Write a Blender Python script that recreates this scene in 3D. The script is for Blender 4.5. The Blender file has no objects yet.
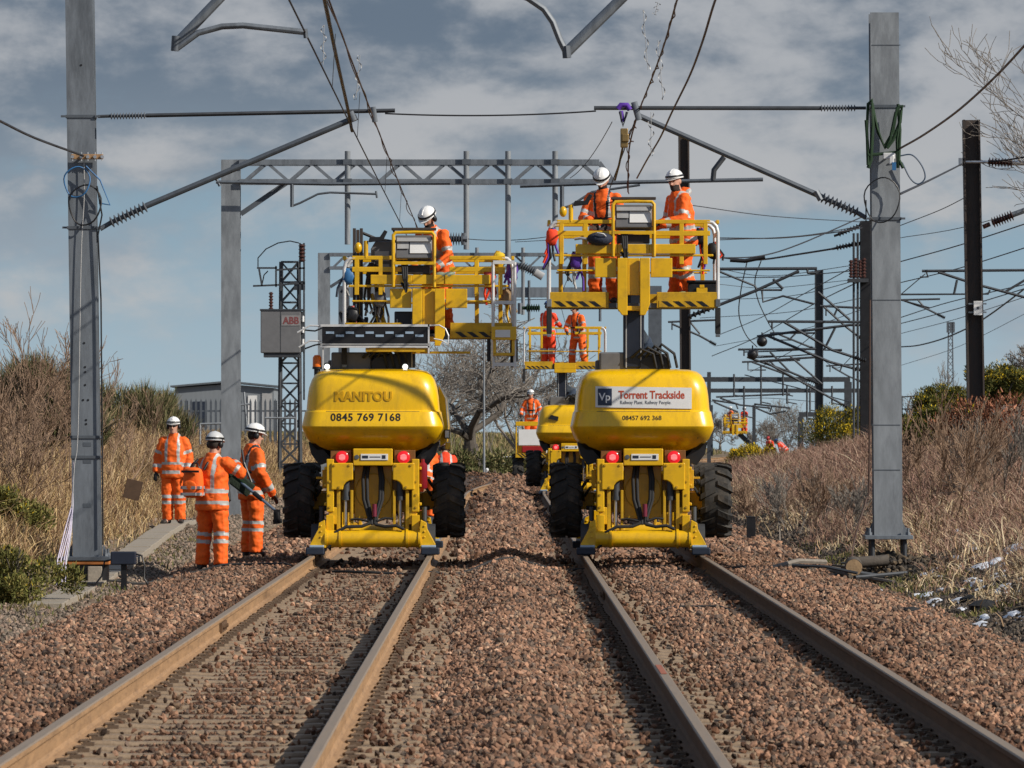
import bpy, bmesh, math, random
import numpy as np
from mathutils import Vector, Matrix, noise as mnoise

random.seed(7)
rng = np.random.default_rng(11)
SC = bpy.context.scene
COL = SC.collection
R = math.radians

# ------------------------------------------------------------------ camera model (metres, camera looks along +Y)
F, CX, HY, H = 6000.0, 502.0, 431.0, 1.6

def P(px, py, Y):
    """A point of the place seen at px,py of the photograph when it stands Y metres away."""
    return Vector(((px - CX) * Y / F, Y, H + (HY - py) * Y / F))

# ------------------------------------------------------------------ mesh builder
class MB:
    def __init__(self):
        self.v, self.f, self.m = [], [], []

    def add(self, vs, fs, mi=0):
        o = len(self.v)
        self.v += [tuple(p) for p in vs]
        for f in fs:
            self.f.append(tuple(i + o for i in f))
            self.m.append(mi)
        return self

    def box(self, c, s, mi=0, rot=None):
        x, y, z = s[0] / 2, s[1] / 2, s[2] / 2
        vs = [Vector((a * x, b * y, d * z)) for a in (-1, 1) for b in (-1, 1) for d in (-1, 1)]
        if rot is not None:
            vs = [rot @ q for q in vs]
        c = Vector(c)
        return self.add([q + c for q in vs], [(0, 1, 3, 2), (4, 6, 7, 5), (0, 4, 5, 1), (2, 3, 7, 6), (0, 2, 6, 4), (1, 5, 7, 3)], mi)

    def b2(self, x0, x1, y0, y1, z0, z1, mi=0):
        return self.box(((x0 + x1) / 2, (y0 + y1) / 2, (z0 + z1) / 2), (abs(x1 - x0), abs(y1 - y0), abs(z1 - z0)), mi)

    def bar(self, a, b, w, h, mi=0, up=Vector((0, 0, 1))):
        a, b = Vector(a), Vector(b)
        d = (b - a)
        L = d.length
        d.normalize()
        s = d.cross(up)
        if s.length < 1e-4:
            s = Vector((1, 0, 0))
        s.normalize()
        u = s.cross(d)
        vs = []
        for e in (a, b):
            for i, j in ((-1, -1), (1, -1), (1, 1), (-1, 1)):
                vs.append(e + s * (i * w / 2) + u * (j * h / 2))
        return self.add(vs, [(0, 3, 2, 1), (4, 5, 6, 7), (0, 1, 5, 4), (1, 2, 6, 5), (2, 3, 7, 6), (3, 0, 4, 7)], mi)

    def tube(self, pts, r, n=8, mi=0, caps=True):
        pts = [Vector(p) for p in pts]
        k = len(pts)
        rs = r if isinstance(r, (list, tuple)) else [r] * k
        prev = None
        rings = []
        for i in range(k):
            if i == 0:
                d = pts[1] - pts[0]
            elif i == k - 1:
                d = pts[-1] - pts[-2]
            else:
                d = (pts[i + 1] - pts[i]).normalized() + (pts[i] - pts[i - 1]).normalized()
            if d.length < 1e-9:
                d = Vector((0, 0, 1))
            d.normalize()
            if prev is None:
                a = Vector((0, 0, 1)) if abs(d.z) < 0.9 else Vector((1, 0, 0))
                s = d.cross(a).normalized()
            else:
                s = (prev - d * prev.dot(d))
                s = s.normalized() if s.length > 1e-6 else d.orthogonal().normalized()
            prev = s
            u = d.cross(s)
            rings.append([pts[i] + (s * math.cos(2 * math.pi * j / n) + u * math.sin(2 * math.pi * j / n)) * rs[i] for j in range(n)])
        return self.loft(rings, mi, caps)

    def loft(self, rings, mi=0, caps=True, closed=False):
        n = len(rings[0])
        vs = [p for rg in rings for p in rg]
        fs = []
        K = len(rings)
        for i in range(K if closed else K - 1):
            i2 = (i + 1) % K
            for j in range(n):
                j2 = (j + 1) % n
                fs.append((i * n + j, i * n + j2, i2 * n + j2, i2 * n + j))
        if caps and not closed:
            fs.append(tuple(range(n - 1, -1, -1)))
            fs.append(tuple((K - 1) * n + j for j in range(n)))
        return self.add(vs, fs, mi)

    def prism(self, poly, y0, y1, mi=0):
        """polygon in x,z extruded along y"""
        n = len(poly)
        vs = [(a, y0, b) for a, b in poly] + [(a, y1, b) for a, b in poly]
        fs = [tuple(range(n)), tuple(range(2 * n - 1, n - 1, -1))]
        for i in range(n):
            j = (i + 1) % n
            fs.append((i, i + n, j + n, j))
        return self.add(vs, fs, mi)

    def lathe(self, c, axis, prof, n=24, mi=0):
        """prof: (distance along axis, radius)"""
        c, d = Vector(c), Vector(axis).normalized()
        a = Vector((0, 0, 1)) if abs(d.z) < 0.9 else Vector((1, 0, 0))
        s = d.cross(a).normalized()
        u = d.cross(s)
        rings = [[c + d * t + (s * math.cos(2 * math.pi * j / n) + u * math.sin(2 * math.pi * j / n)) * max(r, 1e-4) for j in range(n)] for t, r in prof]
        return self.loft(rings, mi)

    def ellip(self, c, rx, ry, rz, nu=12, nv=8, mi=0, rot=None):
        c = Vector(c)
        rings = []
        for i in range(nv + 1):
            th = -math.pi / 2 + math.pi * i / nv
            k = max(math.cos(th), 0.02)
            rg = []
            for j in range(nu):
                q = Vector((rx * k * math.cos(2 * math.pi * j / nu), ry * k * math.sin(2 * math.pi * j / nu), rz * math.sin(th)))
                if rot is not None:
                    q = rot @ q
                rg.append(q + c)
            rings.append(rg)
        return self.loft(rings, mi)

    def mesh(self, name):
        me = bpy.data.meshes.new(name)
        me.from_pydata(self.v, [], self.f)
        me.polygons.foreach_set('material_index', self.m)
        bm = bmesh.new()
        bm.from_mesh(me)
        bmesh.ops.recalc_face_normals(bm, faces=bm.faces)
        bm.to_mesh(me)
        bm.free()
        return me

    def build(self, name, mats, parent=None, smooth=None, bevel=0, origin=None):
        me = self.mesh(name)
        return link_mesh(name, me, mats, parent, smooth, bevel, origin)

def link_mesh(name, me, mats, parent=None, smooth=None, bevel=0, origin=None):
    for m in (mats if isinstance(mats, (list, tuple)) else [mats]):
        me.materials.append(m)
    if smooth is not None:
        me.shade_smooth()
        me.set_sharp_from_angle(angle=R(smooth))
    if origin is not None:
        me.transform(Matrix.Translation(-Vector(origin)))
    o = bpy.data.objects.new(name, me)
    COL.objects.link(o)
    if origin is not None:
        o.location = origin
    if parent is not None:
        o.parent = parent
    if bevel:
        b = o.modifiers.new('bevel', 'BEVEL')
        b.width = bevel
        b.segments = 2
        b.limit_method = 'ANGLE'
        b.angle_limit = R(40)
    return o

def tag(o, label=None, cat=None, group=None, kind=None):
    if label: o['label'] = label
    if cat: o['category'] = cat
    if group: o['group'] = group
    if kind: o['kind'] = kind
    return o

def thing(name, label, cat, loc=(0, 0, 0), rotz=0.0, group=None):
    o = bpy.data.objects.new(name, None)
    COL.objects.link(o)
    o.location = loc
    o.rotation_euler = (0, 0, rotz)
    o.empty_display_size = 0.2
    return tag(o, label, cat, group)

def copy_tree(o, parent=None):
    c = o.copy()
    COL.objects.link(c)
    if parent is not None:
        c.parent = parent
    for ch in list(o.children):
        copy_tree(ch, c)
    return c

def mesh_np(name, verts, faces, mats, colors=None, parent=None, smooth=False):
    """verts (N,3); faces (M,3) all triangles; colors (N,3)"""
    me = bpy.data.meshes.new(name)
    n, m = len(verts), len(faces)
    me.vertices.add(n)
    me.vertices.foreach_set('co', np.ascontiguousarray(verts, dtype=np.float32).ravel())
    me.loops.add(m * 3)
    me.loops.foreach_set('vertex_index', np.ascontiguousarray(faces, dtype=np.int32).ravel())
    me.polygons.add(m)
    me.polygons.foreach_set('loop_start', np.arange(0, m * 3, 3, dtype=np.int32))
    me.update(calc_edges=True)
    if colors is not None:
        at = me.attributes.new('tint', 'FLOAT_COLOR', 'POINT')
        c = np.ones((n, 4), dtype=np.float32)
        c[:, :3] = colors
        at.data.foreach_set('color', c.ravel())
    if not smooth:
        me.shade_flat()
    return link_mesh(name, me, mats, parent)

# ------------------------------------------------------------------ materials
def M(name, col, rough=0.6, metal=0.0, var=0.18, scale=6.0, bump=0.0, bscale=40.0, dirt=None, dirt_amt=0.0, dscale=3.0,
      stretch=(1, 1, 1), attr=False, spec=0.4, emit=None, estr=0.0, coat=0.0):
    m = bpy.data.materials.new(name)
    m.use_nodes = True
    nt = m.node_tree
    N, L = nt.nodes, nt.links
    b = N['Principled BSDF']
    b.inputs['Roughness'].default_value = rough
    b.inputs['Metallic'].default_value = metal
    b.inputs['Specular IOR Level'].default_value = spec
    if coat:
        b.inputs['Coat Weight'].default_value = coat
        b.inputs['Coat Roughness'].default_value = 0.15
    tc = N.new('ShaderNodeTexCoord')
    mp = N.new('ShaderNodeMapping')
    mp.inputs['Scale'].default_value = stretch
    L.new(tc.outputs['Object'], mp.inputs['Vector'])
    src = None
    if attr:
        a = N.new('ShaderNodeAttribute')
        a.attribute_name = 'tint'
        src = a.outputs['Color']
    else:
        r = N.new('ShaderNodeRGB')
        r.outputs[0].default_value = (*col, 1)
        src = r.outputs[0]
    if var:
        nz = N.new('ShaderNodeTexNoise')
        nz.inputs['Scale'].default_value = scale
        nz.inputs['Detail'].default_value = 5
        nz.inputs['Roughness'].default_value = 0.65
        L.new(mp.outputs['Vector'], nz.inputs['Vector'])
        mr = N.new('ShaderNodeMapRange')
        mr.inputs[1].default_value = 0.25
        mr.inputs[2].default_value = 0.75
        mr.inputs[3].default_value = 1 - var
        mr.inputs[4].default_value = 1 + var
        L.new(nz.outputs['Fac'], mr.inputs[0])
        mx = N.new('ShaderNodeVectorMath')
        mx.operation = 'SCALE'
        L.new(src, mx.inputs[0])
        L.new(mr.outputs[0], mx.inputs['Scale'])
        src = mx.outputs[0]
        rr = N.new('ShaderNodeMapRange')
        rr.inputs[3].default_value = max(0.03, rough - 0.12)
        rr.inputs[4].default_value = min(1.0, rough + 0.12)
        L.new(nz.outputs['Fac'], rr.inputs[0])
        L.new(rr.outputs[0], b.inputs['Roughness'])
    if dirt is not None:
        n2 = N.new('ShaderNodeTexNoise')
        n2.inputs['Scale'].default_value = dscale
        n2.inputs['Detail'].default_value = 8
        n2.inputs['Roughness'].default_value = 0.75
        L.new(mp.outputs['Vector'], n2.inputs['Vector'])
        cr = N.new('ShaderNodeMapRange')
        cr.inputs[1].default_value = 0.48
        cr.inputs[2].default_value = 0.72
        cr.inputs[3].default_value = 0
        cr.inputs[4].default_value = dirt_amt
        L.new(n2.outputs['Fac'], cr.inputs[0])
        mm = N.new('ShaderNodeMix')
        mm.data_type = 'RGBA'
        L.new(cr.outputs[0], mm.inputs[0])
        L.new(src, mm.inputs[6])
        mm.inputs[7].default_value = (*dirt, 1)
        src = mm.outputs[2]
    L.new(src, b.inputs['Base Color'])
    if bump:
        n3 = N.new('ShaderNodeTexNoise')
        n3.inputs['Scale'].default_value = bscale
        n3.inputs['Detail'].default_value = 6
        L.new(mp.outputs['Vector'], n3.inputs['Vector'])
        bp = N.new('ShaderNodeBump')
        bp.inputs['Strength'].default_value = bump
        bp.inputs['Distance'].default_value = 0.02
        L.new(n3.outputs['Fac'], bp.inputs['Height'])
        L.new(bp.outputs[0], b.inputs['Normal'])
    if emit:
        b.inputs['Emission Color'].default_value = (*emit, 1)
        b.inputs['Emission Strength'].default_value = estr
    return m

YEL = M('yellow_paint', (0.72, 0.415, 0.006), 0.34, var=0.10, scale=3, dirt=(0.16, 0.10, 0.03), dirt_amt=0.45, dscale=4, spec=0.5, coat=0.15)
YELB = M('yellow_bodywork', (0.82, 0.485, 0.004), 0.30, var=0.07, scale=2, dirt=(0.24, 0.14, 0.03), dirt_amt=0.38, dscale=2.2, stretch=(3, 3, 0.6), spec=0.5, coat=0.25)
YELW = M('worn_yellow_paint', (0.56, 0.325, 0.01), 0.5, var=0.2, scale=5, dirt=(0.10, 0.07, 0.04), dirt_amt=0.6, dscale=6)
BLK = M('black_paint', (0.012, 0.012, 0.014), 0.45, var=0.3)
BLKR = M('black_rubber', (0.018, 0.018, 0.019), 0.75, var=0.35, scale=9)
TYRE = M('tyre_rubber', (0.026, 0.025, 0.024), 0.8, var=0.35, scale=6, dirt=(0.12, 0.10, 0.08), dirt_amt=0.75, dscale=4)
NAVY = M('dark_blue_boom_paint', (0.016, 0.020, 0.032), 0.38, var=0.2)
DBLUE = M('dark_blue_steel', (0.016, 0.024, 0.042), 0.55, var=0.2)
LBLUE = M('pale_blue_paint', (0.30, 0.40, 0.52), 0.5)
GALV = M('galvanised_steel', (0.165, 0.185, 0.21), 0.55, metal=0.2, var=0.25, scale=5, dirt=(0.07, 0.078, 0.09), dirt_amt=0.85, dscale=2.2, bump=0.05, bscale=20, stretch=(1.6, 1.6, 0.35))
GALVP = M('pale_galvanised_steel', (0.235, 0.255, 0.275), 0.55, metal=0.15, var=0.28, scale=4, dirt=(0.12, 0.13, 0.145), dirt_amt=0.85, dscale=2.2, bump=0.05, bscale=20, stretch=(1.6, 1.6, 0.4))
GALVD = M('dull_galvanised_steel', (0.10, 0.115, 0.135), 0.6, metal=0.3, var=0.25, scale=5, dirt=(0.07, 0.075, 0.085), dirt_amt=0.6, dscale=2)
STEEL = M('dark_steel', (0.055, 0.06, 0.068), 0.55, metal=0.3, var=0.25)
SILV = M('bare_metal', (0.55, 0.56, 0.58), 0.32, metal=0.8, var=0.15)
ALU = M('aluminium_tube', (0.62, 0.62, 0.62), 0.4, metal=0.15, var=0.15)
BRN = M('brown_painted_steel', (0.045, 0.036, 0.032), 0.65, var=0.3, scale=4, dirt=(0.09, 0.05, 0.03), dirt_amt=0.6, dscale=5, stretch=(3, 3, 0.6))
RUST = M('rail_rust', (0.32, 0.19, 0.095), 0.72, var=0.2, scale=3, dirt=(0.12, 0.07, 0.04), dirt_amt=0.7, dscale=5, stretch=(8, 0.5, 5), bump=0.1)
RUST_SHADE = M('shaded_rail_rust', (0.125, 0.075, 0.045), 0.85, spec=0.15, var=0.25, scale=3, dirt=(0.04, 0.03, 0.022), dirt_amt=0.6, dscale=5, stretch=(8, 0.5, 5), bump=0.1)  # darker copy of the rail rust, shade side put into the colour
RAILTOP = M('rail_running_surface', (0.25, 0.195, 0.145), 0.6, metal=0.1, spec=0.3, var=0.25, scale=4, stretch=(12, 0.4, 1), dirt=(0.14, 0.09, 0.055), dirt_amt=0.6, dscale=4)
CONC = M('concrete', (0.29, 0.25, 0.20), 0.85, var=0.2, scale=7, dirt=(0.16, 0.14, 0.11), dirt_amt=0.5, dscale=4, bump=0.2)
SLEEP = M('sleeper_concrete', (0.25, 0.182, 0.122), 0.9, var=0.35, scale=6, dirt=(0.13, 0.085, 0.055), dirt_amt=0.85, dscale=5, bump=0.25, bscale=30)
CLIP = M('clip_steel', (0.11, 0.075, 0.05), 0.75, var=0.3)
ORG = M('orange_hi_vis_cloth', (0.90, 0.135, 0.010), 0.75, var=0.22, scale=9, dirt=(0.40, 0.06, 0.012), dirt_amt=0.4, dscale=8, bump=0.35, bscale=14)
ORGR = M('red_orange_hi_vis_cloth', (0.80, 0.055, 0.012), 0.75, var=0.22, scale=9, bump=0.35, bscale=14)
REFL = M('reflective_tape', (0.42, 0.43, 0.42), 0.45, var=0.15, spec=0.6)
SKIN = M('skin', (0.50, 0.27, 0.19), 0.55, var=0.12, scale=14)
HELM = M('white_helmet', (0.74, 0.74, 0.73), 0.3, var=0.05)
HELMG = M('grey_helmet', (0.5, 0.51, 0.52), 0.35, var=0.06)
HELMB = M('blue_helmet', (0.03, 0.09, 0.28), 0.35)
BOOT = M('boot_leather', (0.03, 0.025, 0.022), 0.7)
HAIR = M('dark_hair', (0.03, 0.022, 0.018), 0.8)
WHITE = M('white_panel', (0.74, 0.74, 0.73), 0.4, var=0.05, dirt=(0.4, 0.38, 0.34), dirt_amt=0.35)
GREYP = M('grey_plastic', (0.13, 0.13, 0.135), 0.5, var=0.15)
GREYL = M('light_grey_sheet', (0.36, 0.36, 0.36), 0.45, var=0.15)
REDP = M('red_paint', (0.32, 0.015, 0.015), 0.4)
REDL = M('red_lens', (0.45, 0.01, 0.015), 0.2, emit=(1, 0.02, 0.03), estr=0.5)
REDC = M('red_lens_core', (0.9, 0.25, 0.25), 0.2, emit=(1, 0.2, 0.2), estr=0.5)
LAMPW = M('work_lamp', (0.9, 0.9, 0.9), 0.2, emit=(0.9, 1, 0.95), estr=1.6)
AMBER = M('amber_lens', (0.75, 0.16, 0.01), 0.25)
WIRE = M('overhead_wire', (0.035, 0.035, 0.04), 0.6, metal=0.3)
COPP = M('old_copper_wire', (0.10, 0.065, 0.055), 0.55, metal=0.4)
ROPE = M('green_rope', (0.012, 0.035, 0.014), 0.8, var=0.3, scale=30)
BLUEC = M('blue_cable', (0.03, 0.13, 0.30), 0.5)
PURP = M('purple_strap', (0.09, 0.03, 0.30), 0.7)
INSB = M('brown_porcelain', (0.07, 0.03, 0.025), 0.3, var=0.2)
INSG = M('grey_polymer', (0.10, 0.11, 0.125), 0.5, var=0.15)
WOOD = M('weathered_timber', (0.30, 0.20, 0.11), 0.85, var=0.25, scale=12, bump=0.3)
TWIGB = M('brown_twig', (0.25, 0.165, 0.11), 0.85, var=0.3, scale=3)
BARK = M('bark', (0.085, 0.072, 0.06), 0.9, var=0.3, scale=9, bump=0.3)
BARKL = M('grey_bark', (0.20, 0.175, 0.15), 0.9, var=0.3, scale=9)
TINT = M('plant_tint', (1, 1, 1), 0.85, attr=True, var=0.1, scale=2, spec=0.15)
STONE = M('ballast_stone', (1, 1, 1), 0.85, attr=True, var=0.14, scale=60, spec=0.25, bump=0.15, bscale=90)
SNOW = M('melting_snow', (0.72, 0.74, 0.78), 0.6, var=0.08, bump=0.3, bscale=25)
TXTK = M('black_lettering', (0.015, 0.013, 0.01), 0.5, var=0)
TXTR = M('orange_red_lettering', (0.45, 0.07, 0.03), 0.5, var=0)
TXTG = M('grey_lettering', (0.10, 0.11, 0.13), 0.5, var=0)
TXTW = M('white_lettering', (0.8, 0.8, 0.8), 0.5, var=0)

def text_mesh(name, s, size, mat, parent, loc, rot=(math.pi / 2, 0, 0), depth=0.003, sx=1.0, align='CENTER', bold=0.0, space=1.0):
    cu = bpy.data.curves.new(name, 'FONT')
    cu.body = s
    cu.size = size
    cu.extrude = depth
    cu.offset = bold
    cu.align_x = align
    cu.align_y = 'CENTER'
    cu.space_character = space
    cu.resolution_u = 3
    t = bpy.data.objects.new(name + '_tmp', cu)
    COL.objects.link(t)
    dg = bpy.context.evaluated_depsgraph_get()
    me = bpy.data.meshes.new_from_object(t.evaluated_get(dg))
    bpy.data.objects.remove(t)
    bpy.data.curves.remove(cu)
    me.materials.clear()
    me.name = name
    o = link_mesh(name, me, mat, parent)
    o.location = loc
    o.rotation_euler = rot
    o.scale = (sx, 1, 1)
    return o

def smooth01(t):
    t = np.clip(t, 0, 1)
    return t * t * (3 - 2 * t)
# ================================================================== GROUND, BALLAST, TRACK
XL1, XL2, XR1, XR2 = -2.4375, -0.9325, 1.0675, 2.5725
CL, CR = -1.685, 1.82

def curve_off(y):
    y = np.asarray(y, dtype=float)
    return np.where(y > 230, 3.5556 + 0.08889 * (y - 230), np.where(y > 150, (y - 150) ** 2 / 1800.0, 0.0))

def interp(x, pts):
    return np.interp(x, [p[0] for p in pts], [p[1] for p in pts])

BED = [(-6.0, -0.60), (-4.7, -0.42), (-4.1, -0.27), (-3.5, -0.15), (-2.62, -0.13), (-2.50, -0.24), (-2.30, -0.26), (-2.15, -0.222), (-2.0, -0.203),
       (-1.35, -0.203), (-1.20, -0.222), (-1.05, -0.255), (-0.82, -0.255), (-0.62, -0.235), (-0.42, -0.20), (-0.30, -0.15), (0.0, -0.045), (0.15, -0.045),
       (0.50, -0.15), (0.62, -0.21), (0.75, -0.245), (0.95, -0.265), (1.2, -0.255), (1.42, -0.24), (1.60, -0.155), (2.15, -0.15), (2.28, -0.21), (2.45, -0.265),
       (2.64, -0.26), (2.72, -0.14), (3.5, -0.14), (4.0, -0.19), (4.5, -0.30), (6.0, -0.55)]

def wob(x, y, s, seed=0.0):
    return np.sin(x * s + 1.7 * np.sin(y * s * 0.37 + seed)) * np.cos(y * s * 0.61 + 0.9 * np.sin(x * s * 0.5 + seed * 2))

def bed_h(x, y):
    xr = x - curve_off(y)
    heap = 0.36 * np.exp(-((y - 192) / 14.0) ** 2) * smooth01((-0.45 - xr) / 0.6)
    return interp(xr, BED) + heap + 0.012 * wob(x, y, 3.1) + 0.008 * wob(x, y, 9.0, 2.0)

def ground_h(x, y):
    x = np.asarray(x, float); y = np.asarray(y, float)
    xr = x - curve_off(y)
    # cess beside the track on each side, then the two banks
    zl = -0.36 + 0.37 * smooth01((y - 70) / 38)
    dl = np.maximum(0, -5.75 - xr)
    AL = 2.3 - 1.2 * smooth01((y - 112) / 60)
    bl = AL * (1 - np.exp(-dl * 0.52 / AL)) + 0.006 * np.maximum(0, dl - 9)
    dr = np.maximum(0, xr - 4.9)
    AR = 2.6 - 1.8 * smooth01((y - 128) / 45)
    br = AR * (1 - np.exp(-dr * 0.36 / AR - 0.012 * dr * dr))
    zr = -0.25 + 0.15 * smooth01((y - 70) / 60)
    left = zl + bl
    right = zr + br
    t = smooth01((xr + 4.8) / 0.5)
    u = smooth01((xr - 4.3) / 0.6)
    mid = interp(xr, BED) - 0.09
    z = left * (1 - t) + mid * t
    z = z * (1 - u) + right * u
    out = np.maximum(0, np.abs(xr) - 4.6)
    z = z + np.minimum(out, 1.0) * (0.05 * wob(x, y, 1.3) + 0.03 * wob(x, y, 3.7, 1.0))
    # far away the land is level
    fade = smooth01((y - 410) / 140)
    return z * (1 - fade) - 0.028 * np.maximum(y - 430, 0) * fade

def gh(x, y):
    return float(ground_h(np.array([x]), np.array([y]))[0])

def grid_sheet(name, xs, ys, hfun, mats, xoff=None):
    X, Y = np.meshgrid(xs, ys)
    if xoff is not None:
        X = X + xoff(Y)
    Z = hfun(X, Y)
    V = np.stack([X, Y, Z], -1).reshape(-1, 3)
    nx, ny = len(xs), len(ys)
    i = np.arange(nx - 1)[None, :] + nx * np.arange(ny - 1)[:, None]
    i = i.ravel()
    tri = np.concatenate([np.stack([i, i + 1, i + nx + 1], 1), np.stack([i, i + nx + 1, i + nx], 1)])
    o = mesh_np(name, V, tri, mats, smooth=True)
    return o

def soil_material():
    m = M('earth', (0.13, 0.095, 0.06), 0.95, var=0.3, scale=1.3, dirt=(0.25, 0.19, 0.10), dirt_amt=0.9, dscale=0.45, bump=0.6, bscale=9)
    return m
SOIL = soil_material()
BEDM = M('packed_ballast', (0.075, 0.05, 0.036), 0.95, var=0.5, scale=22, dirt=(0.02, 0.015, 0.012), dirt_amt=0.8, dscale=16, bump=1.0, bscale=26)  # very dark colour stands in for shade in the gaps between stones

xs = np.unique(np.concatenate([np.array([-1500, -900, -500, -300, -180, -120, -80, -60, -45, -35]), np.arange(-28, 28.01, 0.35), np.array([35, 45, 60, 80, 120, 180, 300, 500, 900, 1500])]))
ys = np.unique(np.concatenate([np.array([-60, -20, 0, 10, 18]), np.arange(22, 130, 0.7), np.arange(130, 330, 2.5), np.array([340, 360, 380, 400, 430, 460, 500, 560, 640, 740, 900, 1200, 1700, 2500, 4000])]))
tag(grid_sheet('ground', xs, ys, ground_h, SOIL), 'rough earth and banks on both sides of the railway', 'ground', kind='structure')
bx = np.unique(np.concatenate([np.array([p[0] for p in BED]), np.arange(-4.8, 4.81, 0.12)]))
bx = bx[(bx >= -4.8) & (bx <= 4.8)]
by = np.concatenate([np.arange(8, 120, 0.3), np.arange(120, 420, 2.0)])
tag(grid_sheet('ballast_bed', bx, by, bed_h, BEDM, xoff=curve_off), 'packed bed of brown ballast under both tracks', 'ballast bed', kind='structure')

# ---- loose stones: one object of stuff
ICO_V = None
def ico():
    bm = bmesh.new()
    bmesh.ops.create_icosphere(bm, subdivisions=1, radius=1.0)
    v = np.array([p.co[:] for p in bm.verts]); f = np.array([[q.index for q in p.verts] for p in bm.faces])
    bm.free()
    return v, f
IV, IF = ico()
VAR = []
for k in range(24):
    v = IV * rng.uniform(0.55, 1.2, (12, 1))
    v = v * np.array([1.0, rng.uniform(0.65, 0.95), rng.uniform(0.5, 0.8)])
    VAR.append(v)
VAR = np.array(VAR)

def rand_rot(n):
    q = rng.normal(size=(n, 4)); q /= np.linalg.norm(q, axis=1)[:, None]
    w, x, y, z = q.T
    return np.stack([np.stack([1 - 2 * (y * y + z * z), 2 * (x * y - z * w), 2 * (x * z + y * w)], -1),
                     np.stack([2 * (x * y + z * w), 1 - 2 * (x * x + z * z), 2 * (y * z - x * w)], -1),
                     np.stack([2 * (x * z - y * w), 2 * (y * z + x * w), 1 - 2 * (x * x + y * y)], -1)], 1)

def stones(name, pos, size, cols, mat):
    n = len(pos)
    k = rng.integers(0, len(VAR), n)
    V = np.einsum('nij,nvj->nvi', rand_rot(n), VAR[k]) * size[:, None, None] + pos[:, None, :]
    Fc = IF[None] + (12 * np.arange(n))[:, None, None]
    C = np.repeat(cols[:, None, :], 12, 1)
    return mesh_np(name, V.reshape(-1, 3), Fc.reshape(-1, 3), mat, C.reshape(-1, 3))

SLEEP_Y0, SLEEP_DY = 26.0, 0.65

def scatter(y0, y1, dens, smin, smax):
    hw = 4.9
    n = int((y1 - y0) * 2 * hw * dens)
    x = rng.uniform(-hw, hw, n); y = rng.uniform(y0, y1, n)
    lim = np.maximum(0.087 * y + 0.8, 0)
    keep = np.abs(x) < lim
    # rails stay clear
    for r in (XL1, XL2, XR1, XR2):
        keep &= np.abs(x - r) > 0.10
    ph = ((y - SLEEP_Y0) / SLEEP_DY + 0.5) % 1.0 - 0.5
    on = np.abs(ph) < 0.17
    # the sleepers of the first track show; the second shows its sleepers only beside the rails
    inL = np.abs(x - CL) < 1.27
    inR = np.abs(x - CR) < 1.27
    clump = 0.5 + 0.5 * wob(x, y, 1.9, 3.0)
    pL = np.where(on & inL, np.where((x > XL1) & (x < XL2), 0.08 + 0.22 * clump * (np.abs(x - CL) < 0.55), np.where(x > XL2, 0.36, 1.0)), 1.0)
    bare_r = (np.minimum(np.abs(x - XR1), np.abs(x - XR2)) < 0.34) & (x < XR2)
    pR = np.where(on & inR & bare_r, 0.34, 1.0)
    keep &= rng.uniform(size=n) < pL * pR
    keep &= ~(np.abs(x) > 4.55) | (rng.uniform(size=n) < 0.35)
    x, y, on = x[keep], y[keep], on[keep]
    size = rng.uniform(smin, smax, len(x)) * np.where(rng.uniform(size=len(x)) < 0.08, 1.35, 1.0)
    z = bed_h(x, y)
    lift = np.where(on & ((np.abs(x - CL) < 1.27) | (np.abs(x - CR) < 1.27)), np.maximum(z, -0.172), z)
    jit = rng.uniform(-0.1, 1.0, len(x)) ** 1.0
    low = ((x > XL1) & (x < -0.42)) | ((np.abs(x - XR1) < 0.36)) | ((x > XR2 - 0.3) & (x < XR2))
    top = (rng.uniform(size=len(x)) < 0.05)
    size = np.where(low & ~on, np.minimum(size, 0.027), size)
    z = lift + size * np.where(low & ~top & ~on, jit * 0.3, jit)
    x = x + curve_off(y)
    base = np.array([[0.30, 0.175, 0.115], [0.37, 0.215, 0.14], [0.23, 0.14, 0.095], [0.19, 0.14, 0.11], [0.36, 0.25, 0.17], [0.10, 0.075, 0.06], [0.45, 0.30, 0.21]])
    k = rng.choice(7, len(x), p=[0.27, 0.2, 0.2, 0.12, 0.1, 0.08, 0.03])
    c = base[k] * np.array([1.06, 1.01, 0.97]) * rng.uniform(0.5, 1.3, (len(x), 1)) * (0.86 + 0.22 * wob(x, y, 0.9, 5.0) * 0.6)[:, None]
    # stones beside the rails and in the cribs coloured darker for the gaps' shade
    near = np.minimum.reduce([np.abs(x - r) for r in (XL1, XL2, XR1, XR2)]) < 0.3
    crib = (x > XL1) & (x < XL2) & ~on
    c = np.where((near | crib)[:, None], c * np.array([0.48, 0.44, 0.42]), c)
    return np.stack([x, y, z], 1), size, c

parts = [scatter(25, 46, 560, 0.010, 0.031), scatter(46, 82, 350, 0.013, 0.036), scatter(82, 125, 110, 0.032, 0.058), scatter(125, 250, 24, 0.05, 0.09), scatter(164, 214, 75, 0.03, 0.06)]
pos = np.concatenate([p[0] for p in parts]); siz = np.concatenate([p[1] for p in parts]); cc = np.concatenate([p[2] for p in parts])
tag(stones('ballast', pos, siz, cc, STONE), 'loose angular brown ballast stones spread over both tracks', 'ballast', kind='stuff')
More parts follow.
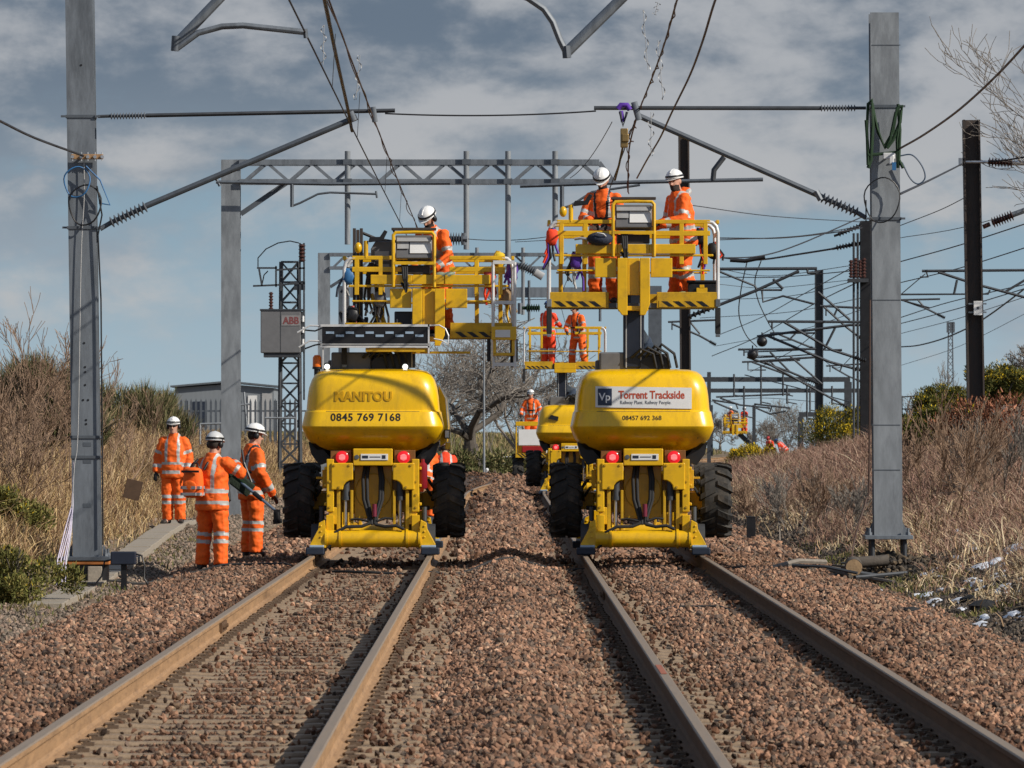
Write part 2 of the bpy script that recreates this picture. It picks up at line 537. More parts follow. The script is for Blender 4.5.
# darker gravel and earth lumps of the cess on both sides
def cess(x0, x1, y0, y1, n, cols, smin=0.02, smax=0.045):
    x = rng.uniform(x0, x1, n); y = rng.uniform(y0, y1, n)
    keep = np.abs(x) < 0.088 * y + 1.0
    x, y = x[keep], y[keep]
    s = rng.uniform(smin, smax, len(x))
    z = ground_h(x, y) + s * rng.uniform(0, 0.5, len(x))
    z = np.where(np.abs(x) < 4.8, np.maximum(z, bed_h(x, y) + s * 0.2), z)
    c = np.array(cols)[rng.integers(0, len(cols), len(x))] * rng.uniform(0.7, 1.25, (len(x), 1))
    return np.stack([x, y, z], 1), s, c
g = [(0.16, 0.13, 0.10), (0.22, 0.17, 0.13), (0.10, 0.08, 0.06), (0.28, 0.2, 0.15)]
q = [cess(-5.9, -4.2, 40, 110, 26000, g), cess(-5.9, -4.0, 98, 170, 16000, g, 0.03, 0.06), cess(4.2, 5.6, 40, 130, 22000, [(0.10, 0.08, 0.06), (0.16, 0.12, 0.09), (0.05, 0.042, 0.035)])]
n = 2600
rx_, ry_ = rng.normal(0, 0.42, n), rng.normal(0, 0.7, n)
hx, hy = 4.75 + rx_, 75.0 + ry_
hz = ground_h(hx, hy) + 0.34 * np.exp(-(rx_ / 0.45) ** 2 - (ry_ / 0.8) ** 2) * rng.uniform(0.1, 1.0, n)
q.append((np.stack([hx, hy, hz], 1), rng.uniform(0.025, 0.07, n), np.array([(0.05, 0.042, 0.035), (0.09, 0.07, 0.05), (0.03, 0.026, 0.022), (0.15, 0.11, 0.07)])[rng.integers(0, 4, n)]))
tag(stones('gravel', *[np.concatenate([a[i] for a in q]) for i in range(3)], STONE), 'dark gravel and earth beside the ballast on both sides', 'gravel', kind='stuff')

# ---- rails
RP = [(-0.070, -0.172), (0.070, -0.172), (0.070, -0.162), (0.022, -0.146), (0.0085, -0.125), (0.0085, -0.055), (0.030, -0.042), (0.0355, -0.032),
      (0.0350, -0.008), (0.027, -0.001), (-0.027, -0.001), (-0.0350, -0.008), (-0.0355, -0.032), (-0.030, -0.042), (-0.0085, -0.055), (-0.0085, -0.125), (-0.022, -0.146), (-0.070, -0.162)]
def make_rail(xc, label, mats):
    yy = list(np.arange(12, 150, 6.0)) + list(np.arange(150, 420, 5.0))
    rings = [[(xc + float(curve_off(y)) + a, y, b) for a, b in RP] for y in yy]
    mb = MB()
    n = len(RP)
    mb.loft(rings)
    k = 0
    for i in range(len(yy) - 1):
        for j in range(n):
            mb.m[k] = 1 if j in (8, 9, 10) else 0
            k += 1
    o = mb.build('rail', mats, origin=(xc, 12, -0.172))
    return tag(o, label, 'rail', 'running rails of the two tracks')
railL1 = make_rail(XL1, 'sunlit rusty rail on the kerb side of the track under the telephone-number machine', [RUST, RAILTOP])
railL2 = make_rail(XL2, 'rusty rail on the inner side of the sleeper-lined track, beside the ballast hump', [RUST, RAILTOP])
railR1 = make_rail(XR1, 'shaded brown rail with a red chalk mark, nearest the ballast hump, under the signed machine', [RUST_SHADE, RAILTOP])
railR2 = make_rail(XR2, 'dark shaded rail on the bramble side of the ballast-filled track', [RUST_SHADE, RAILTOP])
# chalk mark and insulated joint
mk = MB(); mk.b2(-0.020, 0.020, 0, 1.5, 0.0005, 0.003)
o = mk.build('chalk_mark', M('red_chalk', (0.30, 0.10, 0.06), 0.9, var=0.6, scale=25), railR1); o.location = (0, 39.5 - 12, 0.172)
for rr, yj in ((railL1, 52.0), (railR1, 62.0)):
    mb = MB()
    for s in (-1, 1):
        mb.b2(s * 0.012, s * 0.034, -0.45, 0.45, -0.135, -0.05)
        for k in range(4):
            mb.lathe((s * 0.034, -0.33 + 0.22 * k, -0.092), (s, 0, 0), [(0, 0.018), (0.018, 0.018), (0.02, 0.001)], 8)
    o = mb.build('fishplate', RUST_SHADE, rr); o.location = (0, yj - 12, 0.172)

# ---- sleepers
def sleeper_mesh():
    mb = MB()
    st = [(-1.25, 0.18, -0.01), (-1.2, 0.21, -0.002), (-0.55, 0.21, -0.002), (-0.4, 0.18, -0.012), (0.4, 0.18, -0.012), (0.55, 0.21, -0.002), (1.2, 0.21, -0.002), (1.25, 0.18, -0.01)]
    rings = []
    for x, w, t in st:
        rings.append([(x, -w / 2 - 0.03, -0.2), (x, w / 2 + 0.03, -0.2), (x, w / 2, t - 0.015), (x, w / 2 - 0.015, t), (x, -w / 2 + 0.015, t), (x, -w / 2, t - 0.015)])
    mb.loft(rings)
    return mb
def clip_mesh(s):
    mb = MB()
    mb.tube([(0.10 * s, -0.05, -0.004), (0.10 * s, 0.045, 0.004), (0.12 * s, 0.05, 0.022), (0.115 * s, -0.01, 0.032), (0.075 * s, -0.02, 0.028), (0.062 * s, 0.03, 0.018)], 0.009, 5)
    mb.b2(0.085 * s, 0.15 * s, -0.03, 0.03, -0.003, 0.02)
    return mb
sl0 = sleeper_mesh().build('sleeper', SLEEP)
cm = [clip_mesh(-1).build('rail_clip', CLIP, sl0), clip_mesh(1).build('rail_clip', CLIP, sl0)]
cm[0].location = (-0.7525, 0, 0); cm[1].location = (-0.7525, 0, 0)
for s in (0, 1):
    c = cm[s].copy(); COL.objects.link(c); c.parent = sl0; c.location = (0.7525, 0, 0)
NS = 150
first = True
for trk, cxx, lab in ((0, CL, 'concrete sleeper showing its pale top through the ballast between the two sunlit rusty rails'),
                      (1, CR, 'concrete sleeper buried in ballast except beside the two dark rails')):
    for i in range(NS):
        if first:
            o = sl0; first = False
        elif i < 78:
            o = copy_tree(sl0)
        else:
            o = sl0.copy(); COL.objects.link(o)
        o.location = (cxx + random.uniform(-0.012, 0.012), SLEEP_Y0 + i * SLEEP_DY, -0.172)
        o.rotation_euler = (0, 0, random.uniform(-0.006, 0.006))
        tag(o, lab, 'sleeper', 'sleepers of the track with the telephone-number machine' if trk == 0 else 'sleepers of the track with the signed machine')

# ---- hoses laid across both tracks
def laid_hose(y, x0, x1, r, label, amp=0.25):
    pts = []
    for x in np.arange(x0, x1 + 0.01, 0.16):
        yy = y + amp * math.sin(x * 1.3) + 0.08 * math.sin(x * 3.7)
        z = max(float(bed_h(np.array([x]), np.array([yy]))[0]) if abs(x) < 4.7 else -9, gh(x, yy)) + r + 0.03
        if min(abs(x - q) for q in (XL1, XL2, XR1, XR2)) < 0.16:
            z = max(z, -0.15)
        pts.append((x, yy, z))
    mb = MB(); mb.tube(pts, r, 6)
    tag(mb.build('hose', BLKR), label, 'hose', 'black hoses laid across the tracks')
laid_hose(75.2, -5.3, 3.1, 0.018, 'thick black hose lying over the ballast hump just in front of the two nearest machines', 0.9)
laid_hose(112.0, -2.0, 2.6, 0.022, 'thinner black hose over the ballast hump behind the two nearest machines', 0.5)
laid_hose(58.0, 1.3, 2.3, 0.012, 'short black cable on the ballast between the dark rails', 0.1)
# ================================================================== PEOPLE
def remeshed(mb, voxel, smooth=4, crease=0.0, seed=0):
    me = mb.mesh('tmp')
    o = bpy.data.objects.new('tmp', me)
    COL.objects.link(o)
    r = o.modifiers.new('r', 'REMESH'); r.mode = 'VOXEL'; r.voxel_size = voxel
    s = o.modifiers.new('s', 'SMOOTH'); s.factor = 0.5; s.iterations = smooth
    dg = bpy.context.evaluated_depsgraph_get()
    out = bpy.data.meshes.new_from_object(o.evaluated_get(dg))
    bpy.data.objects.remove(o); bpy.data.meshes.remove(me)
    if crease:
        n = len(out.vertices)
        for v in out.vertices:
            p = v.co
            d = mnoise.noise(Vector((p.x * 9 + seed, p.y * 9, p.z * 13))) + 0.6 * mnoise.noise(Vector((p.x * 20, p.y * 20 + seed, p.z * 26)))
            v.co = p + v.normal * d * crease
    out.shade_smooth()
    return out

def seg_param(C, a, b):
    a = np.array(a); b = np.array(b)
    d = b - a
    t = np.clip(((C - a) @ d) / (d @ d), 0, 1)
    dist = np.linalg.norm(C - (a + t[:, None] * d), axis=1)
    return t, dist

def face_centres(me):
    n = len(me.polygons)
    c = np.empty(n * 3, dtype=np.float32)
    me.polygons.foreach_get('center', c)
    return c.reshape(-1, 3)

def set_mats(me, idx):
    me.polygons.foreach_set('material_index', np.ascontiguousarray(idx, dtype=np.int32))
    me.update()

def person(label, loc, rotz, pose=None, cloth=ORG, helmet=HELM, voxel=0.014, scale=1.0, seed=0, group='track workers in orange', glasses=False,
           ears=True, hood=False, harness=False, bulk=1.0, beard=False):
    pose = pose or {}
    root = thing('person', label, 'person', loc, rotz, group)
    root.scale = (scale,) * 3
    lean = Matrix.Rotation(R(-pose.get('lean', 0)), 4, 'X')
    tilt = Matrix.Rotation(R(pose.get('side', 0)), 4, 'Y')
    twist = Matrix.Rotation(R(pose.get('twist', 0)), 4, 'Z')
    hipz = 0.93 - pose.get('drop', 0.0)
    pel = Vector((pose.get('sway', 0.0), pose.get('back', 0.0), hipz))
    TU = Matrix.Translation(pel) @ twist @ tilt @ lean @ Matrix.Translation((0, 0, -0.93))
    U = lambda p: TU @ Vector(p)
    sh = {s: U((s * 0.172, 0, 1.395)) for s in (-1, 1)}
    arms = {}
    for s, key in ((-1, 'armL'), (1, 'armR')):
        e, w = pose.get(key, ((0.25, 0.0, 1.12), (0.25, 0.08, 0.86)))
        arms[s] = (U((s * e[0], e[1], e[2])), U((s * w[0], w[1], w[2])))
    legs = {}
    for s, key in ((-1, 'legL'), (1, 'legR')):
        k, a = pose.get(key, ((0.115, 0.02, 0.49), (0.12, 0.0, 0.09)))
        legs[s] = (pel + Vector((s * 0.095, 0, -0.02)), Vector((s * k[0], k[1], k[2])), Vector((s * a[0], a[1], a[2])))
    neck = U((0, 0.0, 1.47))
    hc = U((0, 0.03, 1.625))
    HR = TU.to_3x3() @ Matrix.Rotation(R(pose.get('yaw', 0)), 3, 'Z') @ Matrix.Rotation(R(-pose.get('pitch', 0)), 3, 'X')
    HT = lambda p: hc + HR @ Vector(p)

    # --- body: one continuous figure
    b = MB()
    hr = []
    for z, rx, ry, yo in ((-0.125, 0.028, 0.03, 0.055), (-0.105, 0.045, 0.052, 0.04), (-0.06, 0.062, 0.08, 0.012), (-0.01, 0.072, 0.092, 0.0), (0.04, 0.076, 0.097, -0.006), (0.085, 0.066, 0.085, -0.01), (0.11, 0.03, 0.045, -0.012)):
        hr.append([HT((rx * math.cos(2 * math.pi * j / 14), yo + ry * math.sin(2 * math.pi * j / 14), z)) for j in range(14)])
    b.loft(hr)
    b.tube([HT((0, 0.085, 0.02)), HT((0, 0.112, -0.035)), HT((0, 0.085, -0.045))], [0.008, 0.017, 0.012], 6)       # nose
    b.ellip(HT((0, 0.075, -0.075)), 0.026, 0.016, 0.010)                                                             # lips
    b.ellip(HT((0, 0.085, 0.03)), 0.05, 0.012, 0.010)                                                                # brow
    for s in (-1, 1):
        b.ellip(HT((s * 0.077, -0.005, -0.01)), 0.012, 0.02, 0.033, 8, 6)
    b.tube([U((0, -0.01, 1.40)), HT((0, -0.01, -0.05))], [0.068, 0.056], 10)
    def trunk(mb, rings):
        rr = []
        for z, rx, ry, yo in rings:
            rr.append([U((rx * math.cos(2 * math.pi * j / 18), yo + ry * math.sin(2 * math.pi * j / 18), z)) for j in range(18)])
        mb.loft(rr)
    trunk(b, [(0.86, 0.14, 0.10, 0), (0.95, 0.165, 0.11, 0), (1.08, 0.14, 0.10, 0), (1.25, 0.165, 0.115, 0), (1.38, 0.16, 0.10, 0), (1.45, 0.09, 0.07, 0)])
    for s in (-1, 1):
        e, w = arms[s]
        b.tube([sh[s], e, w], [0.058, 0.043, 0.030], 8)
        hd = (w - e).normalized()
        side = hd.cross(Vector((0, 0, 1)))
        side = side.normalized() if side.length > 0.2 else Vector((1, 0, 0))
        nrm = side.cross(hd).normalized()
        palm = w + hd * 0.055
        rotm = Matrix((side, hd, nrm)).transposed()
        b.ellip(palm, 0.042, 0.055, 0.018, 10, 6, rot=rotm)
        for k in range(4):
            o = palm + side * (-0.030 + 0.020 * k) + hd * 0.035
            L = (0.06, 0.075, 0.07, 0.052)[k]
            curl = pose.get('grip', 0.45)
            p1 = o + hd * L * 0.5 - nrm * L * 0.2 * curl
            p2 = p1 + (hd * (1 - curl) - nrm * curl).normalized() * L * 0.55
            b.tube([o, p1, p2], [0.010, 0.009, 0.007], 6)
        o = palm - hd * 0.025 + side * (-s * 0.034)
        b.tube([o, o + side * (-s * 0.025) + hd * 0.035 - nrm * 0.01, o + side * (-s * 0.02) + hd * 0.07 - nrm * 0.022], [0.014, 0.011, 0.008], 6)
        h0, k, a = legs[s]
        b.tube([h0, k, a + Vector((0, 0, 0.0))], [0.085, 0.058, 0.04], 8)
        b.tube([a + Vector((0, -0.03, -0.03)), a + Vector((0, 0.12, -0.05))], [0.035, 0.03], 8)
    me = remeshed(b, voxel * 0.75, 2)
    C = face_centres(me)
    D = np.array([list(HR.transposed() @ (Vector(c) - hc)) for c in C])
    gl = np.zeros(len(C), int)
    if pose.get('gloves', True):
        for s in (-1, 1):
            w = np.array(arms[s][1])
            e = np.array(arms[s][0])
            d = (w - e) / np.linalg.norm(w - e)
            gl[(np.linalg.norm(C - w, axis=1) < 0.24) & (((C - w) @ d) > -0.02)] = 1
    if beard:
        gl[(D[:, 2] < -0.045) & (D[:, 2] > -0.14) & (D[:, 1] > 0.0) & (np.abs(D[:, 0]) < 0.09)] = 2
    set_mats(me, gl)
    body = link_mesh('body', me, [SKIN, BLKR, HAIR], root)
    ey = MB()
    for s in (-1, 1):
        ey.ellip(HT((s * 0.031, 0.086, 0.004)), 0.014, 0.008, 0.008, 8, 6)
    ey.build('eyes', HAIR, root, smooth=60)
    if glasses:
        g = MB()
        for s in (-1, 1):
            g.ellip(HT((s * 0.034, 0.098, 0.004)), 0.028, 0.007, 0.019, 10, 6)
            g.tube([HT((s * 0.06, 0.09, 0.008)), HT((s * 0.08, 0.0, 0.008))], 0.004, 5)
        g.build('goggles', BLK, root, smooth=60)
    # hair below the helmet
    hm = MB()
    hm.ellip(HT((0, -0.028, 0.0)), 0.078, 0.078, 0.085, 12, 8, rot=HR)
    hm.build('hair', HAIR, root, smooth=80)

    # --- jacket
    j = MB()
    B = bulk
    trunk(j, [(0.76, 0.20 * B, 0.15 * B, 0), (0.80, 0.215 * B, 0.16 * B, 0), (0.95, 0.205 * B, 0.155 * B, 0), (1.06, 0.20 * B, 0.15 * B, 0), (1.22, 0.205 * B, 0.155 * B, 0), (1.36, 0.185, 0.14, 0), (1.43, 0.145, 0.115, -0.005), (1.47, 0.10, 0.095, -0.005), (1.505, 0.085, 0.09, 0.0)])
    for s in (-1, 1):
        e, w = arms[s]
        j.ellip(sh[s] + Vector((0, 0, -0.01)), 0.072, 0.078, 0.072)
        mid = (sh[s] + e) / 2
        j.tube([sh[s], mid, e, (e + w) / 2, w], [0.074 * B, 0.075 * B, 0.069 * B, 0.066 * B, 0.056 * B], 10)
        j.ellip(e, 0.070 * B, 0.070 * B, 0.070 * B)
    if hood:
        j.ellip(U((0, -0.11, 1.46)), 0.12, 0.07, 0.08)
    me = remeshed(j, voxel, 3, 0.014, seed)
    C = face_centres(me)
    inv = np.array(TU.inverted())
    L = C @ inv[:3, :3].T + inv[:3, 3]
    idx = np.zeros(len(C), int)
    dt = seg_param(C, U((0, 0, 0.8)), U((0, 0, 1.4)))[1]
    best = np.full(len(C), 9.0); bt = np.zeros(len(C)); bk = np.zeros(len(C), int)
    for s in (-1, 1):
        e, w = arms[s]
        for k, (a, c) in enumerate(((sh[s], e), (e, w))):
            t, d = seg_param(C, a, c)
            u = d < best
            best = np.where(u, d, best); bt = np.where(u, t, bt); bk = np.where(u, k, bk)
    arm = (best < 0.125) & ((best < dt * 0.75) | (np.abs(L[:, 0]) > 0.235))
    idx[arm & (bk == 0) & (bt > 0.62) & (bt < 0.80)] = 1
    idx[arm & (bk == 1) & (bt > 0.52) & (bt < 0.74)] = 1
    tr = ~arm
    for z0, z1 in ((0.985, 1.035),) + (((0.835, 0.885),) if pose.get('twoband', True) else ()):
        idx[tr & (L[:, 2] > z0) & (L[:, 2] < z1)] = 1
    idx[tr & (np.abs(np.abs(L[:, 0]) - 0.105) < 0.024) & (L[:, 2] > 1.03)] = 1
    if harness:
        idx[tr & (np.abs(np.abs(L[:, 0]) - 0.055 - 0.09 * (L[:, 2] - 1.0)) < 0.016) & (L[:, 2] > 0.93)] = 2
        idx[tr & (np.abs(L[:, 2] - 1.13) < 0.02)] = 2
    set_mats(me, idx)
    link_mesh('jacket', me, [cloth, REFL, BLK], root)

    # --- trousers
    t = MB()
    t.ellip(pel + Vector((0, 0, 0.02)), 0.195 * B, 0.155 * B, 0.16)
    for s in (-1, 1):
        h0, k, a = legs[s]
        t.tube([h0 + Vector((0, 0, 0.02)), (h0 + k) / 2, k, (k + a) / 2, a + Vector((0, 0, -0.025))], [0.118, 0.112, 0.098, 0.096, 0.092], 12)
    me = remeshed(t, voxel, 3, 0.015, seed + 5)
    C = face_centres(me)
    idx = np.zeros(len(C), int)
    best = np.full(len(C), 9.0); bt = np.zeros(len(C)); bk = np.zeros(len(C), int)
    for s in (-1, 1):
        h0, k, a = legs[s]
        for q, (u0, u1) in enumerate(((h0, k), (k, a))):
            tt, d = seg_param(C, u0, u1)
            u = d < best
            best = np.where(u, d, best); bt = np.where(u, tt, bt); bk = np.where(u, q, bk)
    idx[(bk == 1) & (bt > 0.02) & (bt < 0.14)] = 1
    idx[(bk == 1) & (bt > 0.26) & (bt < 0.38)] = 1
    set_mats(me, idx)
    link_mesh('trousers', me, [cloth, REFL], root)
    for s in (-1, 1):
        h0, k, a = legs[s]
        bo = MB()
        d = Vector((s * 0.25, 1, 0)).normalized()
        bo.tube([a + Vector((0, 0, 0.06)), a + Vector((0, 0, -0.05))], [0.062, 0.064], 10)
        bo.loft([[a + d * y + Vector((w * math.cos(q), 0, -0.088 + max(h * (0.5 + 0.5 * math.sin(q)), 0))) for q in [2 * math.pi * i / 10 for i in range(10)]]
                 for y, w, h in ((-0.075, 0.035, 0.07), (-0.03, 0.05, 0.11), (0.05, 0.052, 0.10), (0.13, 0.052, 0.065), (0.185, 0.03, 0.045))])
        bo.build('boot', BOOT, root, smooth=60)

    # --- helmet
    h = MB()
    rings = []
    for i in range(9):
        th = math.pi / 2 * i / 8
        rx, ry, z = 0.112 * math.cos(th), 0.138 * math.cos(th), 0.045 + 0.118 * math.sin(th)
        rings.append([HT((max(rx, .002) * math.cos(2 * math.pi * q / 20), -0.008 + max(ry, .002) * math.sin(2 * math.pi * q / 20), z)) for q in range(20)])
    h.loft(rings)
    rim = []
    for z, gsc in ((0.046, 1.0), (0.040, 1.0)):
        rg = []
        for q in range(20):
            an = 2 * math.pi * q / 20
            ext = 1.04 + 0.24 * max(0, math.sin(an)) ** 3
            rg.append(HT((0.112 * 1.03 * math.cos(an), -0.008 + 0.138 * ext * math.sin(an), z - 0.02 * max(0, math.sin(an)) ** 3)))
        rim.append(rg)
    h.loft(rim)
    h.tube([HT((0, -0.125, 0.09)), HT((0, -0.075, 0.138)), HT((0, -0.01, 0.156)), HT((0, 0.05, 0.147)), HT((0, 0.105, 0.112))], 0.012, 6)
    hob = h.build('helmet', helmet, root, smooth=50)
    bd = MB()
    rg = []
    for z, k in ((0.058, 1.035), (0.082, 1.0)):
        rg.append([HT((0.113 * k * math.cos(2 * math.pi * q / 20), -0.008 + 0.139 * k * math.sin(2 * math.pi * q / 20), z)) for q in range(20)])
    bd.loft(rg)
    bd.build('band', BLK, hob, smooth=60)
    if ears:
        for s in (-1, 1):
            em = MB()
            em.ellip(HT((s * 0.098, -0.005, -0.012)), 0.026, 0.036, 0.046, 10, 8, rot=HR)
            em.tube([HT((s * 0.11, 0, 0.02)), HT((s * 0.118, 0, 0.07))], 0.008, 5)
            em.build('ear_defender', BLK, root, smooth=60)
    return root, dict(arms=arms, U=U, HT=HT, pel=pel, root=root)
# ================================================================== ROAD-RAIL ACCESS PLATFORMS
def tyre_mesh(r=0.485, w=0.375, lugs=15, sgn=1):
    mb = MB()
    hw = w / 2
    prof = [(-hw + 0.04, r * 0.60), (-hw, r * 0.70), (-hw, r * 0.86), (-hw + 0.035, r * 0.93), (-hw * 0.5, r * 0.945), (hw * 0.5, r * 0.945), (hw - 0.035, r * 0.93), (hw, r * 0.86), (hw, r * 0.70), (hw - 0.04, r * 0.60)]
    mb.lathe((0, 0, 0), (1, 0, 0), prof, 36)
    for k in range(lugs):
        for s in (-1, 1):
            a0 = 2 * math.pi * (k + (0.25 if s > 0 else -0.25)) / lugs
            pts = []
            for q in range(4):
                t = q / 3
                x = s * (0.015 + t * (hw + 0.004))
                a = a0 + sgn * 0.20 * t
                pts.append((x, a, r * (0.94 if t < 0.9 else 0.90)))
            dw = 0.075
            rings = []
            for x, a, rr in pts:
                ring = []
                for da, dr in ((-dw * 1.25, -0.03), (-dw, r * 0.062), (dw, r * 0.062), (dw * 1.25, -0.03)):
                    ring.append((x, (rr + dr) * math.cos(a + da), (rr + dr) * math.sin(a + da)))
                rings.append(ring)
            mb.loft(rings)
    return mb

TYRE_ME = None
def wheel(root, x, y, z, r=0.485, w=0.375):
    global TYRE_ME
    s = 1 if x > 0 else -1
    rim = MB()
    rim.lathe((0, 0, 0), (s, 0, 0), [(-0.15, r * 0.60), (-0.17, r * 0.62), (0.17, r * 0.62), (0.15, r * 0.58), (0.05, r * 0.5), (0.03, 0.16), (0.09, 0.14), (0.10, 0.02)], 24)
    for k in range(8):
        a = 2 * math.pi * k / 8
        rim.lathe((s * 0.05, 0.2 * math.cos(a), 0.2 * math.sin(a)), (s, 0, 0), [(0, 0.018), (0.02, 0.018)], 6)
    o = rim.build('wheel', YELW, root, smooth=40)
    o.location = (x, y, z)
    t = tyre_mesh(r, w).build('tyre', TYRE, o)
    return o

def rail_wheel(mb, x, y, z, s):
    mb.lathe((x, y, z), (s, 0, 0), [(-0.075, 0.02), (-0.075, 0.235), (-0.055, 0.235), (-0.04, 0.205), (0.05, 0.20), (0.05, 0.02)], 24)

def rail_gear(root, y, front=False):
    """rail axle with its lifting arms, at local y"""
    d = -1 if not front else 1
    g = MB()
    g.tube([(-0.585, y, 0.215), (0.60, y, 0.215)], 0.112, 18)
    for x in (-0.60, -0.42, 0.44, 0.60):
        g.lathe((x - 0.015, y, 0.215), (1, 0, 0), [(0, 0.04), (0, 0.128), (0.03, 0.128), (0.03, 0.04)], 18)
    axle = g.build('rail_axle', YEL, root, smooth=40)
    for s in (-1, 1):
        a = MB()
        a.prism([(s * 0.60, 0.10), (s * 0.80, 0.10), (s * 0.805, 0.145), (s * 0.70, 0.34), (s * 0.69, 0.42), (s * 0.615, 0.46), (s * 0.60, 0.30)], y - 0.10, y + 0.16)
        a.b2(s * 0.50, s * 0.60, y - 0.02, y + 0.12, 0.22, 0.52)
        for k in range(3):
            a.lathe((s * 0.665, y - 0.10, 0.24 + 0.07 * k), (0, -1, 0), [(0, 0.014), (0.012, 0.014), (0.013, 0.001)], 8)
        arm = a.build('rail_wheel_arm', YEL, axle, bevel=0.008)
        c = MB()
        c.b2(s * 0.62, s * 0.86, y - 0.16, y + 0.10, 0.012, 0.105)
        c.build('rail_guard', DBLUE, axle, bevel=0.015)
        c = MB()
        c.b2(s * 0.625, s * 0.81, y - 0.155, y - 0.02, 0.106, 0.135)
        c.build('step_plate', LBLUE, axle, bevel=0.005)
        w = MB()
        rail_wheel(w, s * 0.75, y + 0.34, 0.20, s)
        w.build('rail_wheel', STEEL, axle, smooth=40)
        # lift frame and ram
        f = MB()
        f.b2(s * 0.42, s * 0.465, y + 0.02, y + 0.159, 0.28, 0.84)
        f.b2(s * 0.255, s * 0.29, y + 0.04, y + 0.2, 0.28, 0.84)
        f.b2(s * 0.40, s * 0.53, y + 0.16, y + 0.22, 0.30, 0.84)
        f.tube([(s * 0.24, y + 0.08, 0.33), (s * 0.46, y + 0.08, 0.33)], 0.03, 10)
        f.build('lift_frame', YELW, root, bevel=0.006)
        r = MB(); r.tube([(s * 0.35, y + 0.09, 0.34), (s * 0.35, y + 0.09, 0.74)], 0.024, 12)
        rod = r.build('ram', SILV, root, smooth=40)
        r = MB(); r.tube([(s * 0.35, y + 0.09, 0.74), (s * 0.35, y + 0.09, 1.0)], 0.048, 12)
        r.tube([(s * 0.35, y + 0.09, 0.71), (s * 0.35, y + 0.09, 0.76)], 0.056, 12)
        r.build('ram_barrel', STEEL, rod, smooth=40)
    return axle

LEVELS = [(1.30, .52, .60), (1.33, .66, .42), (1.40, .76, .26), (1.50, .855, .06), (1.62, .905, -.065), (1.66, .912, -.085), (1.70, .905, -.08), (1.80, .885, -.045),
          (1.845, .878, -.03), (1.852, .868, 0.0), (1.87, .858, .012), (1.90, .855, .012), (2.05, .842, .012), (2.16, .825, .02), (2.26, .79, .05), (2.32, .755, .09), (2.365, .70, .16), (2.392, .60, .30), (2.40, .45, .50)]
def turret_ring(z, w, yr, yf=2.7, rc=0.24, bow=0.05):
    pts = []
    r = min(rc, w * 0.45)
    # rear edge from -x to +x, then round the front
    for i in range(13):
        x = -(w - r) + 2 * (w - r) * i / 12
        pts.append((x, yr + bow * (x / w) ** 2, z))
    ye = yr + bow * ((w - r) / w) ** 2
    for i in range(1, 7):
        a = -math.pi / 2 + math.pi / 2 * i / 6
        pts.append((w - r + r * math.cos(a), ye + r + r * math.sin(a), z))
    for i in range(5):
        a = math.pi / 2 * i / 4
        pts.append((w - r + r * math.cos(a), yf - r + r * math.sin(a), z))
    for i in range(5):
        a = math.pi / 2 + math.pi / 2 * i / 4
        pts.append((-(w - r) + r * math.cos(a), yf - r + r * math.sin(a), z))
    for i in range(0, 6):
        a = math.pi + math.pi / 2 * i / 6
        pts.append((-(w - r) + r * math.cos(a), ye + r + r * math.sin(a), z))
    return pts

def surf_y(x, z, bow=0.05):
    zs = [q[0] for q in LEVELS]
    return float(np.interp(z, zs, [q[2] for q in LEVELS]) + bow * (x / np.interp(z, zs, [q[1] for q in LEVELS])) ** 2)

def conform(o, off, zfix=None):
    """lay a flat upright mesh on the curved rear of the body"""
    me = o.data
    me.transform(o.matrix_basis)
    o.matrix_basis = Matrix.Identity(4)
    for v in me.vertices:
        v.co.y += surf_y(v.co.x, zfix if zfix is not None else v.co.z) - off
    me.update()
    return o

def hazard(mb_y, mb_k, x0, x1, y, z0, z1, step=0.095):
    """yellow strip with slanted black bars, proud of the plate behind it"""
    mb_y.b2(x0, x1, y - 0.004, y, z0, z1)
    n = int((x1 - x0) / (step * 2))
    for k in range(n):
        a = x0 + 0.03 + k * step * 2
        h = z1 - z0
        mb_k.prism([(a + h * 1.1, z0 + 0.008), (a + h * 1.1 + step, z0 + 0.008), (a + step, z1 - 0.008), (a, z1 - 0.008)], y - 0.007, y - 0.0045)

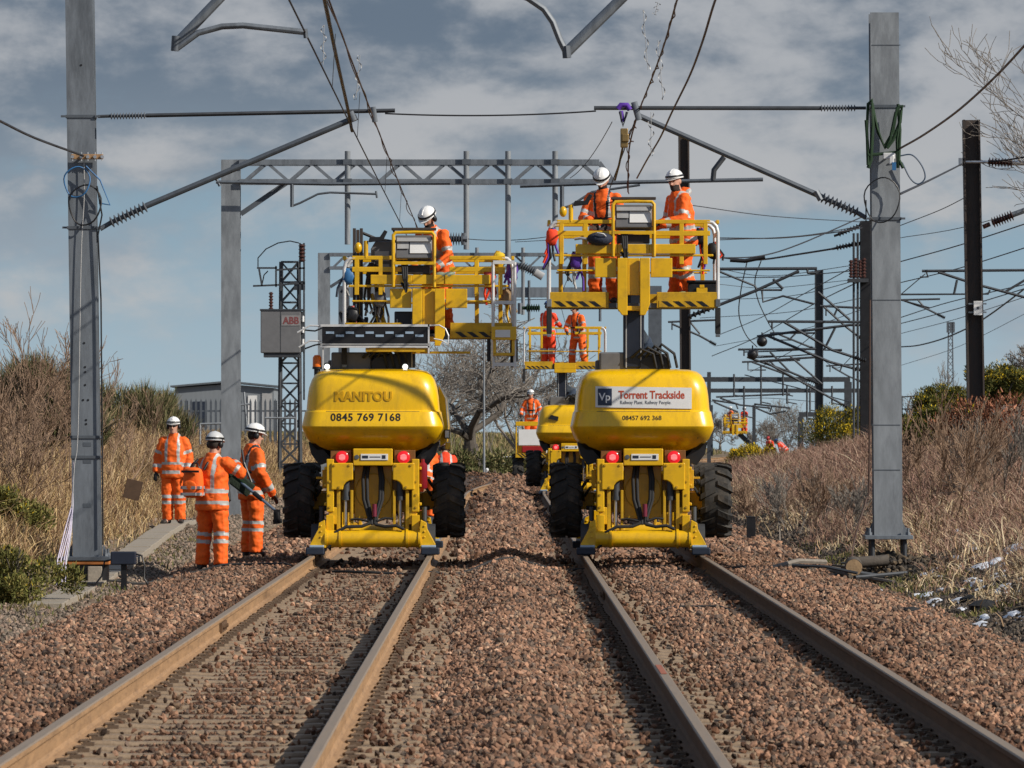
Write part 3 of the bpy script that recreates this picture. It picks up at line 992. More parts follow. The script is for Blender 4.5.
def chassis(root, detail=True):
    c = MB()
    c.b2(-0.50, 0.50, 0.55, 3.9, 0.55, 1.08)
    for s in (-1, 1):
        c.b2(s * 0.50, s * 0.595, 0.10, 1.0, 0.56, 1.24)
        for z in (0.66, 0.90, 1.12):
            c.b2(s * 0.595, s * 0.625, 0.12, 0.5, z - 0.02, z + 0.02)
        c.b2(s * 0.46, s * 0.57, 0.12, 0.3, 0.40, 0.62)
    c.b2(-0.245, 0.245, 0.36, 0.40, 0.47, 1.15)
    root_c = c.build('chassis', YEL, root, bevel=0.01)
    for s in (-1, 1):
        b = MB()
        pts = [(s * 0.262, 1.10), (s * 0.262, 0.88)]
        for i in range(7):
            a = math.pi * 0.5 * i / 6
            pts.append((s * (0.285 + 0.115 * math.sin(a)), 0.955 - 0.115 * 0 + 0 * a - 0.075 * math.cos(a)))
        pts += [(s * 0.40, 0.84), (s * 0.53, 0.84), (s * 0.53, 1.10)]
        pts = [(s * 0.255, 1.19), (s * 0.255, 0.97), (s * 0.30, 0.965), (s * 0.345, 0.94), (s * 0.375, 0.90), (s * 0.385, 0.845), (s * 0.535, 0.845), (s * 0.535, 1.19)]
        if s < 0:
            pts = pts[::-1]
        b.prism(pts, 0.08, 0.44)
        b.build('rear_box', YEL, root_c, bevel=0.012)
        l = MB(); l.b2(s * 0.275, s * 0.545, 0.13, 0.20, 1.20, 1.355)
        pl = l.build('lamp_plate', M('brown_lamp_plate', (0.20, 0.085, 0.02), 0.5) if 'brown_lamp_plate' not in bpy.data.materials else bpy.data.materials['brown_lamp_plate'], root, bevel=0.006)
        l = MB(); l.lathe((s * 0.395, 0.13, 1.262), (0, -1, 0), [(0, 0.082), (0.03, 0.082), (0.045, 0.06), (0.047, 0.002)], 20)
        l.build('tail_lamp', REDL, pl, smooth=50)
        l = MB(); l.lathe((s * 0.395, 0.082, 1.262), (0, -1, 0), [(0, 0.042), (0.004, 0.04), (0.006, 0.002)], 16)
        for z in (-0.022, 0.022):
            l.b2(s * 0.395 - 0.04, s * 0.395 + 0.04, 0.073, 0.079, 1.262 + z - 0.004, 1.262 + z + 0.004)
        l.build('lamp_core', REDC, pl)
    b = MB(); b.b2(-0.255, 0.255, 0.08, 0.42, 1.155, 1.375)
    bm_ = b.build('top_beam', YEL, root_c, bevel=0.012)
    b = MB(); b.b2(-0.155, 0.195, 0.068, 0.0785, 1.225, 1.305)
    pl = b.build('data_plate', WHITE, bm_, bevel=0.003)
    b = MB(); b.b2(-0.135, -0.06, 0.064, 0.0675, 1.25, 1.285); b.b2(0.12, 0.165, 0.064, 0.0675, 1.245, 1.29); b.b2(-0.04, 0.10, 0.064, 0.0675, 1.262, 1.272)
    b.build('plate_print', DBLUE, pl)
    b = MB(); b.lathe((-0.205, 0.08, 1.265), (0, -1, 0), [(0, 0.03), (0.01, 0.03), (0.012, 0.002)], 14); b.build('socket_cap', GALVD, bm_, smooth=40)
    rg = MB(); rg.tube([(0.23 * math.cos(2 * math.pi * q / 32), 0.356, 0.82 + 0.23 * math.sin(2 * math.pi * q / 32)) for q in range(33)], 0.008, 6)
    rg.build('turntable_ring', YELW, root_c)
    # hoses hanging in the middle, then out to each side
    hb = MB()
    for x0, x1, ph in ((-0.10, -0.055, 0), (0.075, 0.03, 1), (-0.06, -0.02, 2), (0.10, 0.05, 3)):
        hb.tube([(x0, 0.30, 1.16), (x0 * 1.3, 0.22, 0.98), (x0 * 1.2, 0.18, 0.72), (x1, 0.14, 0.50), (x1 * 0.8, 0.10, 0.40)], 0.024, 7)
    hb.tube([(-0.03, 0.08, 0.42), (-0.14, 0.05, 0.375), (-0.34, 0.05, 0.37), (-0.48, 0.04, 0.30), (-0.52, 0.03, 0.17), (-0.58, 0.05, 0.10)], 0.022, 7)
    hb.tube([(0.03, 0.08, 0.40), (0.16, 0.05, 0.37), (0.30, 0.03, 0.385), (0.40, 0.03, 0.34)], 0.022, 7)
    hb.tube([(-0.05, 0.10, 0.44), (-0.2, 0.12, 0.47), (-0.28, 0.14, 0.46)], 0.018, 6)
    hb.tube([(0.05, 0.10, 0.44), (0.16, 0.12, 0.48), (0.26, 0.14, 0.47)], 0.018, 6)
    hb.build('hydraulic_hoses', BLKR, root, smooth=60)
    hb = MB(); hb.tube([(0.02, 0.09, 0.66), (0.02, 0.08, 0.50)], 0.032, 10); hb.build('coupling', M('plum_red', (0.14, 0.012, 0.03), 0.4) if 'plum_red' not in bpy.data.materials else bpy.data.materials['plum_red'], root, smooth=40)
    # pipes, brackets and steering gear behind the rear plates
    for s in (-1, 1):
        m = MB()
        m.tube([(s * 0.56, 0.6, 1.02), (s * 0.70, 0.7, 0.98), (s * 0.78, 0.85, 0.86), (s * 0.76, 0.95, 0.70)], 0.022, 6)
        m.tube([(s * 0.56, 0.65, 0.92), (s * 0.68, 0.72, 0.86), (s * 0.74, 0.86, 0.76)], 0.018, 6)
        m.build('axle_hose', BLKR, root, smooth=60)
        m = MB(); m.tube([(s * 0.30, 0.98, 0.60), (s * 0.72, 0.98, 0.60)], 0.028, 8); m.tube([(s * 0.34, 0.98, 0.60), (s * 0.52, 0.98, 0.60)], 0.045, 8)
        m.build('steering_ram', STEEL, root, smooth=40)
        m = MB(); m.b2(s * 0.60, s * 0.66, 0.42, 0.52, 0.86, 1.10); m.b2(s * 0.60, s * 0.74, 0.44, 0.47, 0.98, 1.01)
        m.build('hose_bracket', YELW, root, bevel=0.006)
        m = MB(); m.tube([(s * 0.66, 0.34, 0.44), (s * 0.66, 0.36, 0.62)], 0.035, 10); m.build('valve_block', STEEL, root, smooth=40)
        for z, x in ((0.62, 0.555), (0.78, 0.555), (0.95, 0.555), (1.16, 0.30), (1.16, 0.49), (0.88, 0.43)):
            m = MB(); yy = 0.10 if x > 0.54 else 0.08
            m.lathe((s * x, yy, z), (0, -1, 0), [(0, 0.016), (0.012, 0.016), (0.013, 0.001)], 6); m.build('bolt', YELW, root)
    # road axles
    for y in (1.15, 3.35):
        a = MB()
        a.tube([(-0.82, y, 0.69), (0.82, y, 0.69)], 0.095, 12)
        a.tube([(-0.3, y, 0.69), (0.3, y, 0.69)], 0.17, 12)
        for s in (-1, 1):
            a.b2(s * 0.62, s * 0.80, y - 0.10, y + 0.10, 0.58, 0.80)
        a.build('road_axle', YELW, root, bevel=0.01)
        for s in (-1, 1):
            wheel(root, s * 0.97 - 0.005, y, 0.695)
    return root_c

def turret(root, wing=0):
    t = MB()
    t.loft([turret_ring(z, w, yr) for z, w, yr in LEVELS])
    body = t.build('turret_body', YELB, root, smooth=28)
    sm = MB()
    sm.tube([(x, surf_y(x, 1.85) - 0.001, 1.849) for x in [-0.60 + 0.08 * i for i in range(16)]], 0.0055, 5)
    sm.build('panel_gap', BRN, body)
    for x in (-0.70, 0.70):
        sm = MB(); sm.tube([(x, surf_y(x, z) + (0.012 if abs(x) > 0.62 else 0), z) for z in (1.50, 1.62, 1.66, 1.70, 1.78)], 0.004, 5)
        sm.build('panel_gap', BRN, body)
    u = MB()
    u.loft([[(x, y, z) for x, y in ((-w, y0), (w, y0), (w, 2.5), (-w, 2.5))] for z, w, y0 in ((1.14, 0.42, 0.9), (1.22, 0.60, 0.62), (1.44, 0.80, 0.30))])
    for s in (-1, 1):
        u.prism([(s * 0.52, 1.22), (s * 0.70, 1.16), (s * 0.80, 1.30), (s * 0.84, 1.46), (s * 0.70, 1.42)], 0.42, 1.6)
    u.build('belly', BLK, root)
    if wing:
        w = MB()
        w.loft([[(wing * 0.86, 0.7, 1.40), (wing * 0.935, 0.75, 1.46), (wing * 0.955, 0.72, 1.66), (wing * 0.925, 0.66, 2.02), (wing * 0.84, 0.6, 2.20)],
                [(wing * 0.86, 2.1, 1.40), (wing * 0.965, 2.1, 1.46), (wing * 0.985, 2.1, 1.66), (wing * 0.955, 2.1, 2.02), (wing * 0.84, 2.1, 2.20)]])
        wo = w.build('side_cover', YELB, root, smooth=50)
        w = MB(); w.b2(wing * 0.925, wing * 0.99, 0.66, 0.74, 1.36, 1.45); w.build('bracket', YEL, wo, bevel=0.01)
        w = MB(); w.b2(wing * 0.915, wing * 0.985, 0.60, 0.70, 1.50, 1.62); lo = w.build('side_lamp', BLK, wo, bevel=0.008)
        w = MB(); w.b2(wing * 0.925, wing * 0.975, 0.592, 0.599, 1.515, 1.605); w.build('lamp_glass', SILV, lo)
    return body

def rail_tubes(mb, pts, r):
    mb.tube(pts, r, 8)

def basket(root, bx, fz, y0, w=2.18, d=1.15, h=1.05, gapx=(-0.32, 0.30), style='R', cxo=0.0):
    """work platform: bx centre, fz floor, y0 near edge, all in the machine's own space"""
    x0, x1, y1 = bx - w / 2, bx + w / 2, y0 + d
    f = MB()
    f.b2(x0 + 0.02, x1 - 0.02, y0 + 0.02, y1, fz - 0.06, fz)
    fl = f.build('platform_floor', GALVD, root)
    spans = ((x0, bx + gapx[0]), (bx + gapx[1], x1))
    for a, b in spans:
        t = MB(); t.b2(a, b, y0 - 0.02, y0 + 0.02, fz - 0.065, fz + 0.14)
        tb = t.build('toe_board', YELW, root, bevel=0.006)
        ys, ks = MB(), MB()
        hazard(ys, ks, a + 0.03, b - 0.05, y0 - 0.022, fz - 0.055, fz + 0.03, 0.075 if style != 'O' else 0.06)
        ys.build('hazard_strip', YELW, tb)
        ks.build('hazard_bars', BLK, tb)
    t = MB(); t.b2(x0, x1, y1, y1 + 0.03, fz - 0.04, fz + 0.14); t.build('toe_board', YELW, root)
    for x in (x0, x1):
        t = MB(); t.b2(x - 0.015, x + 0.015, y0 + 0.021, y1 - 0.001, fz - 0.04, fz + 0.14); t.build('toe_board', YELW, root)
    g = MB()
    ph = h
    for (yy) in (y0, y1):
        if style in 'RO' or yy == y1:
            for a, b in (((x0 + 0.10, bx - 0.27), (bx + 0.27, x1 - 0.10)) if yy == y0 else ((x0 + 0.1, x1 - 0.1),)):
                g.bar((a, yy, fz + ph), (b, yy, fz + ph), 0.045, 0.05)
                g.bar((a, yy, fz + ph - 0.15), (b, yy, fz + ph - 0.15), 0.045, 0.065)
                g.tube([(a, yy, fz + 0.42), (b, yy, fz + 0.42)], 0.014, 6)
        else:
            for a, b in (((x0 + 0.10, bx - 0.27), (bx + 0.27, x1 - 0.30))):
                g.bar((a, yy, fz + ph), (b, yy, fz + ph), 0.04, 0.045)
                g.bar((a, yy, fz + ph - 0.20), (b, yy, fz + ph - 0.20), 0.04, 0.055)
                g.tube([(a, yy, fz + 0.42), (b, yy, fz + 0.42)], 0.014, 6)
    for x in (x0, x1):
        g.bar((x, y0 + 0.06, fz + ph), (x, y1 - 0.06, fz + ph), 0.04, 0.05)
        g.bar((x, y0 + 0.06, fz + ph - 0.4), (x, y1 - 0.06, fz + ph - 0.4), 0.035, 0.035)
        g.bar((x, y0 + 0.06, fz + ph - 0.15), (x, y1 - 0.06, fz + ph - 0.15), 0.035, 0.05)
    gr = g.build('guard_rail', YEL, root, bevel=0.006)
    px = [x0 + 0.16, bx - 0.62, bx + 0.62, x1 - 0.16]
    for x in px:
        for yy in (y0, y1):
            p = MB(); p.b2(x - 0.028, x + 0.028, yy - 0.022, yy + 0.022, fz + (0.5 if yy == y0 else 0.0), fz + ph - 0.02)
            p.build('post', YEL, gr, bevel=0.006)
    for s, x in ((1, x0), (-1, x1)):
        for yy in (y0, y1):
            p = MB()
            p.tube([(x, yy, fz - 0.05), (x, yy, fz + ph - 0.14), (x + s * 0.02, yy, fz + ph - 0.06), (x + s * 0.07, yy, fz + ph - 0.01), (x + s * 0.14, yy, fz + ph)], 0.024, 8)
            p.build('corner_post', ALU, gr, smooth=50)
        p = MB(); p.b2(x - 0.035, x + 0.035, y0 - 0.03, y0 + 0.05, fz - 0.40, fz - 0.06)
        bo = p.build('buffer', BLKR, root, bevel=0.01)
        p = MB(); p.b2(x - 0.03, x + 0.03, y0 - 0.036, y0 - 0.02, fz - 0.05, fz + 0.05); p.b2(x - 0.028, x + 0.028, y0 - 0.033, y0 + 0.045, fz - 0.44, fz - 0.401)
        p.build('buffer_plate', GALV, bo, bevel=0.004)
    if style == 'O':
        br = MB(); br.b2(bx - 0.28, bx + 0.30, y0 - 0.06, y0 + 0.5, fz - 0.16, fz - 0.061); br.b2(bx - 0.28, bx + 0.30, y0 - 0.06, y0 - 0.02, fz - 0.06, fz + 0.10)
        br.build('platform_bracket', YEL, root, bevel=0.008)
        return fl
    # mid beam across the near side and the bracket that carries the platform
    m = MB()
    a, b = (bx - 0.75, bx + 0.80) if style == 'R' else (bx - 0.72, bx + 0.70)
    zc = fz + (0.70 if style == 'R' else 0.66)
    m.b2(a, bx - 0.21, y0 - 0.05, y0 + 0.06, zc - 0.065, zc + 0.06)
    m.b2(bx + 0.21, b, y0 - 0.05, y0 + 0.06, zc - 0.065, zc + 0.06)
    m.b2(bx - 0.21, bx + 0.21, y0 - 0.04, y0 + 0.05, zc - 0.065, zc + 0.06)
    m.b2(x0 + 0.06, x1 - 0.06, y0 - 0.02, y0 + 0.025, zc - 0.10, zc - 0.07)
    m.build('cross_beam', YEL, root, bevel=0.008)
    br = MB()
    br.prism([(bx - 0.21, fz + 0.58), (bx - 0.21, fz - 0.08), (bx - 0.15, fz - 0.16), (bx - 0.08, fz - 0.16), (bx - 0.08, fz + 0.58)], y0 - 0.10, y0 - 0.05)
    br.prism([(bx + 0.08, fz + 0.58), (bx + 0.08, fz - 0.16), (bx + 0.15, fz - 0.16), (bx + 0.21, fz - 0.02), (bx + 0.21, fz + 0.58)], y0 - 0.10, y0 - 0.05)
    br.b2(bx - 0.08, bx + 0.08, y0 - 0.03, y0 + 0.0, fz + 0.1, fz + 0.58)
    br.b2(bx - 0.50, bx - 0.22, y0 - 0.03, y0 + 0.02, fz + 0.33, fz + 0.58)
    br.b2(bx + 0.22, bx + 0.50, y0 - 0.03, y0 + 0.02, fz + 0.33, fz + 0.58)
    br.b2(bx - 0.19, bx + 0.19, y0 - 0.045, y0 + 0.5, fz - 0.10, fz - 0.04)
    br.build('platform_bracket', YEL, root, bevel=0.008)
    # control console in its tube frame
    bx = bx + cxo
    cz = fz + 1.06
    hw = 0.265
    c = MB()
    for s in (-1, 1):
        c.tube([(bx + s * hw, y0 - 0.07, fz + 0.60), (bx + s * hw, y0 - 0.07, cz + 0.21), (bx + s * (hw - 0.03), y0 - 0.06, cz + 0.245), (bx, y0 - 0.06, cz + 0.25)], 0.022, 8)
        c.tube([(bx + s * hw, y0 - 0.05, cz + 0.2), (bx + s * hw, y0 + 0.35, cz + 0.2), (bx + s * hw, y0 + 0.35, fz + 0.6)], 0.02, 6)
    c.bar((bx - hw, y0 - 0.07, cz - 0.15), (bx + hw, y0 - 0.07, cz - 0.15), 0.04, 0.04)
    fr = c.build('console_frame', YEL, root, smooth=40)
    c = MB()
    rot = Matrix.Rotation(R(-14), 3, 'X')
    c.box((bx, y0 + 0.06, cz + 0.045), (0.47, 0.16, 0.31), rot=rot)
    co = c.build('control_console', GREYP, fr, bevel=0.012)
    c = MB(); c.box((bx + 0.085, y0 - 0.03, cz + 0.05), (0.27, 0.012, 0.15), rot=rot)
    c.box((bx - 0.14, y0 - 0.03, cz + 0.08), (0.15, 0.01, 0.09), 1, rot=rot)
    c.box((bx, y0 - 0.045, cz + 0.155), (0.44, 0.01, 0.05), 1, rot=rot)
    c.build('instruction_sheet', [WHITE, GREYL], co)
    c = MB(); c.b2(bx - 0.21, bx + 0.21, y0 - 0.02, y0 + 0.2, cz - 0.29, cz - 0.175); c.build('console_base', BRN, fr, bevel=0.01)
    c = MB(); c.b2(bx - 0.29, bx + 0.29, y0 - 0.02, y0 + 0.12, cz + 0.275, cz + 0.31); c.tube([(bx - 0.26, y0 + 0.02, cz + 0.25), (bx - 0.26, y0 + 0.02, cz + 0.29)], 0.015, 6)
    c.build('console_shelf', BRN, fr, bevel=0.008)
    c = MB()
    for k in range(3):
        c.tube([(bx - 0.15 + 0.03 * k, y0 - 0.05, cz - 0.15), (bx - 0.13 + 0.02 * k, y0 - 0.10, cz - 0.36), (bx - 0.10, y0 - 0.08, cz - 0.52), (bx - 0.16 + 0.04 * k, y0 - 0.06, cz - 0.40)], 0.018, 6)
    c.build('console_cable', BLKR, fr)
    # sensor head on the near corner
    s = MB()
    sx = x0 + 0.28
    s.tube([(sx, y0, fz + h), (sx, y0, fz + h + 0.22)], 0.03, 8); s.ellip((sx - 0.10, y0, fz + h + 0.13), 0.05, 0.05, 0.07)
    so = s.build('sensor_post', YEL, gr, smooth=50)
    s = MB(); s.prism([(sx + 0.03, fz + h + 0.20), (sx + 0.22, fz + h + 0.22), (sx + 0.28, fz + h + 0.34), (sx + 0.24, fz + h + 0.36), (sx + 0.18, fz + h + 0.27), (sx + 0.05, fz + h + 0.27)], y0 - 0.04, y0 + 0.04)
    s.build('sensor_head', BLK, so, bevel=0.006)
    return fl

def boom(root, bx, z0, z1, y, w=0.27, d=0.25):
    b = MB(); b.b2(bx - w / 2, bx + w / 2, y, y + d, z0, z1)
    bo = b.build('boom', NAVY, root, bevel=0.015)
    b = MB(); b.b2(bx - w / 2 + 0.03, bx - w / 2 + 0.045, y - 0.006, y - 0.001, z0, z1 - 0.1); b.b2(bx + w / 2 - 0.05, bx + w / 2 - 0.035, y - 0.006, y - 0.001, z0, z1 - 0.1)
    b.build('wear_strip', GREYL, bo)
    return bo

def superstructure(root, bx, top, by):
    """covers, arms and mast above the turret up to the platform bracket"""
    c = MB()
    c.b2(-0.55, -0.03, 0.65, 1.5, 2.37, 2.62)
    c.b2(-0.60, -0.50, 0.9, 1.4, 2.37, 2.52)
    c.build('engine_cover', GREYP, root, bevel=0.02)
    c = MB()
    c.loft([[(x, 0.60 + 0.02 * i, z) for x, z in ((-0.03, 2.38), (0.36, 2.38), (0.36, 2.50), (0.28, 2.60), (0.02, 2.56), (-0.03, 2.50))] for i in range(2)])
    c.b2(0.0, 0.34, 0.7, 1.6, 2.38, 2.60)
    c.build('boom_pivot_cover', BLK, root, bevel=0.02)
    c = MB()
    for k in range(4):
        x = -0.02 + 0.09 * k
        c.tube([(x - 0.12, 0.62, 2.55), (x, 0.52, 2.66 + 0.02 * k), (x + 0.16, 0.54, 2.60), (x + 0.2, 0.60, 2.42)], 0.02, 6)
    c.build('boom_hoses', BLKR, root, smooth=60)
    # lower arms folded along the machine, then the upright telescopic section
    a = MB()
    a.bar((0.05, 0.9, 2.55), (0.05, 3.6, 2.75), 0.26, 0.24)
    a.bar((0.05, 3.5, 2.75), (bx, by + 0.14, 2.86), 0.24, 0.2)
    a.build('lower_arm', NAVY, root, bevel=0.02)
    boom(root, bx, 2.42, top, by)

# ---------------------------------------------------------------- the signed machine on the second track
def signed_machine():
    root = thing('access_platform', 'yellow road-rail access platform with a white company sign on its rear, two workers raised above', 'access platform', (1.815, 77.0, 0), 0, 'yellow road-rail access platforms')
    rail_gear(root, 0.10); rail_gear(root, 4.6, True)
    chassis(root); body = turret(root)
    superstructure(root, -0.11, 3.62, 0.62)
    basket(root, -0.115, 3.255, 0.55)
    s = MB()
    rings = []
    for i in range(15):
        t = i / 14
        x = -0.615 + 1.235 * t
        zb, zt_ = 1.905 - 0.02 * t, 2.175 - 0.02 * t
        rings.append([(x, -0.008, zb), (x, 0.004, zb), (x, 0.004, zt_), (x, -0.008, zt_)])
    s.loft(rings)
    so = conform(s.build('company_sign', WHITE, body), 0.006, 2.05)
    l = MB()
    l.loft([[(x, -0.002, 1.93), (x, 0.002, 1.93), (x, 0.002, 2.146), (x, -0.002, 2.146)] for x in (-0.585, -0.54, -0.495, -0.45, -0.405)])
    conform(l.build('logo_square', M('logo_blue', (0.03, 0.045, 0.085), 0.4), so), 0.017, 2.05)
    conform(text_mesh('logo_lettering', 'Vp', 0.135, TXTW, so, (-0.497, 0, 2.035), bold=0.002, depth=0.001), 0.021, 2.05)
    conform(text_mesh('sign_lettering', 'Torrent Trackside', 0.142, TXTR, so, (0.105, 0, 2.06), bold=0.0035, sx=0.80, depth=0.001), 0.0155, 2.05)
    conform(text_mesh('sign_small_print', 'Railway Plant. Railway People.', 0.066, TXTG, so, (0.03, 0, 1.965), sx=0.83, depth=0.001), 0.0155, 2.05)
    conform(text_mesh('phone_lettering', '08457 692 368', 0.082, TXTK, body, (-0.02, 0, 1.765), bold=0.001, sx=1.02, depth=0.0008), 0.0025)
    return root
M1 = signed_machine()

# ---------------------------------------------------------------- the machine with the telephone number
def phone_machine():
    root = thing('access_platform', 'yellow road-rail access platform with a black telephone number, orange beacon and folded slotted panel', 'access platform', (-1.66, 77.0, 0), 0, 'yellow road-rail access platforms')
    rail_gear(root, 0.10); rail_gear(root, 4.6, True)
    chassis(root); body = turret(root, wing=1)
    superstructure(root, 0.40, 3.15, 0.75)
    basket(root, 0.71, 2.86, 0.60, w=2.18, h=0.98, gapx=(-0.34, 0.28), style='R', cxo=-0.19)
    conform(text_mesh('phone_lettering', '0845 769 7168', 0.135, TXTK, body, (-0.09, 0, 1.772), bold=0.003, sx=1.02, space=1.08, depth=0.0008), 0.0025)
    conform(text_mesh('embossed_lettering', 'MANITOU', 0.165, M('emboss_shade_yellow', (0.57, 0.31, 0.004), 0.4, var=0.05), body, (-0.12, 0, 2.04), bold=0.006, depth=0.006, sx=0.98), 0.003)  # letters painted darker yellow in place of the shade along their raised edges
    b = MB(); b.lathe((-0.73, 0.55, 2.30), (0, 0, 1), [(0, 0.04), (0.10, 0.04), (0.10, 0.062), (0.13, 0.062)], 14)
    bb = b.build('beacon', BLK, root, smooth=40)
    b = MB(); b.lathe((-0.73, 0.55, 2.43), (0, 0, 1), [(0, 0.058), (0.12, 0.056), (0.15, 0.035), (0.155, 0.003)], 16); b.build('beacon_lens', AMBER, bb, smooth=40)
    for x in (-0.60, 0.41):
        b = MB(); b.lathe((x, 0.50, 2.43), (0, -1, 0), [(-0.06, 0.03), (-0.03, 0.055), (0, 0.055)], 14)
        w = b.build('work_lamp', BLK, root, smooth=40)
        b = MB(); b.lathe((x, 0.498, 2.43), (0, -1, 0), [(0, 0.036), (0.006, 0.028), (0.008, 0.002)], 14); b.build('lamp_glass', LAMPW, w)
    # folded walkway panel across the back
    p = MB()
    p.b2(-0.66, 0.71, 0.36, 0.42, 2.70, 2.945)
    pp = p.build('folded_panel', BLK, root, bevel=0.006)
    p = MB()
    for z0, z1 in ((2.945, 2.975), (2.675, 2.70), (2.715, 2.725)):
        p.b2(-0.68, 0.73, 0.35, 0.43, z0, z1)
    p.b2(0.705, 0.725, 0.35, 0.43, 2.60, 2.975)
    p.b2(-0.655, -0.64, 0.37, 0.40, 2.40, 2.7)
    p.tube([(0.72, 0.39, 2.96), (0.85, 0.39, 2.965), (0.93, 0.39, 2.92), (0.97, 0.39, 2.83), (0.965, 0.39, 2.72), (0.88, 0.39, 2.77), (0.78, 0.39, 2.79)], 0.011, 6)
    p.tube([(-0.67, 0.39, 2.955), (-0.82, 0.39, 2.96), (-0.98, 0.39, 2.87)], 0.012, 6)
    p.tube([(-0.67, 0.39, 2.76), (-0.82, 0.39, 2.765), (-0.96, 0.39, 2.68)], 0.012, 6)
    p.build('panel_frame', ALU, pp)
    p = MB()
    for k in range(10):
        p.b2(-0.61 + 0.128 * k, -0.61 + 0.128 * k + 0.105, 0.352, 0.359, 2.825 + (0.028 if k % 2 == 0 else -0.012), 2.855 + (0.028 if k % 2 == 0 else -0.012))
    p.build('panel_slots', LBLUE, pp)
    p = MB(); p.b2(-0.1, 0.72, 0.37, 0.41, 2.62, 2.672); p.b2(0.5, 1.25, 0.6, 0.64, 2.60, 2.63); p.build('panel_rail', YELW, pp, bevel=0.004)
    # gate with its step at the end of the platform
    bx, fz, y0 = 0.71, 2.86, 0.60
    gx0, gx1 = 1.545, 1.825
    p = MB()
    for x in (gx0, gx1):
        p.tube([(x, y0 - 0.10, fz - 0.45), (x, y0 - 0.10, fz + 0.92)], 0.021, 8)
    for z in (fz + 0.92, fz + 0.40, fz - 0.40):
        p.bar((gx0, y0 - 0.10, z), (gx1, y0 - 0.10, z), 0.04, 0.045)
    gate = p.build('gate', ALU, root, smooth=40)
    p = MB(); p.b2(gx0 - 0.02, gx1 + 0.02, y0 - 0.17, y0 - 0.10, fz - 0.085, fz + 0.09)
    for x in (gx0 + 0.02, gx1 - 0.02):
        p.b2(x - 0.02, x + 0.02, y0 - 0.15, y0 - 0.12, fz - 0.27, fz - 0.085)
    p.b2(gx0, gx1, y0 - 0.15, y0 - 0.11, fz - 0.29, fz - 0.25)
    p.build('step_box', YEL, gate, bevel=0.008)
    p = MB(); p.b2(gx0 + 0.03, gx1 - 0.06, y0 - 0.178, y0 - 0.1715, fz - 0.05, fz + 0.045); p.build('step_notice', WHITE, gate)
    p = MB()
    for x in (gx0 - 0.06, gx1 + 0.01):
        p = MB(); p.b2(x - 0.02, x + 0.03, y0 - 0.09, y0 - 0.03, fz - 0.36, fz - 0.07)
        p.build('gate_buffer', BLKR, gate, bevel=0.008)
    # fire extinguisher on the flank
    p = MB(); p.lathe((0.64, 0.30, 0.86), (0, 0, 1), [(0, 0.05), (0.02, 0.06), (0.30, 0.06), (0.34, 0.025), (0.38, 0.025)], 14)
    e = p.build('fire_extinguisher', M('extinguisher_red', (0.22, 0.012, 0.02), 0.35), root, smooth=40)
    p = MB(); p.b2(0.62, 0.68, 0.28, 0.32, 1.24, 1.28); p.build('valve', BLK, e)
    return root
M2 = phone_machine()

# ---------------------------------------------------------------- things kept on the platforms
def local(m, x, y, z):
    return Vector(m.location) + Vector((x, y, z))

def soft_bag(name, label, m, x, y, z, sx, sy, sz, mat, seed, extra=None):
    mb = MB(); mb.ellip((0, 0, 0), sx, sy, sz, 16, 10)
    me = mb.mesh(name)
    for v in me.vertices:
        v.co += v.co.normalized() * 0.03 * mnoise.noise(v.co * 9 + Vector((seed, 0, 0)))
    o = link_mesh(name, me, mat, None, smooth=60)
    o.location = local(m, x, y, z)
    return tag(o, label, 'bag' if 'bag' in name else name.replace('_', ' '))

# navy tool bag on the rail of the signed machine
bg = thing('tool_bag', 'navy tool bag with a grey handle resting on the rail of the higher platform', 'bag', local(M1, -0.545, 0.47, 4.08))
mb = MB(); mb.ellip((0, 0, 0), 0.17, 0.10, 0.088, 16, 10); me = mb.mesh('bag_body')
for v in me.vertices:
    v.co += v.co.normalized() * 0.02 * mnoise.noise(v.co * 11)
link_mesh('bag_body', me, [M('navy_cloth', (0.02, 0.025, 0.045), 0.8, bump=0.4)], bg, smooth=60)
mb = MB(); mb.tube([(-0.06, -0.09, 0.05), (-0.04, -0.115, 0.075), (0.04, -0.115, 0.06), (0.07, -0.09, 0.03)], 0.011, 6); mb.tube([(-0.17, 0, 0.0), (-0.26, 0.02, 0.01), (-0.33, 0.05, 0.0)], 0.02, 6)
mb.build('handle', GREYL, bg, smooth=50)

def harness_bundle(label, m, x, y, z, cols, seed, n=5, L=0.5):
    r = random.Random(seed)
    t = thing('harness', label, 'safety harness', local(m, x, y, z))
    mb = MB(); mb.ellip((0, 0, -0.12), 0.085, 0.06, 0.11, 12, 8); me = mb.mesh('cloth')
    for v in me.vertices:
        v.co += Vector((mnoise.noise(v.co * 14), mnoise.noise(v.co * 14 + Vector((5, 0, 0))), 0)) * 0.035
    link_mesh('cloth', me, cols[0], t, smooth=70)
    for k in range(n):
        s = MB()
        xx = r.uniform(-0.10, 0.10)
        ll = L * r.uniform(0.6, 1.0)
        s.tube([(xx * 0.3, 0, 0), (xx * 0.7, -0.02, -ll * 0.35), (xx + r.uniform(-0.05, 0.05), 0.0, -ll * 0.7), (xx + r.uniform(-0.07, 0.07), -0.01, -ll)], 0.016, 5)
        s.build('strap', cols[1 + k % (len(cols) - 1)], t)
    return t
harness_bundle('orange harness with purple straps hung at the corner of the platform above the signed machine', M1, -1.17, 0.48, 4.22, [ORGR, PURP, BLK, ORGR], 1, 6, 0.55)
harness_bundle('dark and orange straps hung on the rail behind the bearded worker', M1, 0.78, 1.55, 4.26, [BLK, ORGR, PURP, BLK], 2, 6, 0.62)
harness_bundle('pinkish red harness hung inside the white gate of the lower platform', M2, 1.50, 0.62, 3.72, [M('pink_red_cloth', (0.55, 0.07, 0.06), 0.8), ORGR, REDP], 3, 5, 0.6)
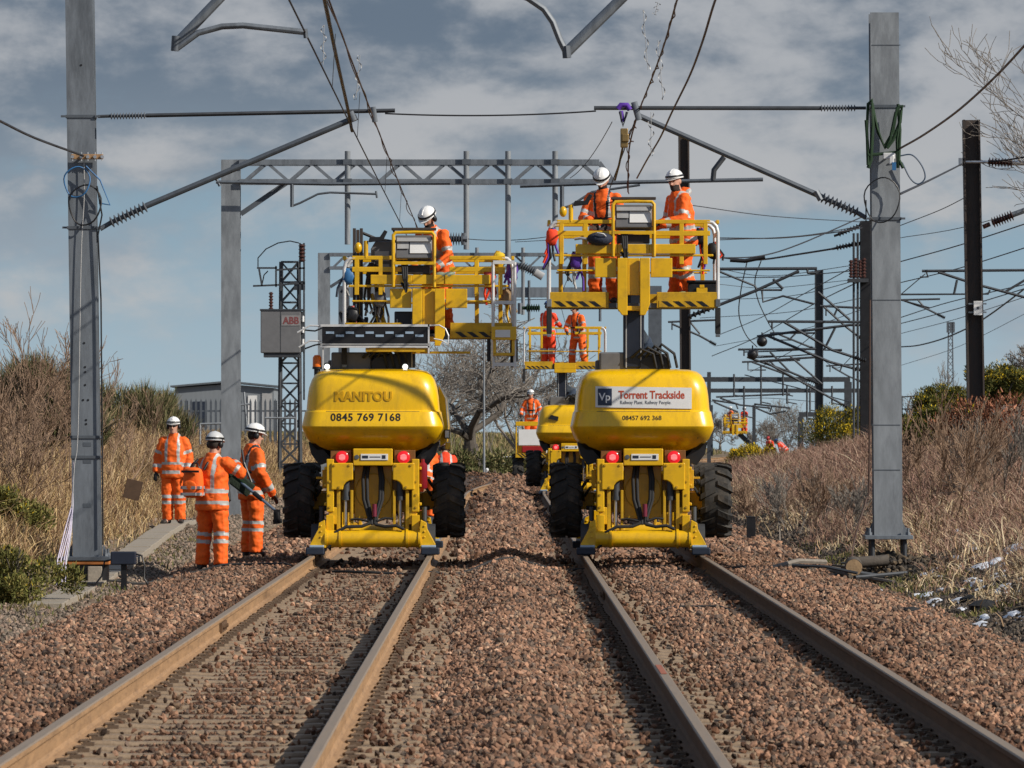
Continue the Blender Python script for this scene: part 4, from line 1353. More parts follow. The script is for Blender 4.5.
harness_bundle('violet slings hung at the outer side of the white gate of the lower platform', M2, 1.79, 0.66, 3.80, [PURP, PURP, M('violet_cloth', (0.2, 0.08, 0.4), 0.8)], 4, 4, 0.45)
harness_bundle('tan rope bundle dangling inside the white gate of the lower platform', M2, 1.72, 0.70, 3.45, [WOOD, WOOD, YELW], 5, 4, 0.5)
harness_bundle('black hoist straps hanging beside the grey case on the lower platform', M2, -0.02, 0.70, 3.78, [BLK, BRN, BLK], 6, 7, 0.75)
harness_bundle('blue slings hanging at the beacon end of the lower platform', M2, -0.33, 0.62, 3.72, [BLUEC, DBLUE, BLK], 7, 4, 0.5)
harness_bundle('grey cloth and dark straps hanging in the middle of the lower platform, beacon side', M2, 0.08, 0.66, 3.42, [GREYP, BLK, BRN, GREYP], 11, 6, 0.5)
harness_bundle('red and black air lines hanging below the case on the lower platform', M2, -0.28, 0.70, 3.22, [BLK, REDP, BLK], 12, 4, 0.35)
harness_bundle('grey and violet lines hanging at the beacon end of the higher platform', M1, -0.86, 0.60, 3.92, [PURP, GREYL, BLK, PURP], 13, 6, 0.55)
harness_bundle('yellow ropes coiled along the end rail of the lower platform', M2, 1.62, 0.75, 3.93, [M('yellow_rope', (0.60, 0.42, 0.02), 0.8), bpy.data.materials['yellow_rope'], YELW], 14, 6, 0.22)
harness_bundle('dark jacket slung over the end rail of the higher platform', M1, 0.92, 0.70, 4.05, [BLK, ORGR, BLK], 15, 4, 0.4)
# black crate with yellow clasp, and a pale sack
cr = thing('tool_crate', 'black plastic crate with a yellow clasp on the floor of the higher platform', 'crate', local(M1, 0.80, 1.05, 3.258))
mb = MB(); mb.b2(-0.20, 0.20, -0.15, 0.15, 0, 0.26); mb.b2(-0.215, 0.215, -0.165, 0.165, 0.262, 0.30); mb.build('crate_body', BLK, cr, bevel=0.015)
mb = MB(); mb.b2(-0.09, 0.05, -0.185, -0.166, 0.10, 0.20); mb.b2(-0.05, 0.01, -0.19, -0.186, 0.2, 0.24); mb.build('clasp', YEL, cr, bevel=0.006)
sk = soft_bag('sack', 'pale green sack lying at the feet of the bearded worker', M1, 0.52, 0.85, 3.33, 0.13, 0.09, 0.08, M('pale_green_sack', (0.30, 0.36, 0.17), 0.8, bump=0.3), 3)
soft_bag('sack', 'grey-green rolled sheet lying on the beam next to the crouched worker of the lower platform', M2, 0.92, 0.62, 3.62, 0.14, 0.07, 0.05, M('rolled_sheet', (0.25, 0.30, 0.22), 0.7, bump=0.4), 8)
# grey equipment case, screens and stacked timbers on the lower platform
cs = thing('equipment_case', 'grey equipment case with a sloped lid standing next to the console of the lower platform', 'equipment case', local(M2, 0.10, 0.85, 3.60))
mb = MB(); mb.prism([(-0.13, 0), (0.17, 0), (0.17, 0.46), (-0.08, 0.46), (-0.14, 0.36)], -0.12, 0.12); mb.build('case_body', GREYP, cs, bevel=0.012)
mb = MB(); mb.b2(-0.09, 0.10, -0.132, -0.122, 0.20, 0.33); mb.b2(-0.09, 0.10, -0.132, -0.122, 0.06, 0.16); mb.build('vent_plate', GREYL, cs, bevel=0.004)
mb = MB()
for k in range(3):
    mb.b2(-0.02 + 0.01, 0.01, 0, 0, 0, 0) if False else None
tb = thing('timber_bundle', 'dark upright timbers strapped to the beacon end of the lower platform', 'timbers', local(M2, -0.21, 0.85, 2.87))
for k in range(3):
    mb = MB(); mb.b2(-0.065 + 0.045 * k, -0.025 + 0.045 * k, -0.04, 0.04, 0.0, 1.36 - 0.02 * (k % 2)); mb.build('timber', BRN, tb, bevel=0.004)
mb = MB(); mb.tube([(0.06, 0, 1.30), (0.25, 0.02, 1.22), (0.45, 0.03, 1.19), (0.62, 0.0, 1.20)], 0.022, 6); mb.build('rope_end', BLK, tb)
# small parts lying about the lower platform
rr = random.Random(5)
tr = thing('hand_tools', 'heap of dark hand tools and a yellow jack on the lower platform floor', 'tools', local(M2, -0.15, 0.75, 2.862))
mb = MB()
for k in range(7):
    x = rr.uniform(-0.2, 0.3); mb.bar((x, rr.uniform(-0.1, 0.1), 0.03), (x + rr.uniform(-0.2, 0.2), 0.05, rr.uniform(0.08, 0.3)), 0.05, 0.05)
mb.b2(-0.25, 0.05, -0.08, 0.08, 0.0, 0.11)
mb.build('tool_heap', BLK, tr, bevel=0.006)
mb = MB(); mb.bar((0.25, 0, 0.02), (0.12, 0.02, 0.52), 0.06, 0.05); mb.bar((0.33, 0, 0.02), (0.20, 0.02, 0.42), 0.03, 0.04); mb.build('jack', YEL, tr, bevel=0.006)

# ---------------------------------------------------------------- machine following on the second track, with raised platform
def following_machine():
    root = thing('access_platform', 'yellow road-rail access platform standing behind the signed machine, two workers on its raised deck', 'access platform', (1.83, 160.0, -0.10), 0, 'yellow road-rail access platforms')
    rail_gear(root, 0.10)
    chassis(root); body = turret(root)
    superstructure(root, -0.22, 3.40, 0.7)
    basket(root, -0.15, 3.42, 0.55, style='O')
    w = MB(); w.prism([(-0.60, 2.03), (-0.34, 1.97), (-0.32, 2.08), (-0.52, 2.13)], -0.02, 0.03)
    w.build('vent_hole', BLK, body)
    return root
M3 = following_machine()

# low man-carrying platform beyond it
def low_platform():
    root = thing('rail_trolley', 'low yellow and white caged rail trolley carrying one worker beyond the following machine', 'rail trolley', (0.93, 190.0, -0.1), 0)
    b = MB(); b.b2(-0.5, 0.5, 0, 2.0, 0.86, 1.0)
    for s in (-1, 1):
        b.b2(s * 0.46, s * 0.5, 0, 2.0, 1.0, 2.0)
    b.b2(-0.5, 0.5, -0.03, 0.02, 1.86, 2.0)
    b.b2(-0.44, 0.44, 0.1, 1.9, 1.001, 1.248)
    bo = b.build('deck', YEL, root, bevel=0.01)
    ys, ks = MB(), MB(); hazard(ys, ks, -0.5, 0.5, -0.035, 0.86, 1.0, 0.06); ys.build('hazard_strip', YELW, bo); ks.build('hazard_bars', BLK, bo)
    b = MB(); b.b2(-0.40, 0.40, -0.01, 0.01, 1.25, 1.75); b.b2(0.47, 0.5, -0.02, 0.0, 1.0, 1.9); b.build('front_sheet', WHITE, root)
    b = MB(); b.b2(-0.3, 0.35, -0.06, 0.02, 1.02, 1.22); b.build('winch', REDP, root, bevel=0.02)
    for x in (-0.42, 0.42):
        for y in (0.6, 1.8):
            wheel(root, x, y, 0.48, 0.5, 0.34)
    return root
M4 = low_platform()
# ================================================================== PLACING THE PEOPLE
def gz(x, y):
    return max(gh(x, y), float(bed_h(np.array([x]), np.array([y]))[0]) if abs(x - float(curve_off(y))) < 4.6 else -9)

p1, i1 = person('worker in orange seen from behind, wearing an orange rucksack, one arm raised', (-3.73, 77.2, gz(-3.73, 77.2) + 0.01), R(-34),
       dict(lean=3, armR=((0.33, 0.16, 1.26), (0.10, 0.30, 1.40)), armL=((0.27, 0.10, 1.14), (0.16, 0.30, 1.02)), legL=((0.14, 0.03, 0.49), (0.17, 0.0, 0.09)), legR=((0.13, 0.02, 0.49), (0.15, -0.02, 0.09)), yaw=0), seed=1, bulk=1.12, helmet=HELMG, scale=1.0)
p2, i2 = person('worker in orange turned towards the tyre, carrying a dark green bag and a metal pole', (-3.44, 82.4, gz(-3.44, 82.4) + 0.01), R(-62),
       dict(lean=2, armR=((0.27, 0.0, 1.12), (0.17, 0.24, 0.84)), armL=((0.25, 0.06, 1.12), (0.12, 0.30, 0.95)), yaw=-10, pitch=8), seed=2, bulk=1.08, harness=True, scale=1.03)
p3, i3 = person('worker in orange standing on the concrete troughing, facing us with dark goggles and arms hanging', (-5.36, 98.0, 0.085), R(172),
       dict(armL=((0.26, -0.02, 1.12), (0.25, 0.10, 0.86)), armR=((0.27, -0.02, 1.12), (0.29, 0.06, 0.86)), legL=((0.10, 0.02, 0.49), (0.11, 0.0, 0.09)), legR=((0.10, 0.02, 0.49), (0.11, 0.0, 0.09))), seed=3, bulk=1.12, glasses=True, scale=0.98, helmet=HELM)
p4, i4 = person('worker in orange with white helmet and mask bending over the console of the lower platform', (-0.82, 78.25, 2.862), R(150),
       dict(lean=22, drop=0.06, pitch=12, armL=((0.27, 0.16, 1.14), (0.16, 0.38, 1.05)), armR=((0.26, 0.14, 1.14), (0.14, 0.36, 1.02)), legL=((0.12, 0.10, 0.48), (0.13, 0.0, 0.09)), legR=((0.12, 0.10, 0.48), (0.13, 0.0, 0.09))), seed=4, beard=True)
p5, i5 = person('worker in orange on the higher platform looking down, black scarf at the neck', (1.335, 78.25, 3.257), R(166),
       dict(lean=9, pitch=26, drop=0.0, armL=((0.27, 0.10, 1.13), (0.14, 0.34, 1.10)), armR=((0.25, 0.12, 1.14), (0.10, 0.33, 1.12))), seed=5, harness=True, beard=True, ears=False)
p6, i6 = person('bearded worker with pale hood on the higher platform, one hand on the rail', (2.36, 78.2, 3.257), R(118),
       dict(lean=8, drop=0.02, yaw=34, armL=((0.24, 0.12, 1.13), (0.12, 0.40, 1.10)), armR=((0.26, 0.05, 1.12), (0.2, 0.32, 1.06)), legL=((0.12, 0.06, 0.49), (0.16, -0.05, 0.09)), legR=((0.12, 0.02, 0.49), (0.14, 0.05, 0.09))), seed=6, harness=False, beard=True, hood=True, ears=False, bulk=1.05)
p7, i7 = person('worker in red-orange with blue helmet seen from behind on the deck of the following machine', (1.24, 161.1, 3.325), R(-35),
       dict(armL=((0.26, 0.10, 1.14), (0.14, 0.32, 1.06)), armR=((0.26, 0.12, 1.14), (0.16, 0.34, 1.10))), cloth=ORGR, helmet=HELMB, seed=7, voxel=0.022, scale=1.0)
p8, i8 = person('worker in orange facing us on the following machine, arms held out to one side', (2.05, 161.1, 3.325), R(150),
       dict(lean=16, drop=0.04, armL=((0.28, 0.14, 1.18), (0.30, 0.36, 1.12)), armR=((0.27, 0.14, 1.14), (0.14, 0.36, 1.08)), legL=((0.15, 0.04, 0.49), (0.2, 0.0, 0.09)), legR=((0.15, 0.04, 0.49), (0.2, 0.0, 0.09))), seed=8, voxel=0.022, harness=True)
p9, i9 = person('worker in orange riding in the low rail trolley beyond the following machine', (M4.location.x - 0.0, 191.0, 1.15), R(175),
       dict(lean=8, armL=((0.30, 0.02, 1.14), (0.30, 0.24, 1.0)), armR=((0.30, 0.02, 1.14), (0.30, 0.24, 1.0))), seed=9, voxel=0.026, harness=True)
p10, i10 = person('worker in orange stooping on the track just beyond the fire extinguisher, back towards us', (-1.56, 120.0, gz(-1.56, 120.0) + 0.02), R(-12),
       dict(lean=20, drop=0.05, pitch=10, armL=((0.2, 0.2, 1.06), (0.14, 0.32, 0.86)), armR=((0.2, 0.2, 1.06), (0.14, 0.32, 0.86)), legL=((0.14, 0.12, 0.47), (0.14, 0.0, 0.09)), legR=((0.14, 0.12, 0.47), (0.14, 0.0, 0.09))), seed=10, voxel=0.022)
p11, i11 = person('worker in red-orange with white helmet stooping further up the track, half hidden by a tyre', (-1.16, 126.0, gz(-1.16, 126.0) + 0.02), R(8),
       dict(lean=27, drop=0.10, pitch=-6, armL=((0.2, 0.2, 1.06), (0.14, 0.32, 0.86)), armR=((0.2, 0.2, 1.06), (0.14, 0.32, 0.86)), legL=((0.14, 0.14, 0.46), (0.14, 0.0, 0.09)), legR=((0.14, 0.14, 0.46), (0.14, 0.0, 0.09))), cloth=ORGR, seed=11, voxel=0.022)
for k, (px, lab, cl) in enumerate(((772, 'tiny worker in red-orange stooping on the distant track beside the brambles', ORGR), (786, 'tiny worker in red-orange crouching next to another on the distant track', ORGR))):
    X = (px - CX) * 340 / F
    person(lab, (X, 340 + k, gz(X, 340.0 + k)), R(150 - 90 * k), dict(lean=38 + 10 * k, drop=0.15, armL=((0.2, 0.2, 1.06), (0.14, 0.32, 0.86)), armR=((0.2, 0.2, 1.06), (0.14, 0.32, 0.86))), cloth=cl, helmet=HELMB if k else REDP, seed=20 + k, voxel=0.035)

# rucksack on the first worker
U = i1['U']
rk = thing('rucksack', 'orange rucksack with two reflective stripes worn by the worker seen from behind', 'rucksack', p1.matrix_basis @ U((-0.10, -0.27, 1.12)), p1.rotation_euler.z + 0.25)
rk.scale = (0.86, 0.9, 0.92)
mb = MB(); mb.loft([[(x * k, y * k2, z) for x, y in ((-0.18, -0.12), (0.17, -0.12), (0.17, 0.11), (-0.18, 0.11))] for z, k, k2 in ((-0.23, 0.9, 0.9), (-0.18, 1.03, 1.0), (0.0, 1.0, 1.0), (0.13, 0.93, 0.9), (0.21, 0.72, 0.65))])
mb.b2(-0.15, 0.13, -0.165, -0.119, -0.19, 0.04)
ro = mb.build('bag_body', ORG, rk, smooth=180)
sb = ro.modifiers.new('soft', 'SUBSURF'); sb.levels = 2; sb.render_levels = 2
mb = MB()
for z in (-0.10, 0.0 - 0.19):
    mb.b2(-0.165, 0.15, -0.118, 0.07, z, z + 0.04)
    mb.b2(-0.115, 0.095, -0.160, -0.11, z, z + 0.04)
mb.build('stripe', GREYL, ro)
mb = MB(); mb.b2(-0.15, 0.13, -0.126, -0.10, 0.13, 0.16); mb.tube([(-0.08, 0.05, 0.19), (-0.04, 0.05, 0.26), (0.04, 0.05, 0.26), (0.07, 0.05, 0.19)], 0.012, 6)
mb.tube([(-0.08, 0.08, 0.17), (-0.05, 0.13, 0.26), (-0.02, 0.20, 0.31)], 0.018, 6); mb.tube([(0.13, 0.08, 0.17), (0.17, 0.13, 0.26), (0.19, 0.20, 0.31)], 0.018, 6)
mb.build('straps', BLK, rk, smooth=60)

# pole tool and bag carried by the second
def wp(px, py, Y):
    return P(px, py, Y)
a = wp(231, 474, 81.95); b = wp(277, 512, 81.5)
tl = thing('tool_pole', 'steel pole with a black end block carried slanting down towards the tyre', 'pole', a)
mb = MB(); mb.tube([Vector((0, 0, 0)), b - a], 0.020, 10); mb.build('shaft', M('blue_grey_metal', (0.22, 0.27, 0.34), 0.4, metal=0.6), tl, smooth=40)
mb = MB(); mb.tube([b - a, b - a + Vector((0.0, 0, -0.12))], 0.05, 10); mb.box(b - a, (0.09, 0.07, 0.07)); mb.tube([b - a + Vector((0.0, 0, -0.10)), b - a + Vector((0.01, 0, -0.16))], 0.065, 10)
mb.build('end_block', BLK, tl, smooth=40)
mb = MB(); d = (b - a).normalized(); mb.tube([(b - a) * 0.50, (b - a) * 0.68], 0.032, 10); mb.build('grip', BLK, tl, smooth=40)
gb = thing('shoulder_bag', 'dark green and black shoulder bag slung between the two nearest workers', 'bag', wp(238, 481, 81.9))
mb = MB()
rot = Matrix.Rotation(R(38), 3, 'Y')
mb.box((0, 0, 0), (0.46, 0.14, 0.20), rot=rot); mb.box(rot @ Vector((-0.16, -0.08, 0.03)), (0.12, 0.04, 0.10), rot=rot)
mb.build('bag_body', M('dark_green_cloth', (0.016, 0.026, 0.014), 0.8, bump=0.4), gb, bevel=0.035)
mb = MB(); mb.tube([rot @ Vector((0.16, -0.04, 0.1)), Vector((0.08, 0.02, 0.25)), Vector((0.05, 0.12, 0.42))], 0.016, 6); mb.tube([rot @ Vector((-0.12, -0.09, -0.09)), Vector((-0.12, -0.1, -0.25)), Vector((-0.22, -0.12, -0.34))], 0.04, 6)
mb.build('strap', BLK, gb)
mb = MB(); mb.box(rot @ Vector((0.02, -0.078, 0.04)), (0.22, 0.012, 0.025), rot=rot); mb.build('green_trim', ROPE, gb)
# ================================================================== OVERHEAD LINE
def h_mast(name, label, X, Y, zb, zt, w, mat, lean=0.0, flange_front=True, group=None, depth=None, t=0.025, cat='mast'):
    root = thing(name, label, cat, (X, Y, zb), 0, group)
    h = zt - zb
    d = depth or w
    mb = MB()
    def col(x0, x1, y0, y1):
        mb.loft([[(x0, y0, 0), (x1, y0, 0), (x1, y1, 0), (x0, y1, 0)], [(x0 + lean, y0, h), (x1 + lean, y0, h), (x1 + lean, y1, h), (x0 + lean, y1, h)]])
    if flange_front:
        col(-w / 2, w / 2, -d / 2, -d / 2 + t); col(-w / 2, w / 2, d / 2 - t, d / 2); col(-t / 2, t / 2, -d / 2 + t, d / 2 - t)
    else:
        col(-w / 2, -w / 2 + t * 1.4, -d / 2, d / 2); col(w / 2 - t * 1.4, w / 2, -d / 2, d / 2); col(-w / 2 + t * 1.4, w / 2 - t * 1.4, -t / 2, t / 2)
    mb.build('column', mat, root)
    return root

def insulator(mb, a, b, r0, r1, n):
    a, b = Vector(a), Vector(b)
    L = (b - a).length
    prof = [(0, r0)]
    for k in range(n):
        u = L * (k + 0.15) / n
        v = L / n
        prof += [(u, r0), (u + 0.28 * v, r1), (u + 0.42 * v, r1), (u + 0.62 * v, r0)]
    prof.append((L, r0))
    mb.lathe(a, b - a, prof, 12)

def rig(name, label, cat, parts, group=None, base=None):
    """parts: (part name, material, [tube specs (world points, radius)], [insulator specs (a,b,r0,r1,n)])"""
    first = parts[0][2][0][0][0] if parts[0][2] else parts[0][3][0][0]
    o = Vector(base if base is not None else first)
    root = thing(name, label, cat, o, 0, group)
    for pn, mat, tubes, ins in parts:
        mb = MB()
        for pts, r in tubes:
            mb.tube([Vector(p) - o for p in pts], r, 8)
        for a, b, r0, r1, n in ins:
            insulator(mb, Vector(a) - o, Vector(b) - o, r0, r1, n)
        mb.build(pn, mat, root, smooth=45)
    return root

def wire(label, pts, r=0.008, mat=None, sag=0.0, n=24, group='overhead wires', twist=0, cat='wire', name='overhead_wire'):
    """pts: world points; straight spans subdivided with a little sag"""
    out = []
    pts = [Vector(p) for p in pts]
    if len(pts) > 2:
        ex = [pts[0] * 2 - pts[1]] + pts + [pts[-1] * 2 - pts[-2]]
        sm = []
        for i in range(1, len(ex) - 2):
            p0, p1, p2, p3 = ex[i - 1:i + 3]
            for q in range(6):
                t = q / 6
                sm.append(0.5 * ((2 * p1) + (p2 - p0) * t + (2 * p0 - 5 * p1 + 4 * p2 - p3) * t * t + (3 * p1 - p0 - 3 * p2 + p3) * t ** 3))
        pts = sm + [pts[-1]]
        sag = 0.0
        n = max(2, n // 6)
    for i in range(len(pts) - 1):
        a, b = pts[i], pts[i + 1]
        for k in range(n):
            t = k / n
            q = a.lerp(b, t)
            q.z -= sag * 4 * t * (1 - t)
            out.append(q)
    out.append(pts[-1])
    o = out[0].copy()
    mb = MB(); mb.tube([q - o for q in out], r, 6)
    if twist:
        rr = random.Random(int(o.x * 100))
        sp = []
        for k in range(twist * 10):
            t = k / (twist * 10 - 1) * (len(out) - 1)
            i = min(int(t), len(out) - 2)
            q = out[i].lerp(out[i + 1], t - i)
            a = k * 0.63
            rad = 0.012 + 0.05 * max(0, mnoise.noise(Vector((k * 0.13, o.x, 0))))
            sp.append(q - o + Vector((math.cos(a) * rad, 0, math.sin(a) * rad - 0.02)))
        mb.tube(sp, r * 0.7, 5)
    ob = mb.build(name, mat or WIRE, None, smooth=60)
    ob.location = o
    return tag(ob, label, cat, group)

MG = 'steel masts of the overhead line'
# ---- the two nearest galvanised masts
mL = h_mast('mast', 'tall grey mast beside the kerb with blue and black coils, white bundle at its foot', -5.18, 75.0, 0.035, 7.02, 0.345, GALV, lean=-0.096, group=MG)
mR = h_mast('mast', 'tall grey mast among the brambles, draped with green rope', 4.82, 75.0, 0.30, 6.82, 0.355, GALVP, lean=-0.05, group=MG)

def mast_foot(root, zg, orange):
    mb = MB(); mb.b2(-0.30, 0.30, -0.30, 0.30, -0.05, 0.0)
    bp = mb.build('base_plate', GALVD if orange else GALV, root, bevel=0.006)
    for x in (-0.24, 0.24):
        for y in (-0.24, 0.24):
            mb = MB()
            mb.tube([(x, y, 0.002), (x, y, 0.09)], 0.018, 8); mb.lathe((x, y, 0.004), (0, 0, 1), [(0, 0.035), (0.035, 0.035), (0.036, 0.001)], 6)
            mb.build('anchor_bolt', GALV, bp)
    mb = MB()
    if orange:
        mb.tube([(0, 0, -0.62), (0, 0, -0.055)], 0.27, 20)
    else:
        for x in (-0.2, 0.2):
            for y in (-0.2, 0.2):
                mb.tube([(x, y, -0.55), (x, y, -0.051)], 0.03, 8)
        mb.tube([(0, 0, -0.7), (0, 0, -0.32)], 0.26, 16)
    mb.build('foundation', BLK if orange else STEEL, root, smooth=40)
    for s in (-1, 1):
        mb = MB(); mb.prism([(s * 0.19, 0.003), (s * 0.27, 0.003), (s * 0.19, 0.16)], -0.01, 0.01); mb.build('gusset', GALV, bp)
mast_foot(mL, -0.4, True); mast_foot(mR, -0.2, False)
mb = MB()
mb.b2(-0.29, 0.29, -0.285, 0.285, -0.10, -0.055); mb.build('orange_collar', M('orange_foam', (0.38, 0.13, 0.03), 0.8, var=0.4), mL, bevel=0.01)
mb = MB(); mb.b2(0.02, 0.20, -0.30, -0.27, -0.55, -0.12); mb.build('concrete_block', CONC, mL, bevel=0.01)

def z_at(py, Y=75.0): return H + (HY - py) * Y / F
def band(root, zz, w, lean_at, mat=GALVD, ext=0.05):
    mb = MB()
    z = zz - root.location.z
    mb.b2(-w / 2 - 0.012 + lean_at, w / 2 + 0.012 + lean_at, -w / 2 - 0.014, -w / 2 - 0.004, z - 0.018, z + 0.018)
    mb.b2(-w / 2 - 0.014 + lean_at, -w / 2 - 0.004 + lean_at, -w / 2, w / 2, z - 0.018, z + 0.018)
    mb.b2(w / 2 + 0.004 + lean_at, w / 2 + 0.014 + lean_at, -w / 2, w / 2, z - 0.018, z + 0.018)
    for s in (-1, 1):
        mb.b2(lean_at + s * (w / 2 + 0.01), lean_at + s * (w / 2 + 0.01 + ext), -w / 2 - 0.03, -w / 2 + 0.03, z - 0.012, z + 0.012)
    return mb.build('clamp_band', mat, root)
for py, ln in ((117, -0.078), (228, -0.06), (437, -0.02), (457, -0.015)):
    band(mL, z_at(py), 0.345, ln, ext=0.06 if py < 300 else 0.0)
for py in (107, 219):
    band(mR, z_at(py), 0.355, -0.03)

def coil(label, mat, px, py, Y, rx, rz, r, n=1, tail=None, name='cable_coil'):
    c = P(px, py, Y)
    mb = MB()
    for k in range(n):
        pts = []
        for q in range(25):
            a = 2 * math.pi * q / 24 + 0.6
            pts.append((rx * math.cos(a) * (1 + 0.06 * math.sin(3 * a + k)), -0.02 * k + 0.02 * math.sin(2 * a), rz * math.sin(a) * (1 + 0.05 * math.sin(2 * a + k)) ))
        mb.tube(pts, r, 6, caps=False)
    if tail:
        mb.tube([Vector(P(*t)) - c for t in tail], r, 6)
    o = mb.build(name, mat, None, smooth=60)
    o.location = c
    return tag(o, label, 'cable')
coil('blue cable looped against the kerbside mast', BLUEC, 77, 182, 74.70, 0.16, 0.19, 0.010, 1, [(86, 166, 74.7), (100, 180, 74.72), (110, 205, 74.75), (99, 203, 74.76)])
coil('black cable drooping round the kerbside mast below the blue loop', BLK, 85, 205, 74.72, 0.20, 0.25, 0.011, 1, [(97, 186, 74.72), (102, 215, 74.75), (98, 235, 74.78), (101, 300, 74.78), (102, 420, 74.78), (103, 545, 74.78)])
wire('thin pale earth wire running down the face of the kerbside mast', [P(84, 160, 74.78), P(84, 200, 74.78), P(81, 260, 74.78), P(78, 430, 74.77), P(74, 470, 74.75), P(71, 535, 74.6), P(64, 575, 74.3)], 0.007, GREYL, n=4, group=None, name='earth_wire')
mbx = thing('cable_clamp', 'rusty cable clamp with bolts on the face of the kerbside mast', 'clamp', P(84, 157, 74.76))
mb = MB(); mb.b2(-0.16, 0.24, -0.04, 0.0, -0.03, 0.035); mb.build('bar', RUST, mbx, bevel=0.006)
mb = MB()
for x in (-0.14, -0.03, 0.05, 0.14, 0.23):
    mb.tube([(x, -0.06, 0.0), (x, -0.02, 0.0)], 0.022, 8); mb.tube([(x, -0.03, -0.05), (x, -0.03, 0.06)], 0.008, 6)
mb.build('bolt', SILV, mbx)
# bundle of white cables at the foot
cbn = thing('cable_bundle', 'bundle of white and violet cables fanning out at the foot of the kerbside mast', 'cable', P(72, 490, 74.7))
o = P(72, 490, 74.7)
for k, (a1, a2, a3, a4) in enumerate(((73, 70, 64, 60), (72.5, 67, 59, 57), (73, 69, 61, 63), (72, 65, 57.5, 56.5), (73, 71, 66, 65))):
    mb = MB(); mb.tube([P(73.5, 462, 74.76) - o, P(73, 480, 74.76) - o, P(a1, 505, 74.72) - o, P(a2, 530, 74.6 - 0.05 * k) - o, P(a3, 560, 74.4 - 0.06 * k) - o, P(a4, 593, 74.0 - 0.08 * k) - o], 0.0075, 6)
    mb.build('cable', M('lilac_white', (0.55, 0.5, 0.62), 0.5) if k == 0 else bpy.data.materials['lilac_white'], cbn, smooth=60)
# black box on a short post beside the mast
jb = thing('junction_box', 'small black junction box on a stubby post beside the kerbside mast', 'junction box', P(124, 588, 74.0))
mb = MB(); mb.b2(-0.035, 0.035, -0.035, 0.035, -0.02, 0.33); mb.build('post', BLK, jb)
mb = MB(); mb.b2(-0.16, 0.15, -0.09, 0.09, 0.29, 0.45); mb.build('box', M('dark_navy_box', (0.015, 0.02, 0.035), 0.5), jb, bevel=0.012)
mb = MB(); mb.tube([(0.14, 0, 0.42), (0.22, -0.02, 0.40), (0.255, -0.03, 0.28), (0.25, -0.03, 0.12), (0.31, -0.04, 0.03), (0.42, -0.1, 0.02)], 0.013, 6); mb.build('lead', BLK, jb, smooth=60); mb = MB(); mb.tube([(-0.15, 0, 0.35), (-0.24, 0, 0.33), (-0.27, -0.05, 0.15), (-0.35, -0.06, 0.05), (-0.48, -0.06, 0.06)], 0.013, 6); mb.build('lead', BLK, jb, smooth=60)

# green rope over the other mast
rope = thing('rope', 'dark green rope looped over the bramble-side mast', 'rope', P(884, 150, 74.7))
o = P(884, 150, 74.7)
mb = MB()
loops = [[(868, 165), (867, 130), (868, 104), (872, 100), (873, 125), (871, 160), (868, 168)], [(872, 103), (876, 125), (884, 146), (893, 132), (897, 108), (902, 106), (900, 122), (893, 140), (887, 148)],
         [(898, 104), (900, 130), (899, 160), (903, 168)], [(872, 106), (878, 132), (885, 148), (890, 140), (896, 112)], [(868, 155), (880, 154), (899, 152)], [(866, 120), (868, 150), (869, 168)], [(901, 110), (897, 140), (898, 168)]]
for lp in loops:
    pts = [P(x, y, 74.66 + 0.02 * math.sin(i * 1.3)) - o for i, (x, y) in enumerate(lp)]
    mb.tube(pts, 0.022, 6)
mb.build('strand', ROPE, rope, smooth=60)
coil('black cable ring hanging on the bramble-side mast', BLK, 882, 200, 74.70, 0.22, 0.28, 0.009, 1, [(866, 200, 74.7), (866, 222, 74.75)])
wire('blue-grey cable loop standing off the bramble-side mast below the rope', [P(899, 156, 74.75), P(912, 155, 74.75), P(922, 166, 74.75), P(925, 178, 74.75), P(918, 184, 74.75), P(910, 178, 74.75), P(902, 162, 74.75)], 0.010, M('slate_cable', (0.05, 0.08, 0.13), 0.5), n=5, group=None, cat='cable', name='cable_loop')
cl = thing('cable_clamp', 'white and blue rag of clamps below the green rope', 'clamp', P(889, 156, 74.66))
mb = MB(); mb.box((0, 0, 0), (0.15, 0.05, 0.08)); mb.box((0.03, -0.03, -0.05), (0.06, 0.03, 0.12)); mb.build('clamp_body', ALU, cl, bevel=0.01)
mb = MB(); mb.box((0.06, -0.05, -0.13), (0.05, 0.02, 0.10)); mb.build('blue_tag', BLUEC, cl)
wire('rusty black cable from the bramble-side mast down to the cut log', [P(870, 300, 74.72), P(869, 480, 74.72), P(866, 500, 74.6), P(857, 530, 74.3), P(852, 555, 74.0), P(853, 575, 73.6)], 0.013, M('brown_cable', (0.07, 0.04, 0.03), 0.7), n=6, group=None, cat='cable', name='cable')

for py, px in ((65, 81), (343, 84), (367, 85), (372, 85), (385, 85), (400, 83), (400, 88), (420, 86), (424, 86)):
    mb = MB(); q = P(px, py, 74.8) - mL.location; mb.lathe((q.x, -0.1735, q.z), (0, -1, 0), [(0, 0.014), (0.004, 0.014)], 8); mb.build('bolt_hole', BLK, mL)
for py in (444, 461, 505):
    mb = MB(); q = P(87, py, 74.8) - mL.location; mb.b2(q.x - 0.05, q.x + 0.05, -0.176, -0.1735, q.z - 0.03, q.z + 0.02); mb.build('paint_patch', GALVD, mL)
for py, px in ((45, 876), (300, 884), (425, 885), (470, 883)):
    mb = MB(); q = P(px, py, 74.8) - mR.location; mb.b2(-0.178 - 0.03, 0.178 - 0.03, -0.181, -0.1785, q.z - 0.006, q.z + 0.006); mb.build('weld_seam', GALVD, mR)
